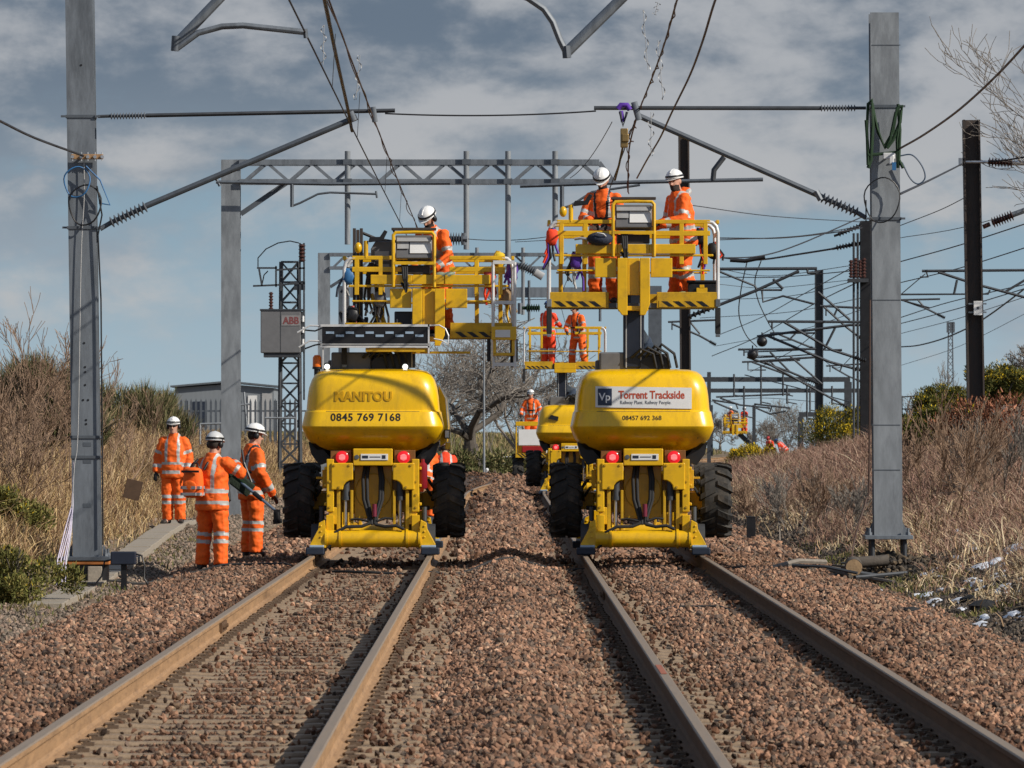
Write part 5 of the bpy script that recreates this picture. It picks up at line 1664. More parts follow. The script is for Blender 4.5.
# ---- cantilevers carried by the two nearest masts
CG = 'cantilevers carrying the overhead wires'
rig('cantilever', 'cantilever with long brace reaching from the kerbside mast over the lower platform', 'cantilever', [
    ('top_tube', STEEL, [([P(146, 115.5, 75), P(395, 110.5, 75)], 0.026), ([P(98, 116.5, 75), P(112, 116, 75)], 0.02)], []),
    ('insulator', INSG, [], [(P(110, 116.2, 75), P(146, 115.5, 75), 0.018, 0.042, 12)]),
    ('brace_tube', GALVD, [([P(146, 206, 75), P(357, 117, 75)], 0.038), ([P(100, 229, 75), P(112, 222, 75)], 0.03)], []),
    ('brace_insulator', INSG, [], [(P(110, 223, 75), P(147, 206, 75), 0.030, 0.072, 9)]),
    ('clamp', GALV, [([P(350, 112, 74.95), P(354, 121, 74.95)], 0.045)], []),
    ('clamp', GALV, [([P(373, 107, 74.95), P(375, 122, 74.95)], 0.035)], []),
], CG, base=P(98, 120, 75))
rig('cantilever', 'cantilever with long brace reaching from the bramble-side mast over the higher platform', 'cantilever', [
    ('top_tube', STEEL, [([P(594, 108, 75), P(822, 108.2, 75)], 0.026), ([P(855, 108, 75), P(866, 108, 75)], 0.02)], []),
    ('insulator', INSG, [], [(P(856, 108, 75), P(820, 108.2, 75), 0.018, 0.042, 12)]),
    ('brace_tube', GALVD, [([P(637, 115, 75), P(822, 197, 75)], 0.036), ([P(858, 213, 75), P(866, 218, 75)], 0.03)], []),
    ('brace_insulator', INSG, [], [(P(858, 213, 75), P(821, 197, 75), 0.028, 0.068, 9)]),
    ('clamp', GALV, [([P(634, 102, 74.95), P(639, 120, 74.95)], 0.04)], []),
    ('clamp', GALV, [([P(816, 191, 74.95), P(821, 200, 74.95)], 0.04)], []),
], CG, base=P(866, 120, 75))
wire('thin span wire joining the tips of the two nearest cantilevers', [P(385, 113.5, 75), P(596, 111, 75)], 0.011, WIRE, 0.04)
# registration arms hanging close overhead
rig('registration_arm', 'grey registration arm with a bent steady arm close overhead, before the frayed bundle', 'registration arm', [
    ('tube', GALV, [([P(176, 44, 50), P(222, -4, 50), P(420, -190, 50)], 0.042)], []),
    ('steady_arm', GALV, [([P(176, 49, 49.95), P(198, 33, 49.95), P(222, 26.5, 49.95), P(243, 25.5, 49.95), P(304, 32, 49.95)], 0.026)], []),
    ('clamp', GALVD, [([P(176, 36, 49.95), P(175, 51, 49.95)], 0.035), ([P(305, 29, 49.95), P(306, 38, 49.95)], 0.02)], [])], 'registration arms close overhead', base=P(176, 44, 50))
rig('registration_arm', 'grey registration arm with a curved steady arm meeting in a point above the white-helmeted workers', 'registration arm', [
    ('tube', GALV, [([P(567, 52, 50), P(622, -2, 50), P(800, -180, 50)], 0.045)], []),
    ('steady_arm', GALV, [([P(567, 54, 49.95), P(560, 40, 49.95), P(553, 22, 49.95), P(544, 9, 49.95), P(528, -2, 49.95), P(480, -20, 49.95)], 0.028)], []),
    ('clamp', GALVD, [([P(566, 46, 49.95), P(567, 58, 49.95)], 0.036)], [])], 'registration arms close overhead', base=P(567, 52, 50))

# ---- wires along the two tracks
def along(X, z0, y0, y1, dz=0.0):
    return [Vector((X, y0, z0)), Vector((X, y1, z0 + dz))]
wire('dark contact wire running above the track of the telephone-number machine', [Vector((-1.64, 30, 4.93)), Vector((-1.64, 50, 4.92)), Vector((-1.64, 75, 4.92)), Vector((-1.60, 111, 4.90))], 0.0085, WIRE, 0.02)
wire('frayed catenary bundle above the track of the telephone-number machine', [Vector((-1.61, 30, 5.75)), Vector((-1.61, 75, 5.52)), Vector((-1.60, 111, 5.45)), Vector((-1.60, 176, 5.55))], 0.0095, COPP, 0.10, twist=14)
wire('loose black rope hanging from the frayed bundle to the kerbside cantilever', [P(323, -8, 54), P(337, 60, 64), P(347, 105, 73), P(352, 131, 74.8)], 0.020, BLK, 0.0, n=6, name='rope', cat='rope')
wire('brown contact wire bowing down onto the higher platform', [P(730, -30, 48), P(716, -2, 51), P(703, 40, 56), P(690, 75, 61), P(672, 112, 66), P(660, 138, 71), P(648, 158, 74), P(637, 178, 77.3)], 0.0115, COPP, 0.0, n=6)
wire('frayed catenary bundle above the track of the signed machine', [P(684, -28, 52), P(677, 0, 56), P(664, 45, 64), P(652, 78, 70), P(640, 108, 75), P(636, 120, 75.5), P(629, 150, 77), P(628, 192, 78)], 0.010, COPP, 0.0, n=6, twist=16)
wire('slack catenary running on to the grey portals beyond the higher platform', [P(640, 108, 75), Vector((1.75, 111, 5.5)), Vector((1.75, 176, 5.6)), Vector((2.3, 220, 5.6))], 0.009, WIRE, 0.06)
for k, (x0, y0, x1, y1, lab) in enumerate(((643, 10, 648, 70, 'twisted foil strip dangling from the frayed bundle, highest one'), (651, 112, 651, 156, 'twisted foil strip dangling before the brown contact wire, lowest one'), (658, 40, 663, 100, 'twisted foil strip dangling beside the brown contact wire'), (324, 25, 323, 65, 'twisted foil strip hanging from the black rope'), (360, 55, 356, 100, 'twisted foil strip on the frayed bundle over the kerbside cantilever'), (658, 2, 655, 15, 'short foil strip at the top between the frayed bundle and the curved steady arm'))):
    a, b = P(x0, y0, 70 - 4 * (k % 2)), P(x1, y1, 70 - 4 * (k % 2))
    mb = MB()
    n = 26
    vs, fs = [], []
    for i in range(n + 1):
        t = i / n
        q = (b - a) * t
        an = i * 0.9 + k
        w = Vector((math.cos(an), math.sin(an), 0)) * 0.009
        q = q + Vector((0.03 * math.sin(i * 0.55 + k), 0, 0))
        vs += [q - w, q + w]
    for i in range(n):
        fs.append((2 * i, 2 * i + 1, 2 * i + 3, 2 * i + 2))
    mb.add(vs, fs)
    mb.tube([Vector((0, 0, 0)), (b - a)], 0.0035, 5)
    ob = mb.build('foil_strip', GREYL); ob.location = a
    tag(ob, lab, 'foil strip')
# droppers between catenary and contact wire
for k, Y in enumerate((58, 68, 84, 96)):
    wire('thin dropper wire between bundle and contact wire over the telephone-number machine', [Vector((-1.61, Y, 5.44)), Vector((-1.64, Y, 4.93))], 0.004, WIRE, 0, 2, group='dropper wires over the telephone-number machine', name='dropper')
# hoist hung from the cantilever above the higher platform
ho = thing('chain_hoist', 'small brass-coloured hoist hung on a violet sling from the cantilever tip', 'hoist', P(624, 110, 74.9))
o = P(624, 110, 74.9)
mb = MB(); mb.tube([P(618, 109, 74.85) - o, P(621, 105, 74.85) - o, P(627, 105, 74.85) - o, P(630, 110, 74.85) - o], 0.035, 7); mb.tube([P(621, 111, 74.85) - o, P(623, 122, 74.85) - o], 0.028, 7); mb.build('sling', PURP, ho, smooth=60)
mb = MB(); mb.tube([P(620, 112, 74.83) - o, P(623, 126, 74.83) - o, P(627, 112, 74.83) - o], 0.02, 6); mb.build('hook', STEEL, ho, smooth=60)
mb = MB(); mb.b2(-0.045, 0.05, -0.04, 0.04, -0.47, -0.23); mb.b2(-0.03, 0.06, -0.06, 0.06, -0.40, -0.30); mb.build('hoist_body', M('brass', (0.30, 0.20, 0.08), 0.4, metal=0.6), ho, bevel=0.012)
mb = MB(); mb.tube([P(623, 146, 74.9) - o, P(619, 165, 75.5) - o, P(615, 180, 76.5) - o], 0.014, 6); mb.build('rope_tail', BLK, ho)
wire('fine stay wire slanting down from the hoist to the grey portal', [P(612, 122, 75), P(570, 178, 105)], 0.006, WIRE, 0.1)

# ---- wires fixed to the masts at the sides
wire('black feeder wire coming in from the edge to the rusty clamp on the kerbside mast', [P(-30, 106, 62), P(0, 121, 65), P(35, 138, 70), P(84, 156, 74.8)], 0.015, WIRE, 0.0)
wire('brown feeder wire rising from the bramble-side mast towards the upper corner', [P(899, 149, 74.8), P(925, 134, 71), P(960, 109, 66), P(1000, 72, 61), P(1040, 28, 57)], 0.013, COPP, 0.0)
wire('dark wire from the bramble-side mast up to the brown mast', [P(900, 194, 75), P(930, 180, 95), P(962, 164, 120)], 0.016, WIRE, 0.05)
wire('dark wire leaving the brown mast for the bare tree', [P(984, 162, 120), P(1060, 148, 118)], 0.018, WIRE, 0.05)

# ---- grey truss portals spanning the tracks
def truss_portal(label, Y, xl, xr, ztop, zbot, group, droppers, strut=True):
    root = thing('portal_gantry', label, 'gantry', (xl, Y, gh(xl, Y)), 0, group)
    o = Vector(root.location)
    mb = MB(); w = 0.35
    h = ztop - o.z
    for a, b in ((-w / 2, w / 2),):
        mb.b2(a, b, -w / 2, -w / 2 + 0.03, 0, h); mb.b2(a, b, w / 2 - 0.03, w / 2, 0, h); mb.b2(-0.015, 0.015, -w / 2 + 0.03, w / 2 - 0.03, 0, h)
    mb.build('mast_column', GALVP, root)
    t = MB()
    L = xr - xl
    zt, zb = ztop - 0.05 - o.z, zbot - o.z
    for yy in (-0.22, 0.22):
        t.bar((0.16, yy, zt), (L - 0.22, yy, zt), 0.07, 0.10)
        t.bar((0.16, yy, zb), (L + 0.05, yy, zb), 0.07, 0.09)
        t.bar((L - 0.22, yy, zt), (L + 0.05, yy, zb), 0.05, 0.07)
        n = int(round(L / 0.43))
        dx = (L - 0.4) / n
        for k in range(n):
            x = 0.25 + k * dx
            if k % 2 == 0:
                t.bar((x, yy, zb), (x + dx, yy, zt), 0.035, 0.05)
            else:
                t.bar((x, yy, zt), (x + dx, yy, zb), 0.035, 0.05)
    t.build('truss_boom', GALV, root)
    if strut:
        s = MB(); s.bar((0.18, 0, h - 1.0), (1.05, 0, zb), 0.06, 0.09); s.build('strut', GALVD, root)
    for x, z1 in droppers:
        d = MB(); d.tube([(x - xl, -0.30, z1 - o.z), (x - xl, -0.30, ztop + 0.15 - o.z)], 0.055, 10)
        dd = d.build('drop_tube', GALVP, root, smooth=40)
        for zz in (zt, zb):
            d = MB()
            d.b2(x - xl - 0.08, x - xl + 0.08, -0.36, -0.26, zz - 0.05, zz + 0.05)
            d.build('bracket', GALVD, dd)
    return root
PG = 'grey portal gantries over the tracks'
Yp = 111.0
k = Yp / F
truss_portal('grey truss portal behind the nearest machines, drop tubes hanging from its boom', Yp, (231 - CX) * k, (611 - CX) * k, H + (HY - 160) * k, H + (HY - 182) * k, PG,
             [((348 - CX) * k, H + (HY - 245) * k), ((466.5 - CX) * k, H + (HY - 250) * k), ((508 - CX) * k, H + (HY - 262) * k), ((555 - CX) * k, H + (HY - 240) * k)])
Yp = 176.0
k = Yp / F
truss_portal('second grey truss portal, further off and seen between the two platforms', Yp, (324 - CX) * k, (575 - CX) * k, H + (HY - 253) * k, H + (HY - 268) * k, PG,
             [((477 - CX) * k, H + (HY - 300) * k), ((523 - CX) * k, H + (HY - 315) * k)])
# box girder portal
Yp = 220.0
k = Yp / F
bp_ = thing('portal_gantry', 'portal with a plain grey box girder and a stout column behind the signed machine', 'gantry', ((655 - CX) * k, Yp, gh((655 - CX) * k, Yp)), 0, PG)
o = Vector(bp_.location)
h = H + (HY - 286) * k - o.z
mb = MB(); mb.b2(-0.24, 0.24, -0.2, 0.2, 0, h); mb.build('mast_column', GALVD, bp_)
mb = MB(); mb.b2((350 - CX) * k - o.x, -0.26, -0.15, 0.15, h - 0.42, h - 0.05); mb.build('box_girder', GALV, bp_)
mb = MB(); x = (350 - CX) * k - o.x - 0.22; mb.b2(x - 0.2, x + 0.2, -0.2, 0.2, gh((350 - CX) * k, Yp) - o.z, h); mb.build('far_column', GALVD, bp_)
for px in (529, 600):
    x = (px - CX) * k - o.x
    mb = MB(); mb.tube([(x, -0.2, h - 1.3), (x, -0.2, h + 0.2)], 0.05, 8); mb.build('drop_tube', GALVD, bp_, smooth=40)

# small registration assemblies on the first portal
Y = 110.5
rig('registration_arm', 'registration tube with small drop arm under the first truss portal, beside its column', 'registration arm', [
    ('tube', GALVD, [([P(216, 182, Y), P(330, 184, Y), P(450, 183, Y)], 0.032), ([P(216, 178, Y), P(220, 186, Y)], 0.03)], []),
    ('drop_arm', GALVD, [([P(292, 184, Y), P(292, 207, Y)], 0.034)], []),
    ('steady_arm', GALVD, [([P(292, 206, Y), P(300, 203, Y), P(318, 194, Y), P(330, 192.5, Y), P(376, 194, Y)], 0.020), ([P(376, 191, Y), P(377, 198, Y)], 0.02)], [])], CG, base=P(216, 182, Y))
rig('registration_arm', 'registration tube running from the first truss portal out past the white-helmeted workers', 'registration arm', [
    ('tube', GALVD, [([P(520, 186, Y), P(640, 182, Y), P(763, 179.5, Y)], 0.036)], []),
    ('drop_arm', GALVD, [([P(562, 186, Y), P(562, 210, Y)], 0.04)], []),
    ('steady_arm', GALVD, [([P(562, 208, Y), P(570, 206, Y), P(592, 192, Y), P(640, 185, Y)], 0.022)], []),
    ('hanger', STEEL, [([P(724, 157, Y), P(714, 170, Y), P(713, 180, Y)], 0.05)], [])], CG, base=P(520, 186, Y))
rig('insulator', 'black ribbed insulator on a drop tube next to the crouched worker', 'insulator', [('sheds', INSG, [([P(440, 239, 110), P(450, 239, 110)], 0.03)], [(P(447, 239, 110), P(463, 239, 110), 0.05, 0.12, 6)]), ('fitting', GALV, [([P(463, 239, 110), P(467, 239, 110)], 0.06), ([P(464, 233, 110), P(464, 245, 110)], 0.04)], [])], 'insulators under the portals')
rig('insulator', 'black ribbed insulator with a pale end fitting between the two platforms', 'insulator', [('sheds', INSG, [([P(515, 264, 150), P(521, 265, 150)], 0.05)], [(P(520, 265, 150), P(535, 272, 150), 0.07, 0.13, 7)]), ('fitting', GREYL, [([P(535, 272, 150), P(543, 277, 150)], 0.10)], [])], 'insulators under the portals')
rig('insulator', 'green ribbed insulator behind the worker with the blue helmet', 'insulator', [('sheds', ROPE, [([P(522, 308, 175), P(527, 308, 175)], 0.05)], [(P(526, 308, 175), P(540, 308, 175), 0.06, 0.12, 6)]), ('fitting', GALV, [([P(520, 303, 175), P(520, 314, 175)], 0.07)], [])], 'insulators under the portals')
wire('thin wire crossing between the two platforms', [P(468, 239, 110), P(552, 236, 112)], 0.008, WIRE, 0.05)

# ---- masts of the other line among the brambles
mB = h_mast('mast', 'rusty brown mast standing on the bramble bank with a small white number plate', (976.5 - CX) * 120 / F, 120.0, gh((976.5 - CX) * 120 / F, 120) - 0.1, H + (HY - 120) * 120 / F, 0.34, BRN, lean=-0.11, flange_front=False, group=MG, depth=0.30)
o = Vector(mB.location)
mb = MB(); q = P(978, 308, 119.8) - o; mb.b2(q.x - 0.085, q.x + 0.085, q.y - 0.02, q.y, q.z - 0.14, q.z + 0.14); pl = mb.build('number_plate', WHITE, mB)
mb = MB(); mb.b2(q.x - 0.19, q.x + 0.17, q.y - 0.001, q.y + 0.03, q.z - 0.10, q.z - 0.07); mb.b2(q.x - 0.19, q.x + 0.17, q.y - 0.001, q.y + 0.03, q.z + 0.07, q.z + 0.10); mb.build('plate_strap', GALV, mB)
mb = MB(); mb.lathe((q.x, q.y - 0.021, q.z), (0, -1, 0), [(0, 0.03), (0.003, 0.03)], 10); mb.build('plate_mark', TXTG, pl)
rig('insulator', 'brown ribbed insulator high on the brown mast', 'insulator', [('sheds', INSB, [([P(985, 162, 120), P(990, 162, 120)], 0.03)], [(P(988, 162, 120), P(1013, 163, 120), 0.045, 0.095, 8)]), ('fitting', SILV, [([P(960, 162, 120), P(970, 162, 119.8), P(988, 162, 119.8)], 0.03), ([P(1012, 163, 120), P(1040, 163, 120)], 0.05), ([P(961, 158, 119.9), P(961, 166, 119.9)], 0.05)], [])], 'insulators on the brown mast')
rig('insulator', 'brown ribbed insulator slanting from lower down the brown mast', 'insulator', [('sheds', INSB, [([P(983, 227, 120), P(990, 224, 120)], 0.045)], [(P(992, 223, 120), P(1013, 215, 120), 0.05, 0.11, 8)]), ('fitting', GALV, [([P(1012, 215, 120), P(1045, 203, 120)], 0.055)], [])], 'insulators on the brown mast')

mD = h_mast('mast', 'black mast with a shelf of brown insulators, close beside the rope-draped mast', (866 - CX) * 150 / F, 150.0, gh((866 - CX) * 150 / F, 150) - 0.1, H + (HY - 221) * 150 / F, 0.29, BLK, group=MG)
o = Vector(mD.location)
mb = MB()
for px in (853.5, 857.5):
    q = (px - CX) * 150 / F - o.x; mb.tube([(q, -0.1, 0.0), (q, -0.1, 5.6)], 0.03, 8)
mb.build('conduit', STEEL, mD, smooth=40)
mb = MB(); q = P(858, 280, 149.8) - o; mb.b2(q.x - 0.26, q.x + 0.25, q.y - 0.25, q.y + 0.1, q.z - 0.06, q.z + 0.03); sh = mb.build('shelf', STEEL, mD)
for i, px in enumerate((851, 855.5, 860, 864)):
    mb = MB(); a = P(px, 278, 149.7) - o; b = P(px, 260 - (i % 2) * 2, 149.7) - o; insulator(mb, a, b, 0.035, 0.06, 6); mb.build('post_insulator', INSB, mD, smooth=40)

# ---- cantilevers of the other line (dark, many)
def canti(label, Y, top, brace, steady=None, links=(), r=0.03, ins=True):
    parts = [('top_tube', STEEL, [([P(x, y, Y) for x, y in top], r)], []),
             ('brace_tube', STEEL, [([P(x, y, Y) for x, y in brace], r)], [])]
    if ins:
        a, b = P(*brace[-1], Y), P(*brace[-2], Y) if len(brace) > 1 else None
        L = (b - a).length
        e = a + (b - a) * min(0.8 / L, 0.4)
        parts.append(('insulator', BLK, [], [(a, e, r, r * 2.0, 6)]))
    if steady:
        for s in steady:
            parts.append(('steady_arm', STEEL, [([P(x, y, Y) for x, y in s], r * 0.7)], []))
    if links:
        for s in links:
            parts.append(('link', STEEL, [([P(x, y, Y) for x, y in s], r * 0.9)], []))
    return rig('cantilever', label, 'cantilever', parts, CG)
mP = h_mast('mast', 'slim dark mast rising from the hedge beyond the black mast', (819 - CX) * 240 / F, 240.0, gh((819 - CX) * 240 / F, 240) - 0.1, H + (HY - 270) * 240 / F, 0.33, STEEL, flange_front=False, group=MG)
canti('small dark cantilever seen under the platform of the signed machine', 205.0, [(668, 322), (716, 320)], [(672, 324), (700, 336), (716, 345)], [[(672, 322), (672, 330)]], [[(690, 322), (700, 334)]], 0.035)
canti('dark cantilever with a double tube low over the distant gantry', 300.0, [(742, 362), (800, 360)], [(752, 362), (785, 374), (815, 388)], [[(748, 362), (748, 370), (766, 370)]], [[(770, 361), (780, 372)]], 0.05)
canti('small dark cantilever on the skyline side of the brown mast', 170.0, [(899, 300), (940, 299)], [(905, 301), (925, 308), (945, 318)], None, [[(918, 300), (924, 307)]], 0.028)
mQ = h_mast('mast', 'old brown mast rising behind the signed machine, over the bearded worker', (686.5 - CX) * 130 / F, 130.0, gh(4.0, 130) - 0.1, H + (HY - 135) * 130 / F, 0.235, BRN, lean=-0.06, flange_front=False, group=MG)
for i, (px, py, Y, w) in enumerate(((709, 372, 320, 0.2), (711, 405, 400, 0.25), (754, 405, 400, 0.22))):
    X = (px - CX) * Y / F
    lab = ('thin dark post in front of the distant gantry', 'short distant post on the near side of the far-off raised platform', 'short distant post just past the far-off raised platform')[i]
    h_mast('mast', lab, X, Y, gh(X, Y) - 0.1, H + (HY - py) * Y / F, w, STEEL, group=MG)

canti('dark cantilever reaching out of the old brown mast, crossing braces under a level tube', 129.5, [(817, 268.5), (716, 269)], [(799, 271), (755, 291), (688, 317)], [[(718, 271), (755, 286), (757, 290), (782, 290)], [(762, 291), (763, 302), (783, 296), (814, 304)]], [[(773, 279), (783, 289)], [(807, 268), (808, 273), (816, 273)]], 0.034)
canti('uppermost dark cantilever on the black mast with a long sloping brace', 149.0, [(768, 321.5), (860, 322)], [(784, 322), (832, 350), (866, 361)], [[(772, 322), (772, 328)]], [[(829, 340), (824, 350), (842, 350)], [(818, 292), (850, 320)]], 0.034)
canti('middle dark cantilever on the black mast sloping up to its tip', 151.0, [(757, 336.5), (850, 325), (860, 325)], [(768, 336), (830, 362), (867, 372)], [[(760, 336), (760, 341)]], [[(835, 328), (824, 350)]], 0.034)
canti('dark cantilever on the slim mast with a bundle of level wires', 239.0, [(738, 349.5), (816, 349)], [(747, 357), (790, 372), (819, 384)], [[(744, 349), (744, 356)], [(757, 349), (758, 356), (775, 356)]], [[(770, 352), (790, 372)]], 0.045)
canti('long slack dark cantilever below the others by the slim mast', 238.0, [(760, 361), (818, 357)], [(765, 362), (800, 381), (860, 414)], None, [[(790, 356), (822, 384)]], 0.045)
canti('upper small cantilever close to the slim mast, tube over a short brace', 242.0, [(770, 333), (815, 333)], [(778, 334), (800, 343), (817, 350)], [[(774, 333), (774, 340), (792, 340)]], [[(796, 333), (790, 339)]], 0.04)
canti('thin cantilever in front of the black mast with a steep brace', 160.0, [(820, 306), (862, 308)], [(824, 307), (845, 326), (863, 340)], [[(826, 307), (826, 316)]], [[(838, 307), (834, 316)]], 0.03)
canti('distant cantilever on the post by the far-off raised platform', 395.0, [(712, 400), (738, 404)], [(714, 402), (728, 408), (738, 412)], None, [[(736, 404), (738, 409)]], 0.06, ins=False)
canti('distant cantilever reaching from the second short post', 398.0, [(754, 404), (790, 408)], [(756, 408), (770, 414), (786, 411)], None, [[(772, 406), (770, 412)]], 0.06, ins=False)
canti('far cantilever hung under the lower distant gantry beam', 340.0, [(716, 397), (790, 394)], [(720, 398), (740, 405), (770, 408)], None, [[(744, 396), (744, 406)]], 0.05, ins=False)
canti('far cantilever over the distant trees by the slim mast', 360.0, [(826, 366), (862, 364)], [(832, 367), (848, 376), (862, 382)], [[(830, 366), (830, 372)]], [[(842, 366), (840, 371)]], 0.05)
rig('insulator', 'black strain insulator on the thick wire at the black mast, upper', 'insulator', [('sheds', BLK, [([P(834, 236, 150), P(840, 234, 150)], 0.03)], [(P(838, 234.5, 150), P(862, 225, 150), 0.035, 0.07, 8)])], 'insulators at the black mast')
rig('insulator', 'black strain insulator on the stranded wire at the black mast, lower', 'insulator', [('sheds', BLK, [([P(832, 249, 150), P(837, 248, 150)], 0.03)], [(P(836, 248, 150), P(860, 243, 150), 0.035, 0.075, 8)])], 'insulators at the black mast')
rig('insulator', 'long dark splice in the stranded wire over the level cantilever', 'insulator', [('sheds', BLK, [([P(730, 260, 157), P(745, 261, 157), P(765, 257, 157)], 0.055)], [])], 'insulators at the black mast')
canti('dark cantilever tube crossing the brown mast with a long brace to the edge', 140.0, [(922, 271), (1050, 270)], [(938, 272), (975, 284), (1050, 304)], [[(926, 271), (928, 277), (920, 277)], [(888, 294.5), (988, 294), (990, 290)]], [[(957, 280), (954, 294)], [(1005, 292), (1030, 277)]], 0.032, ins=False)
wire('short steady wire hanging beside the rope-draped mast', [P(901, 300, 140), P(930, 308, 140)], 0.02, WIRE, 0.0)

# weights and small balls hanging on the lines
for px, py, lab in ((762, 341.5, 'dark ball weight hanging over the level cantilevers'), (752.5, 354.5, 'smaller dark ball weight just below and left of the other')):
    mb = MB(); mb.ellip((0, 0, 0), 0.21, 0.21, 0.21, 16, 12); mb.tube([(0, 0, 0.2), (0, 0, 0.36)], 0.03, 6)
    ob = mb.build('ball_weight', BLK, None, smooth=60); ob.location = P(px, py, 236)
    tag(ob, lab, 'weight')

# the many thin wires of the other line
LW = [
    ('very thin wire between the platform and the slim mast, high', [(716, 268, 180), (770, 276, 178), (862, 264, 160)], 0.010, 0),
    ('very thin wire under the crossing braces', [(716, 284, 200), (770, 288, 200), (850, 280, 190)], 0.010, 0),
    ('faint pair of lines crossing behind the level cantilever, upper', [(700, 300, 280), (790, 296, 260), (866, 278, 230)], 0.016, 0),
    ('faint pair of lines crossing behind the level cantilever, lower', [(700, 318, 300), (790, 312, 280), (866, 297, 240)], 0.016, 0),
    ('slack faint line passing in front of the slim mast', [(716, 346, 310), (800, 330, 280), (866, 308, 240)], 0.014, 0),
    ('line running low from the slim mast to the distant gantry', [(819, 330, 240), (790, 352, 270), (750, 372, 320)], 0.016, 0),
    ('short sagging line beside the conduit of the black mast', [(823, 360, 240), (838, 368, 230), (856, 352, 200)], 0.014, 0),
    ('faint top line above the far wires, at the edge', [(899, 238, 200), (960, 228, 190), (1040, 206, 180)], 0.012, 0),
    ('faint lower line passing under the number plate', [(899, 334, 280), (960, 318, 260), (1040, 292, 230)], 0.014, 0),
    ('thin line climbing from the skyline frame to the edge', [(899, 366, 330), (960, 346, 300), (1040, 306, 260)], 0.012, 0),
    ('thin line high between the tall masts', [(899, 226, 130), (940, 210, 126), (968, 196, 121)], 0.009, 0),
    ('thin line from the old brown mast to the black mast', [(690, 205, 131), (770, 216, 138), (862, 222, 149)], 0.010, 0),
    ('pair of level lines seen between the two platforms, upper', [(515, 242, 170), (552, 240, 170)], 0.010, 0),
    ('pair of level lines seen between the two platforms, lower', [(515, 300, 210), (560, 299, 210)], 0.014, 0),
    ('lowest of the thin wires swung from the platform up to the black mast', [(718, 258, 130), (760, 256, 135), (800, 244, 140), (862, 217, 149)], 0.016, 0),
    ('level pair of thin wires from the platform to the black mast, upper', [(718, 238, 130), (780, 238, 138), (830, 233, 145), (862, 228, 149)], 0.016, 0),
    ('level pair of thin wires from the platform to the black mast, lower', [(716, 240, 131), (800, 236, 140), (862, 226, 150)], 0.012, 0),
    ('thick stranded wire rising to the shelf of insulators', [(716, 257, 160), (755, 260, 158), (800, 254, 154), (862, 244, 150)], 0.026, 0),
    ('wire above the level cantilever tube, dipping towards the black mast', [(716, 277, 170), (780, 277, 165), (862, 270, 152)], 0.014, 0),
    ('long faint wire falling from the slim mast to the signed machine', [(716, 336, 300), (760, 318, 280), (800, 296, 255), (862, 262, 200)], 0.018, 0),
    ('lower faint wire falling from the black mast to the signed machine', [(712, 356, 300), (757, 337, 280), (812, 305, 255), (862, 280, 190)], 0.020, 0),
    ('looping jumper wire dropping past the ball weight, outer', [(747, 262, 200), (741, 290, 205), (739, 315, 212), (746, 335, 220), (757, 347, 230)], 0.02, 0),
    ('looping jumper wire dropping past the ball weight, inner', [(761, 261, 200), (755, 280, 205), (758, 300, 212), (768, 322, 225), (774, 332, 232)], 0.02, 0),
    ('highest thin wire crossing the sky past the brown mast', [(899, 262, 150), (960, 245, 140), (1040, 219, 128)], 0.014, 0),
    ('second thin wire crossing behind the brown mast', [(899, 283, 170), (960, 268, 155), (1040, 243, 140)], 0.014, 0),
    ('sagging heavy wire behind the brown mast', [(899, 347, 260), (920, 345, 255), (950, 336, 245), (985, 318, 230), (1040, 277, 205)], 0.030, 0),
    ('pair of faint sloping wires below the cantilever tube, upper', [(899, 318, 260), (950, 302, 240), (1040, 281, 210)], 0.02, 0),
    ('pair of faint sloping wires below the cantilever tube, lower', [(899, 324, 265), (960, 308, 240), (1040, 284, 210)], 0.02, 0),
    ('steep faint wire beside the rope-draped mast', [(899, 296, 200), (925, 274, 190)], 0.016, 0),
    ('bundle of level wires at the ball weights, top strand', [(745, 352, 250), (780, 351, 248), (816, 349, 242)], 0.03, 0),
    ('bundle of level wires at the ball weights, bottom strand', [(750, 358, 250), (790, 356, 248), (816, 354, 242)], 0.03, 0),
    ('faint wires under the distant gantry, falling towards the tiny raised platform', [(708, 402, 420), (760, 398, 400), (820, 402, 360)], 0.02, 0),
    ('long slack wire between the gantries in the distance', [(745, 375, 330), (790, 386, 320), (850, 402, 300)], 0.03, 0),
]
for lab, pts, r, s in LW:
    wire(lab, [P(*q) for q in pts], r, WIRE, s, n=8)

# ---- far gantries
def far_gantry(label, Y, x0, x1, yt, yb, beam_h, droppers, cols):
    k = Y / F
    X1 = (x1 - CX) * k
    root = thing('portal_gantry', label, 'gantry', (X1, Y, gh(X1, Y)), 0, 'dark gantries in the distance')
    o = Vector(root.location)
    mb = MB()
    q0, q1 = P(x0, yt, Y) - o, P(x1, yt, Y) - o
    mb.b2(q0.x, q1.x, -0.2, 0.2, q0.z - beam_h, q0.z)
    bm_ = mb.build('beam', STEEL, root)
    for px in cols:
        mb = MB(); q = P(px, yt, Y) - o; mb.b2(q.x - 0.2, q.x + 0.2, -0.204, 0.204, -0.3, q.z - beam_h - 0.002); mb.build('column', STEEL, root)
    for px, y0_, y1_ in droppers:
        mb = MB(); mb.tube([P(px, y0_, Y - 0.3) - o, P(px, y1_, Y - 0.3) - o], 0.06, 6); mb.tube([P(px, y1_ - 2, Y - 0.3) - o, P(px + 5, y1_ - 1, Y - 0.3) - o, P(px + 10, y1_, Y - 0.3) - o], 0.035, 5)
        mb.build('dropper', STEEL, root)
    return root
far_gantry('distant dark gantry with many droppers, its beam the higher of two', 330, 700, 850, 377, 384, 0.27, [(734, 374, 397), (761, 366, 404), (783, 372, 396), (807, 384, 420), (832, 386, 405)], (848,))
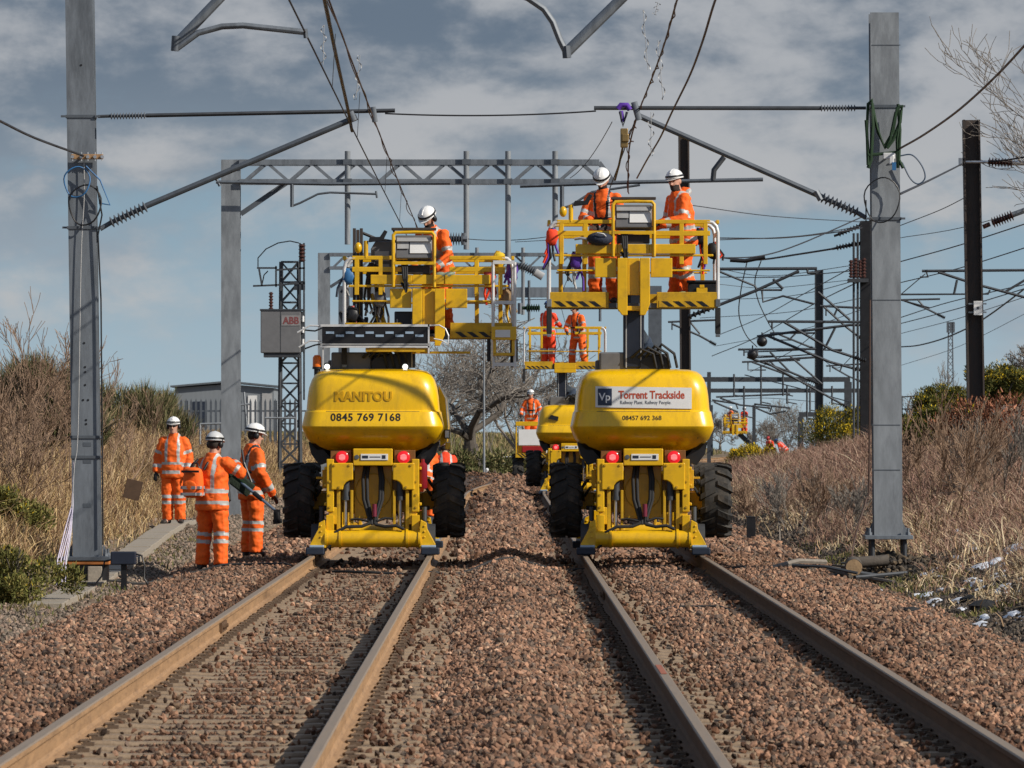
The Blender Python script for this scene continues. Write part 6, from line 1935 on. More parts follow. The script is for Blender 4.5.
far_gantry('distant dark gantry with a slightly lower beam ending at the black mast', 345, 706, 862, 388.5, 394, 0.24, [(744, 386, 418), (787, 385, 404), (810, 384, 412)], (861,))
g3 = far_gantry('farthest small gantry on a single visible post above the distant trees', 450, 799, 857, 412, 416, 0.36, [(838, 412, 426)], (800.5, 856))
# crossbar frame on the skyline and telecom tower
fr = thing('steel_frame', 'low skeletal steel frame on the skyline beside the rope-draped mast', 'steel frame', P(902, 421, 300))
o = Vector(fr.location)
mb = MB()
for x0, y0_, x1, y1_ in ((900, 397, 919, 396), (902, 397, 902, 422), (911, 396, 905, 420), (919, 396, 919, 421), (900, 409, 919, 409), (911, 397, 917, 410), (905, 409, 911, 420), (919, 404, 944, 402), (944, 402, 944, 420), (930, 403, 930, 420), (919, 411, 944, 410)):
    mb.bar(P(x0, y0_, 300) - o, P(x1, y1_, 300) - o, 0.07, 0.07)
mb.build('frame', STEEL, fr)
tt = thing('telecom_tower', 'slim lattice telecom tower with antennas far beyond the bramble bank', 'telecom tower', P(950.5, 425, 900))
o = Vector(tt.location)
mb = MB()
top = 103 * 900 / F
for s in (-1, 1):
    for u in (-1, 1):
        mb.bar((s * 0.5, u * 0.5, 0), (s * 0.28, u * 0.28, top), 0.10, 0.10)
n = 16
for i in range(n):
    a, b = i / n, (i + 1) / n
    wa, wb = 0.5 - 0.22 * a, 0.5 - 0.22 * b
    for u in (-1, 1):
        mb.bar((-wa, u * wa, a * top), (wb, u * wb, b * top), 0.06, 0.06); mb.bar((wa, u * wa, a * top), (-wb, u * wb, b * top), 0.06, 0.06)
        mb.bar((u * wa, -wa, a * top), (u * wb, wb, b * top), 0.06, 0.06)
mb.build('lattice', GALV, tt)
for x in (-0.45, 0.0, 0.45):
    mb = MB(); mb.b2(x - 0.16, x + 0.16, -0.5, -0.3, top - 1.6, top); mb.build('antenna', GALVD, tt)

# ---- transformer on a lattice tower
tx = thing('transformer_tower', 'lattice tower carrying a grey transformer box with a maker mark, behind the fence', 'transformer tower', (-6.02, 165.0, gh(-6.02, 165.0) - 0.05))
o = Vector(tx.location)
mb = MB()
topz = P(290, 262, 165).z - o.z
def leg(s, u, t):
    w = 0.29 - 0.05 * t
    return Vector((s * w + 0.20 * 0, u * w, topz * t))
cx0 = P(290, 400, 165).x - o.x
for s in (-1, 1):
    for u in (-1, 1):
        mb.bar(leg(s, u, 0) + Vector((cx0, 0, 0)), leg(s, u, 1) + Vector((cx0, 0, 0)), 0.07, 0.07)
n = 11
for i in range(n):
    a, b = i / n, (i + 1) / n
    for u in (-1, 1):
        mb.bar(leg(-1, u, a) + Vector((cx0, 0, 0)), leg(1, u, b) + Vector((cx0, 0, 0)), 0.045, 0.045)
        mb.bar(leg(1, u, a) + Vector((cx0, 0, 0)), leg(-1, u, b) + Vector((cx0, 0, 0)), 0.04, 0.04)
        mb.bar(leg(-1, u, b) + Vector((cx0, 0, 0)), leg(1, u, b) + Vector((cx0, 0, 0)), 0.045, 0.045)
mb.build('lattice', STEEL, tx)
mb = MB()
b0, b1 = P(261, 353, 164.2) - o, P(301, 311, 164.2) - o
mb.b2(b0.x, b1.x, -1.1, -0.36, b0.z, b1.z)
bxo = mb.build('transformer_box', M('transformer_grey', (0.15, 0.15, 0.155), 0.5, var=0.1), tx, bevel=0.02)
mb = MB(); mb.b2(b0.x - 0.02, b1.x + 0.10, -1.12, -0.34, b1.z + 0.003, b1.z + 0.05); mb.b2(b0.x + 0.08, b1.x - 0.03, -1.05, -0.4, b0.z - 0.12, b0.z - 0.003); mb.b2(b1.x + 0.002, b1.x + 0.10, -1.0, -0.4, b0.z + 0.03, b1.z - 0.02); mb.b2((b0.x + b1.x) / 2 - 0.008, (b0.x + b1.x) / 2 + 0.008, -1.106, -1.101, b0.z + 0.02, b1.z - 0.02)
mb.build('casing', STEEL, bxo, bevel=0.01)
q = P(291, 320.5, 163.9) - o
mb = MB(); mb.b2(q.x - 0.26, q.x + 0.26, -1.112, -1.106, q.z - 0.14, q.z + 0.14); mp_ = mb.build('maker_plate', M('pale_plate', (0.26, 0.25, 0.25), 0.5), bxo)
text_mesh('maker_lettering', 'ABB', 0.27, M('dull_red_letter', (0.20, 0.06, 0.06), 0.5, var=0), mp_, (q.x, -1.114, q.z - 0.01), bold=0.008, sx=0.9)
for z in (0.22, 0.55, 0.85):
    mb = MB(); zz = b0.z + z; mb.tube([(b1.x + 0.06, -1.03, zz), (b1.x + 0.06, -1.03, zz + 0.16)], 0.035, 8); mb.build('bushing', WHITE, bxo)
mb = MB()
pp = lambda x, y: P(x, y, 164.5) - o
for a, b in (((257, 268), (277, 268)), ((253, 286), (277, 285)), ((276, 266), (276, 287)), ((259, 269), (262, 286)), ((277, 270), (305, 268)), ((277, 285), (305, 283)), ((300, 243), (300, 310)), ((304, 243), (304, 400))):
    mb.bar(pp(*a), pp(*b), 0.05, 0.05)
mb.b2(pp(294, 281).x, pp(305, 281).x, -0.5, -0.36, pp(294, 290).z, pp(294, 281).z)
mb.build('bracket', STEEL, tx)
mb = MB()
mb.tube([pp(258, 268), pp(258, 258), pp(266, 249), pp(278, 243), pp(290, 241), pp(299, 243)], 0.018, 6); mb.tube([pp(262, 285), pp(264, 275), pp(268, 271)], 0.018, 6); mb.tube([pp(304, 330), pp(315, 331), pp(322, 328)], 0.025, 6); mb.tube([pp(304, 349), pp(315, 345), pp(322, 344)], 0.025, 6)
mb.build('cable', BLK, tx, smooth=60)
mb = MB(); insulator(mb, pp(271, 310), pp(271, 292), 0.04, 0.065, 6); insulator(mb, pp(302, 262), pp(302, 244), 0.05, 0.10, 5); mb.build('insulator', INSB, tx, smooth=45)
# ================================================================== PLANTS, FENCE, BUILDING
def in_view(x, y, m=2.3):
    return np.abs(x) < 0.088 * y + m

def blades(name, x, y, hgt, wid, cols, label, cat, lean=0.35, z=None, group=None, kind='stuff', jitter=0.35, curl=0.25, mat=None):
    n = len(x)
    z = ground_h(x, y) - 0.02 if z is None else z
    base = np.stack([x, y, z], 1)
    az = rng.uniform(0, 2 * np.pi, n)
    ln = rng.normal(0, lean, n)
    d = np.stack([np.cos(az) * ln, np.sin(az) * ln * 0.6, np.ones(n)], 1)
    d /= np.linalg.norm(d, axis=1)[:, None]
    side = np.stack([np.cos(az * 1.7), np.sin(az * 1.7) * 0.35, rng.normal(0, 0.1, n)], 1)
    side /= np.linalg.norm(side, axis=1)[:, None]
    bend = np.stack([rng.normal(0, curl, n), rng.normal(0, curl, n), -np.abs(rng.normal(0, curl * 0.6, n))], 1)
    w = wid[:, None] / 2
    h = hgt[:, None]
    p1 = base + d * h * 0.5
    p2 = p1 + (d + bend * 0.7) * h * 0.3
    p3 = p2 + (d + bend * 1.6) * h * 0.25
    V = np.stack([base - side * w, base + side * w, p1 - side * w * 0.9, p1 + side * w * 0.9, p2 - side * w * 0.6, p2 + side * w * 0.6, p3], 1)
    f = np.array([[0, 1, 3], [0, 3, 2], [2, 3, 5], [2, 5, 4], [4, 5, 6]])
    Fc = f[None] + 7 * np.arange(n)[:, None, None]
    c = np.array(cols)[rng.integers(0, len(cols), n)] * rng.uniform(1 - jitter, 1 + jitter, (n, 1))
    C = np.repeat(c[:, None], 7, 1)
    o = mesh_np(name, V.reshape(-1, 3), Fc.reshape(-1, 3), mat or TINT, C.reshape(-1, 3))
    return tag(o, label, cat, group, kind)

def area(n, x0, x1, y0, y1, fn=None, pw=1.0):
    y = y0 + (y1 - y0) * rng.uniform(0, 1, n) ** pw
    x = rng.uniform(x0, x1, n)
    k = in_view(x, y)
    if fn is not None:
        k &= rng.uniform(size=n) < fn(x, y)
    return x[k], y[k]

TAN = [(0.52, 0.37, 0.18), (0.44, 0.30, 0.14), (0.58, 0.44, 0.25), (0.32, 0.20, 0.10), (0.24, 0.145, 0.08)]
REDB = [(0.25, 0.145, 0.105), (0.32, 0.20, 0.145), (0.19, 0.11, 0.085), (0.40, 0.29, 0.21), (0.28, 0.17, 0.13)]

# melting snow on the right bank
rs = np.random.default_rng(9)
SNOWS = []
V, Fc = [], []
off = 0
spots = []
for _ in range(64):
    px = rs.uniform(880, 1040); py = 553 + (px - 880) * 0.30 + rs.normal(0, 10)
    Y = 1.85 * F / (py - HY) * 0.93
    spots.append(((px - CX) * Y / F, Y))
for (cx_, cy_) in spots:
    n = 9
    R0 = rs.uniform(0.06, 0.24)
    ring = [(cx_, cy_)] 
    pts = []
    for i in range(n):
        a = 2 * np.pi * i / n
        rad = R0 * rs.uniform(0.5, 1.3)
        pts.append((cx_ + rad * np.cos(a) * 0.8, cy_ + rad * np.sin(a) * 3.0))
    zc = gz(cx_, cy_)
    SNOWS.append((cx_, cy_, R0))
    V.append((cx_, cy_, zc + 0.03 + 0.015 * rs.uniform()))
    for (a, b) in pts:
        V.append(((a + cx_) / 2, (b + cy_) / 2, gz((a + cx_) / 2, (b + cy_) / 2) + 0.027))
    for (a, b) in pts:
        V.append((a, b, gz(a, b) - 0.02))
    for i in range(n):
        j = (i + 1) % n
        Fc.append((off, off + 1 + i, off + 1 + j)); Fc.append((off + 1 + i, off + 1 + n + i, off + 1 + n + j)); Fc.append((off + 1 + i, off + 1 + n + j, off + 1 + j))
    off += 1 + 2 * n
tag(mesh_np('snow', np.array(V), np.array(Fc), SNOW, smooth=True), 'patches of melting snow at the foot of the bramble bank', 'snow', kind='stuff')


def no_snow(x, y):
    k = np.ones(len(x))
    for a, b, r in SNOWS:
        k *= 1 - 0.72 * ((((x - a) / (r * 0.85)) ** 2 + ((y - b + r * 2.0) / (r * 4.0)) ** 2) < 1)
    return k

# left bank: dead grass
x, y = area(440000, -22, -4.8, 74, 200, lambda x, y: smooth01((-5.5 - 0.35 * smooth01((92 - y) / 8) + 0.6 * smooth01((y - 103) / 8) - x) / 0.5) * (0.55 + 0.45 * wob(x, y, 0.9)), 1.3)
hg = (0.30 + 0.30 * rng.uniform(size=len(x))) * (1 + 0.4 * wob(x, y, 1.7)) * (0.55 + 0.45 * smooth01((-5.6 - x) / 1.2)) * (1 + 0.25 * smooth01((y - 110) / 50))
blades('grass', x, y, hg, rng.uniform(0.005, 0.011, len(x)) * (1 + y / 220), TAN + [(0.24, 0.15, 0.09), (0.16, 0.10, 0.065)], 'long dead tan grass covering the bank behind the kerbside mast', 'grass', lean=0.55, curl=0.6)
# left bank: tangled brown stems (undergrowth)
x, y = area(52000, -18, -5.9, 82, 150, lambda x, y: smooth01((-6.2 - x) / 1.0) * np.clip(0.25 + 0.9 * wob(x, y, 0.7, 4.0), 0, 1), 1.2)
hg = rng.uniform(0.6, 1.5, len(x)) * (0.75 + 0.25 * wob(x, y, 1.1))
blades('undergrowth', x, y, hg, rng.uniform(0.006, 0.011, len(x)), [(0.33, 0.21, 0.125), (0.42, 0.29, 0.17), (0.23, 0.14, 0.085), (0.48, 0.35, 0.21)], 'tangle of brown bramble stems on the bank behind the kerbside mast', 'brambles', lean=0.7, curl=0.5)
# right bank: red-brown brambles and tan grass
x, y = area(260000, 4.4, 16, 58, 175, lambda x, y: smooth01((x - 4.85 - 0.5 * wob(y, x, 0.5)) / 0.9) * (0.6 + 0.4 * wob(x, y, 1.0)), 1.25)
hg = rng.uniform(0.3, 0.78, len(x)) * (0.8 + 0.3 * wob(x, y, 0.8, 2.0)) * (0.45 + 0.55 * smooth01((y - 68) / 14)) * (0.5 + 0.5 * smooth01((x - 4.8) / 1.3))
sk = rng.uniform(size=len(x)) < no_snow(x, y); x, y, hg = x[sk], y[sk], hg[sk]
blades('undergrowth', x, y, hg, rng.uniform(0.005, 0.010, len(x)) * (1 + y / 250), REDB, 'mass of red-brown brambles on the bank behind the rope-draped mast', 'brambles', lean=0.8, curl=0.7)
x, y = area(200000, 4.6, 16, 52, 150, lambda x, y: smooth01((x - 4.8 - 0.35 * wob(y, x, 0.9)) / 0.5) * np.clip(0.5 + 0.8 * wob(x, y, 1.1, 6.0), 0, 1) * (1 - 0.65 * smooth01((x - 5.6) / 1.2) * smooth01((y - 74) / 12)), 1.4)
hg = rng.uniform(0.16, 0.5, len(x)) * (0.8 + 0.4 * wob(x, y, 2.1)) * (0.6 + 0.4 * smooth01((x - 4.9) / 0.8))
sk = rng.uniform(size=len(x)) < no_snow(x, y); x, y, hg = x[sk], y[sk], hg[sk]
blades('grass', x, y, hg, rng.uniform(0.008, 0.015, len(x)) * (1 + y / 200), [(0.50, 0.39, 0.24), (0.42, 0.31, 0.18), (0.56, 0.46, 0.31), (0.33, 0.22, 0.13), (0.24, 0.15, 0.10)], 'dead straw-coloured grass at the foot of the bramble bank', 'grass', lean=0.9, curl=0.9)
# far ground beyond the machines
x, y = area(70000, -30, 34, 200, 420, lambda x, y: (np.abs(x - curve_off(y)) > 4.8) * 1.0, 1.0)
hg = rng.uniform(0.2, 0.5, len(x))
blades('grass', x, y, hg, rng.uniform(0.04, 0.08, len(x)), [(0.16, 0.15, 0.06), (0.22, 0.18, 0.09), (0.12, 0.12, 0.05), (0.28, 0.21, 0.11)], 'rough green-brown grass far along the line', 'grass')
# small weeds in the cess
x, y = area(9000, -5.9, -4.6, 55, 100, lambda x, y: np.clip(wob(x, y, 2.2), 0, 1))
blades('weeds', x, y, rng.uniform(0.04, 0.14, len(x)), rng.uniform(0.012, 0.025, len(x)), [(0.10, 0.11, 0.035), (0.18, 0.15, 0.06), (0.25, 0.19, 0.10)], 'short weeds and moss in the gravel beside the kerb', 'weeds', lean=0.8)
x, y = area(16000, 4.2, 5.4, 60, 95, lambda x, y: np.clip(0.2 + wob(x, y, 2.0), 0, 1))
blades('weeds', x, y, rng.uniform(0.03, 0.12, len(x)), rng.uniform(0.012, 0.025, len(x)), [(0.09, 0.10, 0.03), (0.14, 0.13, 0.045), (0.25, 0.19, 0.10)], 'mossy green weeds along the ballast edge below the bramble bank', 'weeds', lean=0.8)

# ---- branching plants
def branches(seed, start, direction, length, radius, levels, spread=0.6, kids=4, wander=0.18, up=0.12, shrink=0.68, segs=4, gnarl=0.0, maxseg=14000, flat=1.0):
    r = random.Random(seed)
    S = []
    def grow(p, d, L, rad, lv):
        if len(S) > maxseg: return
        q = Vector(p); dd = Vector(d)
        n = segs if lv > 0 else 3
        for i in range(n):
            dd = dd + Vector((r.gauss(0, wander + gnarl), r.gauss(0, (wander + gnarl) * flat), r.gauss(0, wander) + up * (1 if lv < 3 else 0.5)))
            dd.normalize()
            q2 = q + dd * (L / n)
            ra = rad * (1 - 0.55 * i / n); rb = rad * (1 - 0.55 * (i + 1) / n)
            S.append((q, q2, ra, rb))
            if lv > 0 and (i > 0 or lv < levels):
                for _ in range(kids if i == n - 1 else max(1, kids // 2)):
                    ax = Vector((r.gauss(0, 1), r.gauss(0, 1) * flat, r.gauss(0, 0.6)))
                    e = (dd + ax.normalized() * r.uniform(spread * 0.6, spread * 1.5)).normalized()
                    grow(q2, e, L * shrink * r.uniform(0.7, 1.15), rb * 0.62, lv - 1)
            q = q2
    grow(Vector(start), Vector(direction).normalized(), length, radius, levels)
    return S

def seg_mesh(name, S, mats, parent=None, rmin=0.004, thick=0.0, nside=4):
    a = np.array([s[0][:] for s in S]); b = np.array([s[1][:] for s in S])
    ra = np.maximum(np.array([s[2] for s in S]), rmin); rb = np.maximum(np.array([s[3] for s in S]), rmin)
    d = b - a
    d /= np.maximum(np.linalg.norm(d, axis=1), 1e-6)[:, None]
    t = np.where(np.abs(d[:, 2:3]) < 0.9, np.array([[0, 0, 1.0]]), np.array([[1.0, 0, 0]]))
    s = np.cross(d, t); s /= np.linalg.norm(s, axis=1)[:, None]
    u = np.cross(d, s)
    V = []
    for k in range(nside):
        an = 2 * np.pi * k / nside
        o = s * np.cos(an) + u * np.sin(an)
        V.append(a + o * ra[:, None]); V.append(b + o * rb[:, None])
    V = np.stack(V, 1)
    f = []
    for k in range(nside):
        i, j = 2 * k, 2 * ((k + 1) % nside)
        f += [[i, j, j + 1], [i, j + 1, i + 1]]
    Fc = np.array(f)[None] + (2 * nside) * np.arange(len(S))[:, None, None]
    return mesh_np(name, V.reshape(-1, 3), Fc.reshape(-1, 3), mats, None, parent)

def bare_tree(label, x, y, height, radius, seed, levels=5, spread=0.7, kids=3, twig=0.010, bark=None, maxseg=14000, group='bare trees', trunk_frac=0.3, name='bare_tree', lean=(0, 0), wander=0.16, gnarl=0.05, cat='tree', up=0.10, zb=None):
    z = gh(x, y) if zb is None else zb
    root = thing(name, label, cat, (x, y, z - 0.05), 0, group)
    bark = bark or BARK
    tr = branches(seed, (0, 0, 0), (lean[0], lean[1], 1), height * trunk_frac, radius, 0, wander=0.05, up=0.2)
    p, rad = tr[-1][1], tr[-1][3] * 1.3
    seg_mesh('trunk', [(q0, q1, r0 * 1.0, r1 * 1.2) for q0, q1, r0, r1 in tr], bark, root, nside=10)
    S = []
    r = random.Random(seed + 99)
    n0 = 5
    for k in range(n0):
        a = 2 * math.pi * k / n0 + r.uniform(-0.4, 0.4)
        d = Vector((math.cos(a) * spread * 1.25, math.sin(a) * spread, 1.0 * r.uniform(0.5, 1.2)))
        S += branches(seed * 13 + k, p - Vector((0, 0, height * 0.05 * k / n0)), d, height * 0.30 * r.uniform(0.8, 1.2), rad * 0.62, levels - 1, spread, kids, wander, up, 0.66, 4, gnarl, maxseg // n0)
    big = [q for q in S if q[2] > 0.035]
    fine = [q for q in S if q[2] <= 0.035]
    if big:
        seg_mesh('limbs', big, bark, root, nside=6)
    seg_mesh('crown', fine, BARKL, root, rmin=twig)
    return root

def shrub(label, x, y, height, seed, stems=7, levels=3, twig=0.006, col=None, spread=0.5, group='bare shrubs', name='bare_shrub', cat='shrub', fan=0.45):
    root = thing(name, label, cat, (x, y, gh(x, y) - 0.04), 0, group)
    r = random.Random(seed)
    S = []
    for k in range(stems):
        d = Vector((r.gauss(0, fan), r.gauss(0, fan), 1))
        S += branches(seed * 7 + k, (r.uniform(-0.2, 0.2), r.uniform(-0.2, 0.2), 0), d, height * r.uniform(0.4, 0.62), 0.016, levels, spread, 3, 0.13, 0.10, 0.62, 4, 0.0, 1600)
    seg_mesh('stems', S, col or BARK, root, rmin=twig, nside=3)
    return root

def leafy_bush(label, x, y, rx, ry, rz, n, cols, seed, name='gorse_bush', leaf=0.05, flower=0.0, group='gorse bushes', spiky=0.6, cat='bush', zoff=0.0, stems=True, clumps=11, wr=0.22, up=0.55):
    r = np.random.default_rng(seed)
    root = thing(name, label, cat, (x, y, gh(x, y) - 0.05 + zoff), 0, group)
    # several overlapping lobes of leaf clumps
    cl = np.stack([r.normal(0, 0.48, clumps) * rx, r.normal(0, 0.45, clumps) * ry, (0.25 + 0.75 * r.uniform(0, 1, clumps)) * rz], 1)
    cr = r.uniform(0.22, 0.5, clumps) * min(rx, rz)
    k = r.integers(0, clumps, n)
    dv = r.normal(size=(n, 3)); dv /= np.linalg.norm(dv, axis=1)[:, None]
    rad = cr[k] * r.uniform(0.35, 1.12, n) ** 0.6
    pos = cl[k] + dv * rad[:, None]
    pos[:, 2] = np.maximum(pos[:, 2], 0.03)
    dirs = dv * spiky + np.array([0, 0, up]) + r.normal(0, 0.4, (n, 3))
    dirs /= np.linalg.norm(dirs, axis=1)[:, None]
    sd = np.cross(dirs, r.normal(size=(n, 3))); sd /= np.linalg.norm(sd, axis=1)[:, None]
    L = leaf * r.uniform(0.6, 1.7, n)[:, None]
    W = leaf * wr * r.uniform(0.7, 1.4, n)[:, None]
    V = np.stack([pos - sd * W, pos + sd * W, pos + dirs * L * 0.6 + sd * W * 0.7, pos + dirs * L, pos + dirs * L * 0.6 - sd * W * 0.7], 1)
    f = np.array([[0, 1, 2], [0, 2, 4], [4, 2, 3]])
    Fc = f[None] + 5 * np.arange(n)[:, None, None]
    tone = r.uniform(0.7, 1.3, clumps)[k]
    c = np.array(cols)[r.integers(0, len(cols), n)] * (tone * r.uniform(0.7, 1.3, n))[:, None]
    if flower:
        fl = (r.uniform(size=n) < flower * np.clip(0.5 + (tone - 0.8) * 1.5, 0.1, 2)) & (dv[:, 2] > -0.2)
        c[fl] = np.array([0.62, 0.43, 0.02]) * r.uniform(0.6, 1.15, (fl.sum(), 1))
    mesh_np('foliage', V.reshape(-1, 3), Fc.reshape(-1, 3), TINT, np.repeat(c[:, None], 5, 1).reshape(-1, 3), root)
    if stems:
        S = []
        rr = random.Random(seed)
        for q in range(6):
            S += branches(seed + q, (rr.uniform(-0.15, 0.15) * rx, rr.uniform(-0.15, 0.15) * ry, 0), (rr.gauss(0, 0.5), rr.gauss(0, 0.5), 1), rz * 0.7, 0.018, 1, 0.5, 3, 0.15)
        seg_mesh('stem', S, BARK, root, rmin=0.006, nside=4)
    return root

GG = [(0.065, 0.075, 0.018), (0.10, 0.10, 0.025), (0.045, 0.055, 0.016), (0.15, 0.135, 0.04)]
def at_px(px, Y): return (px - CX) * Y / F
# left foreground bushes
GL = [(0.13, 0.13, 0.035), (0.17, 0.16, 0.05), (0.09, 0.095, 0.028), (0.22, 0.18, 0.06)]
leafy_bush('bright green low gorse bush at the edge, the nearest of two before the kerbside mast', at_px(10, 67.0), 67.0, 0.42, 0.4, 0.62, 12000, GL, 3, leaf=0.04, clumps=20, zoff=-0.02, flower=0.02)
leafy_bush('rounder green gorse bush at the edge, standing behind the nearest one', at_px(4, 82.0), 82.0, 0.45, 0.4, 0.62, 10000, GL, 4, leaf=0.045, clumps=20, zoff=-0.12, flower=0.03)
# evergreen broom on the left skyline
for i, (px, Y, h, rx, lab) in enumerate(((45, 104, 1.5, 0.75, 'tall green broom on the skyline, next to the kerbside mast'), (22, 112, 1.2, 0.7, 'green broom on the skyline at the very edge'), (130, 150, 1.15, 0.9, 'dark green broom at the end of the palisade fence'), (158, 152, 1.25, 0.7, 'feathery green broom against the palisade fence'))):
    X = at_px(px, Y)
    t = leafy_bush(lab, X, Y, rx, 0.6, h, 5500, [(0.075, 0.085, 0.035), (0.11, 0.11, 0.05), (0.16, 0.14, 0.07), (0.20, 0.15, 0.09)], 30 + i, name='broom_bush', leaf=0.30, group='broom bushes', spiky=0.45, zoff=0.15, cat='bush', clumps=10, wr=0.03, up=1.1)
# bare shrubs on the left bank
for i, (px, Y, h, lab) in enumerate(((4, 88, 2.6, 'tall bare shrub at the edge with reaching dark twigs'), (30, 94, 1.9, 'bare shrub between the edge and the kerbside mast'), (62, 98, 2.2, 'bare forked shrub just behind the kerbside mast'), (112, 104, 2.0, 'bare shrub with upright twigs on the open side of the kerbside mast'), (20, 84, 1.4, 'low bare shrub above the green gorse'))):
    shrub(lab, at_px(px, Y), Y, h, 50 + i, stems=4, levels=3, twig=0.0045, col=TWIGB, fan=0.4)
# right: gorse, bramble shrubs with brown leaves
for i, (px, Y, rx, rz, fl, lab) in enumerate(((840, 215, 1.35, 1.5, 0.35, 'big round gorse bush with yellow bloom between slim and black masts'), (996, 132, 0.75, 0.75, 0.40, 'gorse bush in yellow bloom close beside the brown mast foot'), (1008, 126, 0.65, 0.6, 0.2, 'greener gorse bush at the edge next to the blooming one'), (946, 126, 0.55, 0.42, 0.10, 'dark low gorse bush just before the brown mast foot'), (925, 116, 0.5, 0.42, 0.22, 'mixed green and yellow gorse bush among the brambles'), (906, 114, 0.42, 0.45, 0.05, 'dark green gorse bush touching the rope-draped mast'), (952, 114, 0.45, 0.35, 0.12, 'small olive gorse bush lowest on the bramble bank'), (758, 260, 1.1, 0.8, 0.6, 'bright yellow gorse bush beside the tyre of the signed machine'), (936, 142, 0.7, 0.6, 0.1, 'flat-topped olive gorse bush on the skyline below the telecom tower'))):
    leafy_bush(lab, at_px(px, Y), Y, rx, rx * 0.8, rz, 12000, GG, 70 + i, leaf=0.045 if Y < 200 else 0.07, flower=fl, clumps=22, zoff=0.5 if Y < 150 else 0.1)
# russet-leaved beech scrub on the right bank
for i, (px, Y, lab) in enumerate(((985, 100, 'russet-leaved scrub with dry leaves below the brown mast'), (960, 104, 'smaller russet-leaved scrub before the brown mast'), (1015, 96, 'russet-leaved scrub at the edge under the blooming gorse'))):
    leafy_bush(lab, at_px(px, Y), Y, 0.6, 0.5, 0.85, 1300, [(0.20, 0.075, 0.04), (0.28, 0.12, 0.07), (0.13, 0.06, 0.035)], 90 + i, name='russet_scrub', leaf=0.06, group='russet scrub', spiky=0.9, cat='shrub', zoff=0.25, clumps=16)
for i, (px, Y, h, lab) in enumerate(((790, 100, 1.15, 'dense bare thorn shrub beyond the tyre of the signed machine'), (822, 96, 1.1, 'brown thorn shrub left of the rope-draped mast'), (765, 108, 1.0, 'greyish thorn shrub close to the signed machine'), (852, 92, 0.95, 'thorn shrub touching the rope-draped mast'), (955, 82, 1.5, 'slender bare sapling before the brown mast'), (930, 88, 1.2, 'bare shrub between the two tall masts on the bramble bank'), (1005, 84, 1.35, 'bare arching bramble at the edge of the bank'), (975, 92, 1.1, 'bare thorn shrub under the russet scrub'))):
    shrub(lab, at_px(px, Y), Y, h, 110 + i, stems=5, levels=3, twig=0.004, col=BARKL if i % 3 == 0 else TWIGB, fan=0.5)
for i, (px, Y, h, lab) in enumerate(((944, 190, 2.4, 'wispy bare shrub on the skyline at the foot of the telecom tower'), (930, 180, 1.9, 'low wispy shrub beside the skyline steel frame'), (965, 185, 1.9, 'wispy bare shrub touching the brown mast'))):
    shrub(lab, at_px(px, Y), Y, h, 140 + i, stems=7, levels=3, twig=0.006, col=BARKL, fan=0.4)
# trees
bare_tree('large gnarled bare tree standing between the two nearest machines', at_px(472, 232), 232, 10.5, 0.40, 5, levels=5, spread=1.1, kids=2, twig=0.011, maxseg=5200, gnarl=0.22, trunk_frac=0.16, lean=(0.05, 0), up=0.03)
bare_tree('leaning bare tree of grey twigs close behind the trolley', at_px(516, 246), 246, 9.5, 0.22, 8, levels=5, spread=0.9, kids=2, twig=0.011, maxseg=3200, gnarl=0.10, lean=(0.15, 0), bark=BARKL, trunk_frac=0.14)
bare_tree('bare tree of grey twigs seen just past the telephone-number machine', at_px(440, 250), 250, 9.5, 0.22, 9, levels=5, spread=0.9, kids=2, twig=0.011, maxseg=3200, gnarl=0.10, bark=BARKL, trunk_frac=0.14)
for i, (px, Y, h, lab) in enumerate(((455, 262, 4.4, 'twiggy thicket behind the gnarled tree, nearer the telephone-number machine'), (490, 266, 4.8, 'twiggy thicket behind the lamp post'), (522, 262, 4.2, 'twiggy thicket behind the rail trolley'))):
    shrub(lab, at_px(px, Y), Y, h, 200 + i, stems=6, levels=3, twig=0.008, col=BARKL, fan=0.55, group='twiggy thickets')
bare_tree('tall bare tree at the edge whose high twigs reach over the insulators', at_px(1134, 120), 120, 9.4, 0.16, 12, levels=5, spread=0.5, kids=2, twig=0.006, maxseg=7000, gnarl=0.12)
bare_tree('rounded leafing tree at the edge behind the blooming gorse', at_px(1040, 215), 215, 5.8, 0.24, 14, levels=6, spread=0.8, kids=3, twig=0.010, maxseg=16000, bark=BARKL)
bare_tree('small bare tree between the brown mast and the rounded tree', at_px(1000, 225), 225, 3.4, 0.08, 15, levels=5, spread=0.6, kids=3, twig=0.008, maxseg=6000, bark=BARKL)
for i, (px, Y, h, lab) in enumerate(((700, 480, 6.5, 'faint distant tree behind the tyre of the signed machine'), (785, 500, 7.5, 'faint distant tree in front of the farthest gantry'), (765, 490, 5.5, 'faint distant tree behind the tiny stooping workers'), (806, 500, 6.0, 'faint distant tree behind the slim mast'), (720, 470, 4.0, 'faint low distant tree below the tiny raised platform'))):
    bare_tree(lab, at_px(px, Y), Y, h, 0.14, 160 + i, levels=5, spread=0.8, kids=3, twig=0.011, maxseg=6000, bark=BARKL, group='distant bare trees', trunk_frac=0.2)
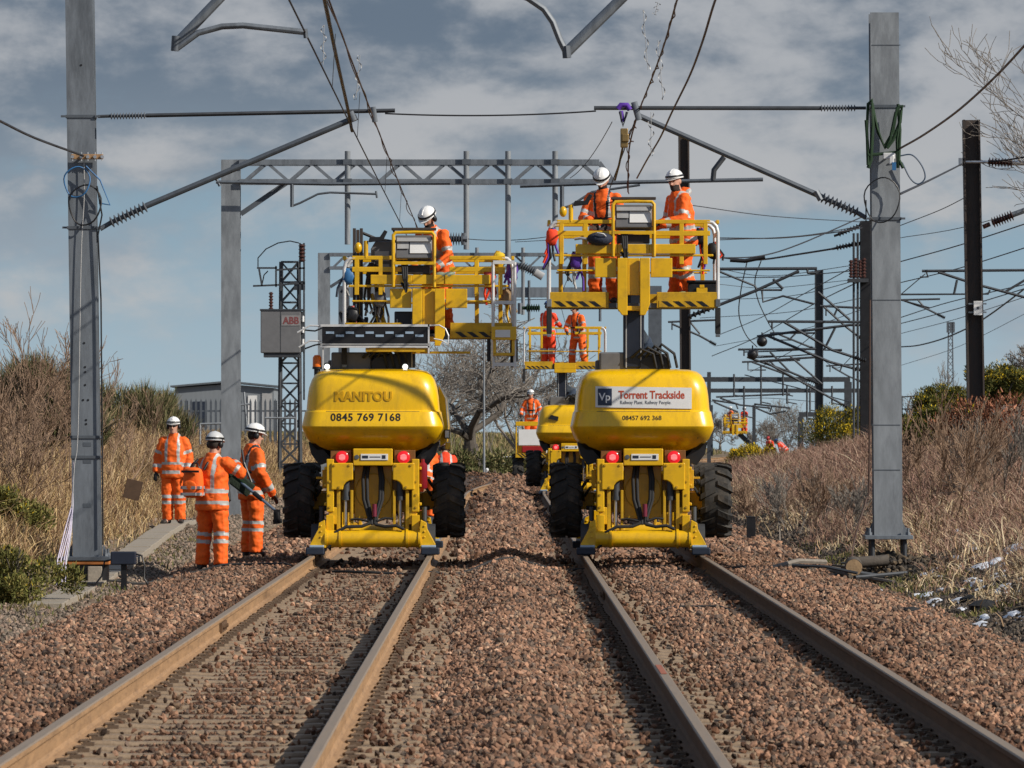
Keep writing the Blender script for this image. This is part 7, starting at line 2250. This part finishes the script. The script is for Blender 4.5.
# green bank of scrub beyond the end of the ballast
for i, (px, Y, rx, rz, lab) in enumerate(((440, 212, 1.2, 0.95, 'olive green scrub beside the tyre of the telephone-number machine'), (468, 222, 1.4, 1.05, 'olive green scrub at the foot of the gnarled tree'), (494, 236, 1.3, 0.9, 'paler olive scrub at the end of the ballast'), (520, 246, 1.4, 0.9, 'olive scrub beside the white barrier, behind the trolley'))):
    leafy_bush(lab, at_px(px, Y), Y, rx, 1.0, rz, 7000, [(0.10, 0.11, 0.04), (0.15, 0.14, 0.06), (0.075, 0.085, 0.03), (0.22, 0.18, 0.09)], 180 + i, name='scrub_bush', leaf=0.12, group='olive scrub at the end of the ballast', spiky=0.6, cat='bush', zoff=-0.1, clumps=16)

# ---- concrete cable troughing along the cess
def trough_x(y): return -5.02 - 0.012 * (y - 66) + 0.9 * float(smooth01(np.array((y - 100) / 14.0)))
lid0 = None
i = 0
yv = 66.0
while yv < 102:
    if 71.6 < yv < 73.4:
        yv += 0.92; continue
    xa, xb = trough_x(yv), trough_x(yv + 0.9)
    if lid0 is None:
        mb = MB(); mb.b2(-0.19, 0.19, 0.004, 0.896, -0.09, 0.0); mb.b2(-0.165, 0.165, 0.0, 0.9, -0.42, -0.092)
        lid0 = mb.build('trough_unit', CONC, bevel=0.008)
        o = lid0
    else:
        o = lid0.copy(); COL.objects.link(o)
    o.location = (xa, yv, -0.29 + 0.37 * float(smooth01(np.array((yv - 70) / 30.0))) + random.uniform(-0.008, 0.008))
    o.rotation_euler = (R(0.55), random.uniform(-0.015, 0.015), math.atan2(-(xb - xa), 0.9) + random.uniform(-0.01, 0.01))
    tag(o, 'pale concrete lidded unit of the cable trough curving past the goggled worker', 'cable trough', 'concrete cable trough units beside the kerbside mast')
    yv += 0.905

# ---- odds and ends
lg = thing('log', 'short cut log with a pale sawn end below the rope-draped mast', 'log', P(853, 567, 73.2))
mb = MB(); mb.tube([(0, -0.22, 0), (0.02, 0.3, 0.02)], 0.105, 14); mb.build('bark', BARK, lg, smooth=40)
mb = MB(); mb.lathe((0, -0.221, 0), (0, -1, 0), [(0, 0.10), (0.004, 0.10), (0.005, 0.002)], 14); mb.build('sawn_end', WOOD, lg)
lg2 = thing('log', 'second cut log lying beside the sawn one in the dark debris', 'log', P(868, 563, 74.2))
mb = MB(); mb.tube([(-0.25, 0, 0), (0.25, 0.1, 0.03)], 0.07, 12); mb.build('bark', BARK, lg2, smooth=40)
rr = random.Random(3)
for k in range(16):
    x, y = 4.25 + rr.uniform(-0.55, 0.9), 75 + rr.uniform(-2.2, 2.5)
    z = gz(x, y)
    mb = MB(); a = rr.uniform(0, 3.14); L = rr.uniform(0.25, 0.8)
    mb.tube([(-math.cos(a) * L, -math.sin(a) * L, 0), (0, 0, rr.uniform(0, 0.08)), (math.cos(a) * L, math.sin(a) * L, rr.uniform(0, 0.1))], rr.uniform(0.012, 0.035), 6)
    ob = mb.build('fallen_branch', [BARK, STEEL, BARKL][k % 3]); ob.location = (x, y, z + 0.05)
    tag(ob, 'dark fallen branch in the debris at the foot of the rope-draped mast', 'branch', 'fallen branches at the foot of the rope-draped mast')
bd = MB(); bd.box((0, 0, 0.17), (0.27, 0.03, 0.32), rot=Matrix.Rotation(R(14), 3, 'Y'))
ob = bd.build('board', M('dark_board', (0.085, 0.05, 0.03), 0.8, var=0.3), None, bevel=0.004); ob.location = P(133, 493, 98); ob.location.z = P(133, 500, 98).z
tag(ob, 'dark board leaning in the dead grass between mast and goggled worker', 'board')
mb = MB(); mb.b2(-0.07, 0.07, -0.07, 0.07, -0.35, 0.42); mb.b2(-0.075, 0.075, -0.075, 0.075, 0.421, 0.45)
ob = mb.build('marker_post', BLK, None, bevel=0.006); ob.location = P(751, 530, 96); ob.location.z = gz(ob.location.x, 96) - 0.02
tag(ob, 'stubby black marker post by the brambles near the signed machine', 'post')
for k, (px, py, s) in enumerate(((913, 590, 0.10), (985, 596, 0.16), (970, 625, 0.10))):
    Y = 58 + 3 * k
    mb = MB(); mb.ellip((0, 0, 0), s, s * 0.8, s * 0.5, 10, 7)
    me = mb.mesh('dark_stone')
    for v in me.vertices: v.co *= 1 + 0.35 * mnoise.noise(v.co * 14 + Vector((k, 0, 0)))
    ob = link_mesh('dark_stone', me, BLKR); q = P(px, py, Y); z = gz(q.x, Y); ob.location = (q.x, Y, z + s * 0.3)
    tag(ob, ('dark stone on the snow beside the ballast edge, smallest one', 'big dark stone below the melting snow', 'dark stone nearest the ballast corner')[k], 'stone')
# ---- palisade fence, shed, barrier
fx0, fx1, fy = at_px(96, 188), at_px(306, 188), 188.0
fz = H + (HY - 399) * fy / F
fn = thing('palisade_fence', 'grey steel palisade fence with pointed pales along the skyline behind the workers', 'fence', (fx0, fy, fz - 2.4))
pm = MB(); n = int((fx1 - fx0) / 0.155)
for k in range(n):
    x = k * 0.155
    pm.prism([(x, 0.05), (x + 0.07, 0.05), (x + 0.07, 2.3), (x + 0.035, 2.42), (x, 2.3)], -0.012, 0.0)
pm.build('pales', GALVD, fn)
for z in (0.4, 2.0):
    mb = MB(); mb.b2(-0.05, fx1 - fx0 + 0.05, 0.002, 0.05, z, z + 0.05); mb.build('rail', GALVD, fn)
for k in range(0, n, 18):
    mb = MB(); x = k * 0.155 + 0.035; mb.b2(x - 0.05, x + 0.05, 0.052, 0.15, -0.4, 2.35); mb.build('post', GALVD, fn)
mb = MB(); fl = thing('metal_railing', 'low pale tube railing before the palisade fence by the transformer', 'railing', (at_px(205, 150), 150, gh(at_px(205, 150), 150)))
o = Vector(fl.location)
for a, b in (((200, 424), (240, 423)), ((265, 418), (296, 418)), ((244, 392), (247, 430)), ((240, 405), (250, 404)), ((200, 424), (200, 445)), ((262, 412), (262, 440)), ((296, 412), (296, 440))):
    mb.tube([P(*a, 150) - o, P(*b, 150) - o], 0.03, 6)
mb.build('tubes', GALVP, fl)

bz = 0.3
shed = thing('shed', 'grey clad shed with a shallow roof and a white end door beyond the palisade fence', 'building', (at_px(225, 400), 400, bz))
o = Vector(shed.location)
xl, xr = at_px(175, 400) - o.x, at_px(274, 400) - o.x
zt = H + (HY - 388) * 400 / F - bz
zr = H + (HY - 384) * 400 / F - bz
mb = MB(); mb.prism([(xl, 0), (xr, 0), (xr, zt), (0.2, zr), (xl, zt)], 0, 12.0)
mb.build('wall', M('grey_cladding', (0.19, 0.21, 0.23), 0.6, var=0.08, stretch=(1, 1, 0.1)), shed)
mb = MB(); mb.bar((xl - 0.3, 5.9, zt + 0.10), (0.2, 5.9, zr + 0.16), 12.5, 0.12, up=Vector((0, 0, 1))); mb.bar((0.2, 5.9, zr + 0.16), (xr + 0.3, 5.9, zt + 0.10), 12.5, 0.12)
mb.build('roof', M('roof_sheet', (0.10, 0.115, 0.13), 0.6), shed)
mb = MB(); mb.b2(at_px(248, 400) - o.x, at_px(257, 400) - o.x, -0.06, -0.004, 0, zt - 0.5); mb.build('door', WHITE, shed)
mb = MB(); mb.b2(at_px(262, 400) - o.x, at_px(272, 400) - o.x, -0.06, -0.004, 0, zt - 0.35); mb.build('pale_panel', GREYL, shed)
mb = MB(); mb.b2(at_px(193, 400) - o.x, at_px(206, 400) - o.x, -0.05, -0.004, 1.6, zt - 0.9); mb.build('window', DBLUE, shed)

br = thing('barrier', 'white tube barrier frame with grey sheet beyond the end of the ballast', 'barrier', P(509, 480, 236))
o = Vector(br.location)
mb = MB()
for a, b in (((500, 457), (520, 457)), ((500, 457), (500, 482)), ((520, 457), (520, 482)), ((512, 460), (512, 482))):
    mb.tube([P(*a, 236) - o, P(*b, 236) - o], 0.035, 6)
mb.build('frame', WHITE, br)
mb = MB(); q0, q1 = P(501, 480, 236) - o, P(511, 460, 236) - o; mb.b2(q0.x, q1.x, 0.04, 0.06, q0.z, q1.z); mb.build('sheet', GREYL, br)
lp = thing('lamp_post', 'slender pale lamp post standing before the gnarled tree', 'lamp post', (at_px(484, 210), 210, gh(at_px(484, 210), 210)))
mb = MB(); hh = P(484, 330, 210).z - lp.location.z; mb.tube([(0, 0, 0), (0, 0, hh)], [0.045, 0.028], 8); mb.build('pole', GALVP, lp)
mb = MB(); mb.tube([(0, 0, hh), (0.15, 0, hh + 0.15), (0.5, 0, hh + 0.2)], 0.03, 6); mb.box((0.6, 0, hh + 0.19), (0.4, 0.16, 0.08)); mb.build('lantern', GALVD, lp)
mb = MB(); mb.tube([(0, 0, 0), (0, 0, 0.62)], 0.05, 8); mb.ellip((0, 0, 0.62), 0.06, 0.06, 0.06)
ob = mb.build('marker_post', WHITE); ob.location = (at_px(487, 205), 205, gh(at_px(487, 205), 205) - 0.02)
tag(ob, 'short white marker post in the scrub beneath the lamp post', 'post')

# ---- far-off raised platform
def far_platform():
    X = at_px(745, 400)
    root = thing('access_platform', 'tiny far-off yellow access platform holding two workers, beyond the gorse', 'access platform', (X, 400, gh(X, 400)), 0, 'yellow road-rail access platforms')
    zf = P(735, 433, 400).z - root.location.z
    bx = at_px(735, 400) - X
    basket(root, bx, zf, 0.0, w=1.7, d=1.1, h=1.05, gapx=(-0.2, 0.2))
    mb = MB(); mb.bar((bx + 0.3, 0.4, zf - 0.05), (0.55, 0.5, zf - 0.95), 0.3, 0.3); mb.bar((0.55, 0.5, zf - 0.95), (0.0, 0.5, 0.4), 0.34, 0.34); mb.build('boom', STEEL, root)
    mb = MB(); mb.b2(-0.9, 0.9, 0.2, 3.2, 0.1, 0.75); mb.build('chassis', YEL, root, bevel=0.1)
    return root, zf
M5, zf5 = far_platform()
for k, (px, lab, lean) in enumerate(((732, 'tiny worker in orange with white helmet inside the far-off platform', 5), (744.5, 'tiny worker in red-orange at the open end of the far-off platform', 14))):
    person(lab, (at_px(px, 400), 400.6, M5.location.z + zf5 + 0.003), R(120 + 60 * k), dict(lean=lean, armL=((0.2, 0.2, 1.16), (0.14, 0.4, 1.16)), armR=((0.2, 0.2, 1.16), (0.2, 0.42, 1.22))), cloth=ORG if k == 0 else ORGR, seed=40 + k, voxel=0.04)
# ================================================================== SKY, SUN, CAMERA
SUN_EL, SUN_AZ = R(33), R(117)      # azimuth measured clockwise from the direction the camera looks
w = bpy.data.worlds.new('World')
SC.world = w
w.use_nodes = True
nt = w.node_tree
N, L = nt.nodes, nt.links
bg = N['Background']
sky = N.new('ShaderNodeTexSky')
sky.sky_type = 'NISHITA'
sky.sun_disc = False
sky.sun_elevation = SUN_EL
sky.sun_rotation = SUN_AZ
sky.air_density = 1.0; sky.dust_density = 0.6; sky.ozone_density = 2.0
tc = N.new('ShaderNodeTexCoord')
sep = N.new('ShaderNodeSeparateXYZ'); L.new(tc.outputs['Generated'], sep.inputs[0])

def noise(scale, detail, rough, loc=(0, 0, 0), dist=0.0):
    mp = N.new('ShaderNodeMapping'); mp.inputs['Scale'].default_value = scale; mp.inputs['Location'].default_value = loc
    L.new(tc.outputs['Generated'], mp.inputs['Vector'])
    n = N.new('ShaderNodeTexNoise'); n.inputs['Scale'].default_value = 1.0; n.inputs['Detail'].default_value = detail; n.inputs['Roughness'].default_value = rough; n.inputs['Distortion'].default_value = dist
    L.new(mp.outputs[0], n.inputs['Vector'])
    return n.outputs['Fac']
def ramp(fac, stops, interp='LINEAR'):
    r = N.new('ShaderNodeValToRGB'); r.color_ramp.interpolation = interp
    e = r.color_ramp.elements
    while len(e) < len(stops): e.new(0.5)
    for q, (p, c) in zip(e, stops):
        q.position = p; q.color = (*c, 1) if len(c) == 3 else c
    L.new(fac, r.inputs[0])
    return r.outputs[0]
def mr(v, a, b, c, d):
    m = N.new('ShaderNodeMapRange'); m.interpolation_type = 'SMOOTHSTEP'
    m.inputs[1].default_value = a; m.inputs[2].default_value = b; m.inputs[3].default_value = c; m.inputs[4].default_value = d
    L.new(v, m.inputs[0]); return m.outputs[0]
def mix(f, a, b):
    m = N.new('ShaderNodeMix'); m.data_type = 'RGBA'
    if isinstance(f, float): m.inputs[0].default_value = f
    else: L.new(f, m.inputs[0])
    for i, v in ((6, a), (7, b)):
        if isinstance(v, tuple): m.inputs[i].default_value = (*v, 1)
        else: L.new(v, m.inputs[i])
    return m.outputs[2]
def math_(op, a, b):
    m = N.new('ShaderNodeMath'); m.operation = op
    for i, v in ((0, a), (1, b)):
        if isinstance(v, (int, float)): m.inputs[i].default_value = v
        else: L.new(v, m.inputs[i])
    return m.outputs[0]

K = SKY_K = 1.0
z = sep.outputs['Z']
# open sky: soft blue, paler near the horizon (multiplied so that the background strength 0.1 brings it back)
S = 10.0
def col(r, g, b): return (r * S, g * S, b * S)
blue = mix(mr(z, -0.005, 0.05, 0, 1), col(0.385, 0.49, 0.555), col(0.235, 0.36, 0.455))
# flat-bottomed cloud bands and puffs
n1 = noise((12, 12, 29), 6, 0.52, (9.1, 0, 6.7), 0.1)
n2 = noise((36, 36, 66), 7, 0.58, (7.3, 0, 4.1), 0.1)
n3 = noise((8, 8, 44), 4, 0.5, (1.0, 0, 8.2))
cov = math_('ADD', math_('MULTIPLY', n1, 0.72), math_('MULTIPLY', n2, 0.28))
bias = mr(z, 0.022, 0.062, 0.0, 0.17)                       # thicker overhead, thinner towards the horizon
cov = math_('ADD', math_('ADD', cov, bias), mr(z, 0.004, 0.022, -0.05, 0.0))
mask = mr(cov, 0.455, 0.585, 0, 1)
shade = math_('ADD', math_('MULTIPLY', n2, 0.55), math_('MULTIPLY', n3, 0.45))
dark = mix(mr(z, 0.02, 0.07, 0, 1), col(0.31, 0.375, 0.435), col(0.135, 0.18, 0.24))
light = mix(mr(z, 0.02, 0.07, 0, 1), col(0.47, 0.48, 0.49), col(0.40, 0.42, 0.45))
cloud = mix(mr(shade, 0.43, 0.58, 0, 1), dark, light)
near = mix(mask, blue, cloud)
# elsewhere on the dome the daylight sky with the same broken cloud
dome = mix(math_('MULTIPLY', mask, 0.4), sky.outputs[0], col(0.32, 0.36, 0.42))
# clear zone overhead blends into the daylight model
fin = mix(mr(z, 0.10, 0.28, 0, 1), near, dome)
L.new(fin, bg.inputs['Color'])
bg.inputs['Strength'].default_value = 0.1

sun = bpy.data.lights.new('sun', 'SUN')
sun.energy = 5.0
sun.angle = R(0.55)
sun.color = (1.0, 0.93, 0.82)
so = bpy.data.objects.new('sun', sun)
COL.objects.link(so)
to_sun = Vector((math.sin(SUN_AZ) * math.cos(SUN_EL), math.cos(SUN_AZ) * math.cos(SUN_EL), math.sin(SUN_EL)))
so.rotation_euler = to_sun.to_track_quat('Z', 'Y').to_euler()
so.location = to_sun * 60

cam = bpy.data.cameras.new('camera')
cam.sensor_width = 36.0
cam.lens = F * 36.0 / 1024.0
cam.shift_x = (512 - CX) / 1024.0
cam.shift_y = (HY - 384) / 1024.0
cam.clip_start = 0.5
cam.clip_end = 12000
cam.dof.use_dof = True
cam.dof.focus_distance = 79.0
cam.dof.aperture_fstop = 18.0
co = bpy.data.objects.new('camera', cam)
COL.objects.link(co)
co.location = (0, 0, H)
co.rotation_euler = (math.pi / 2, 0, 0)
SC.camera = co

SC.render.engine = 'CYCLES'
SC.view_settings.view_transform = 'Standard'
SC.view_settings.look = 'None'
SC.view_settings.exposure = 0.0
SC.view_settings.gamma = 1.0
SC.view_settings.use_curve_mapping = False
SC.cycles.max_bounces = 6
SC.cycles.diffuse_bounces = 3
SC.cycles.use_denoising = True
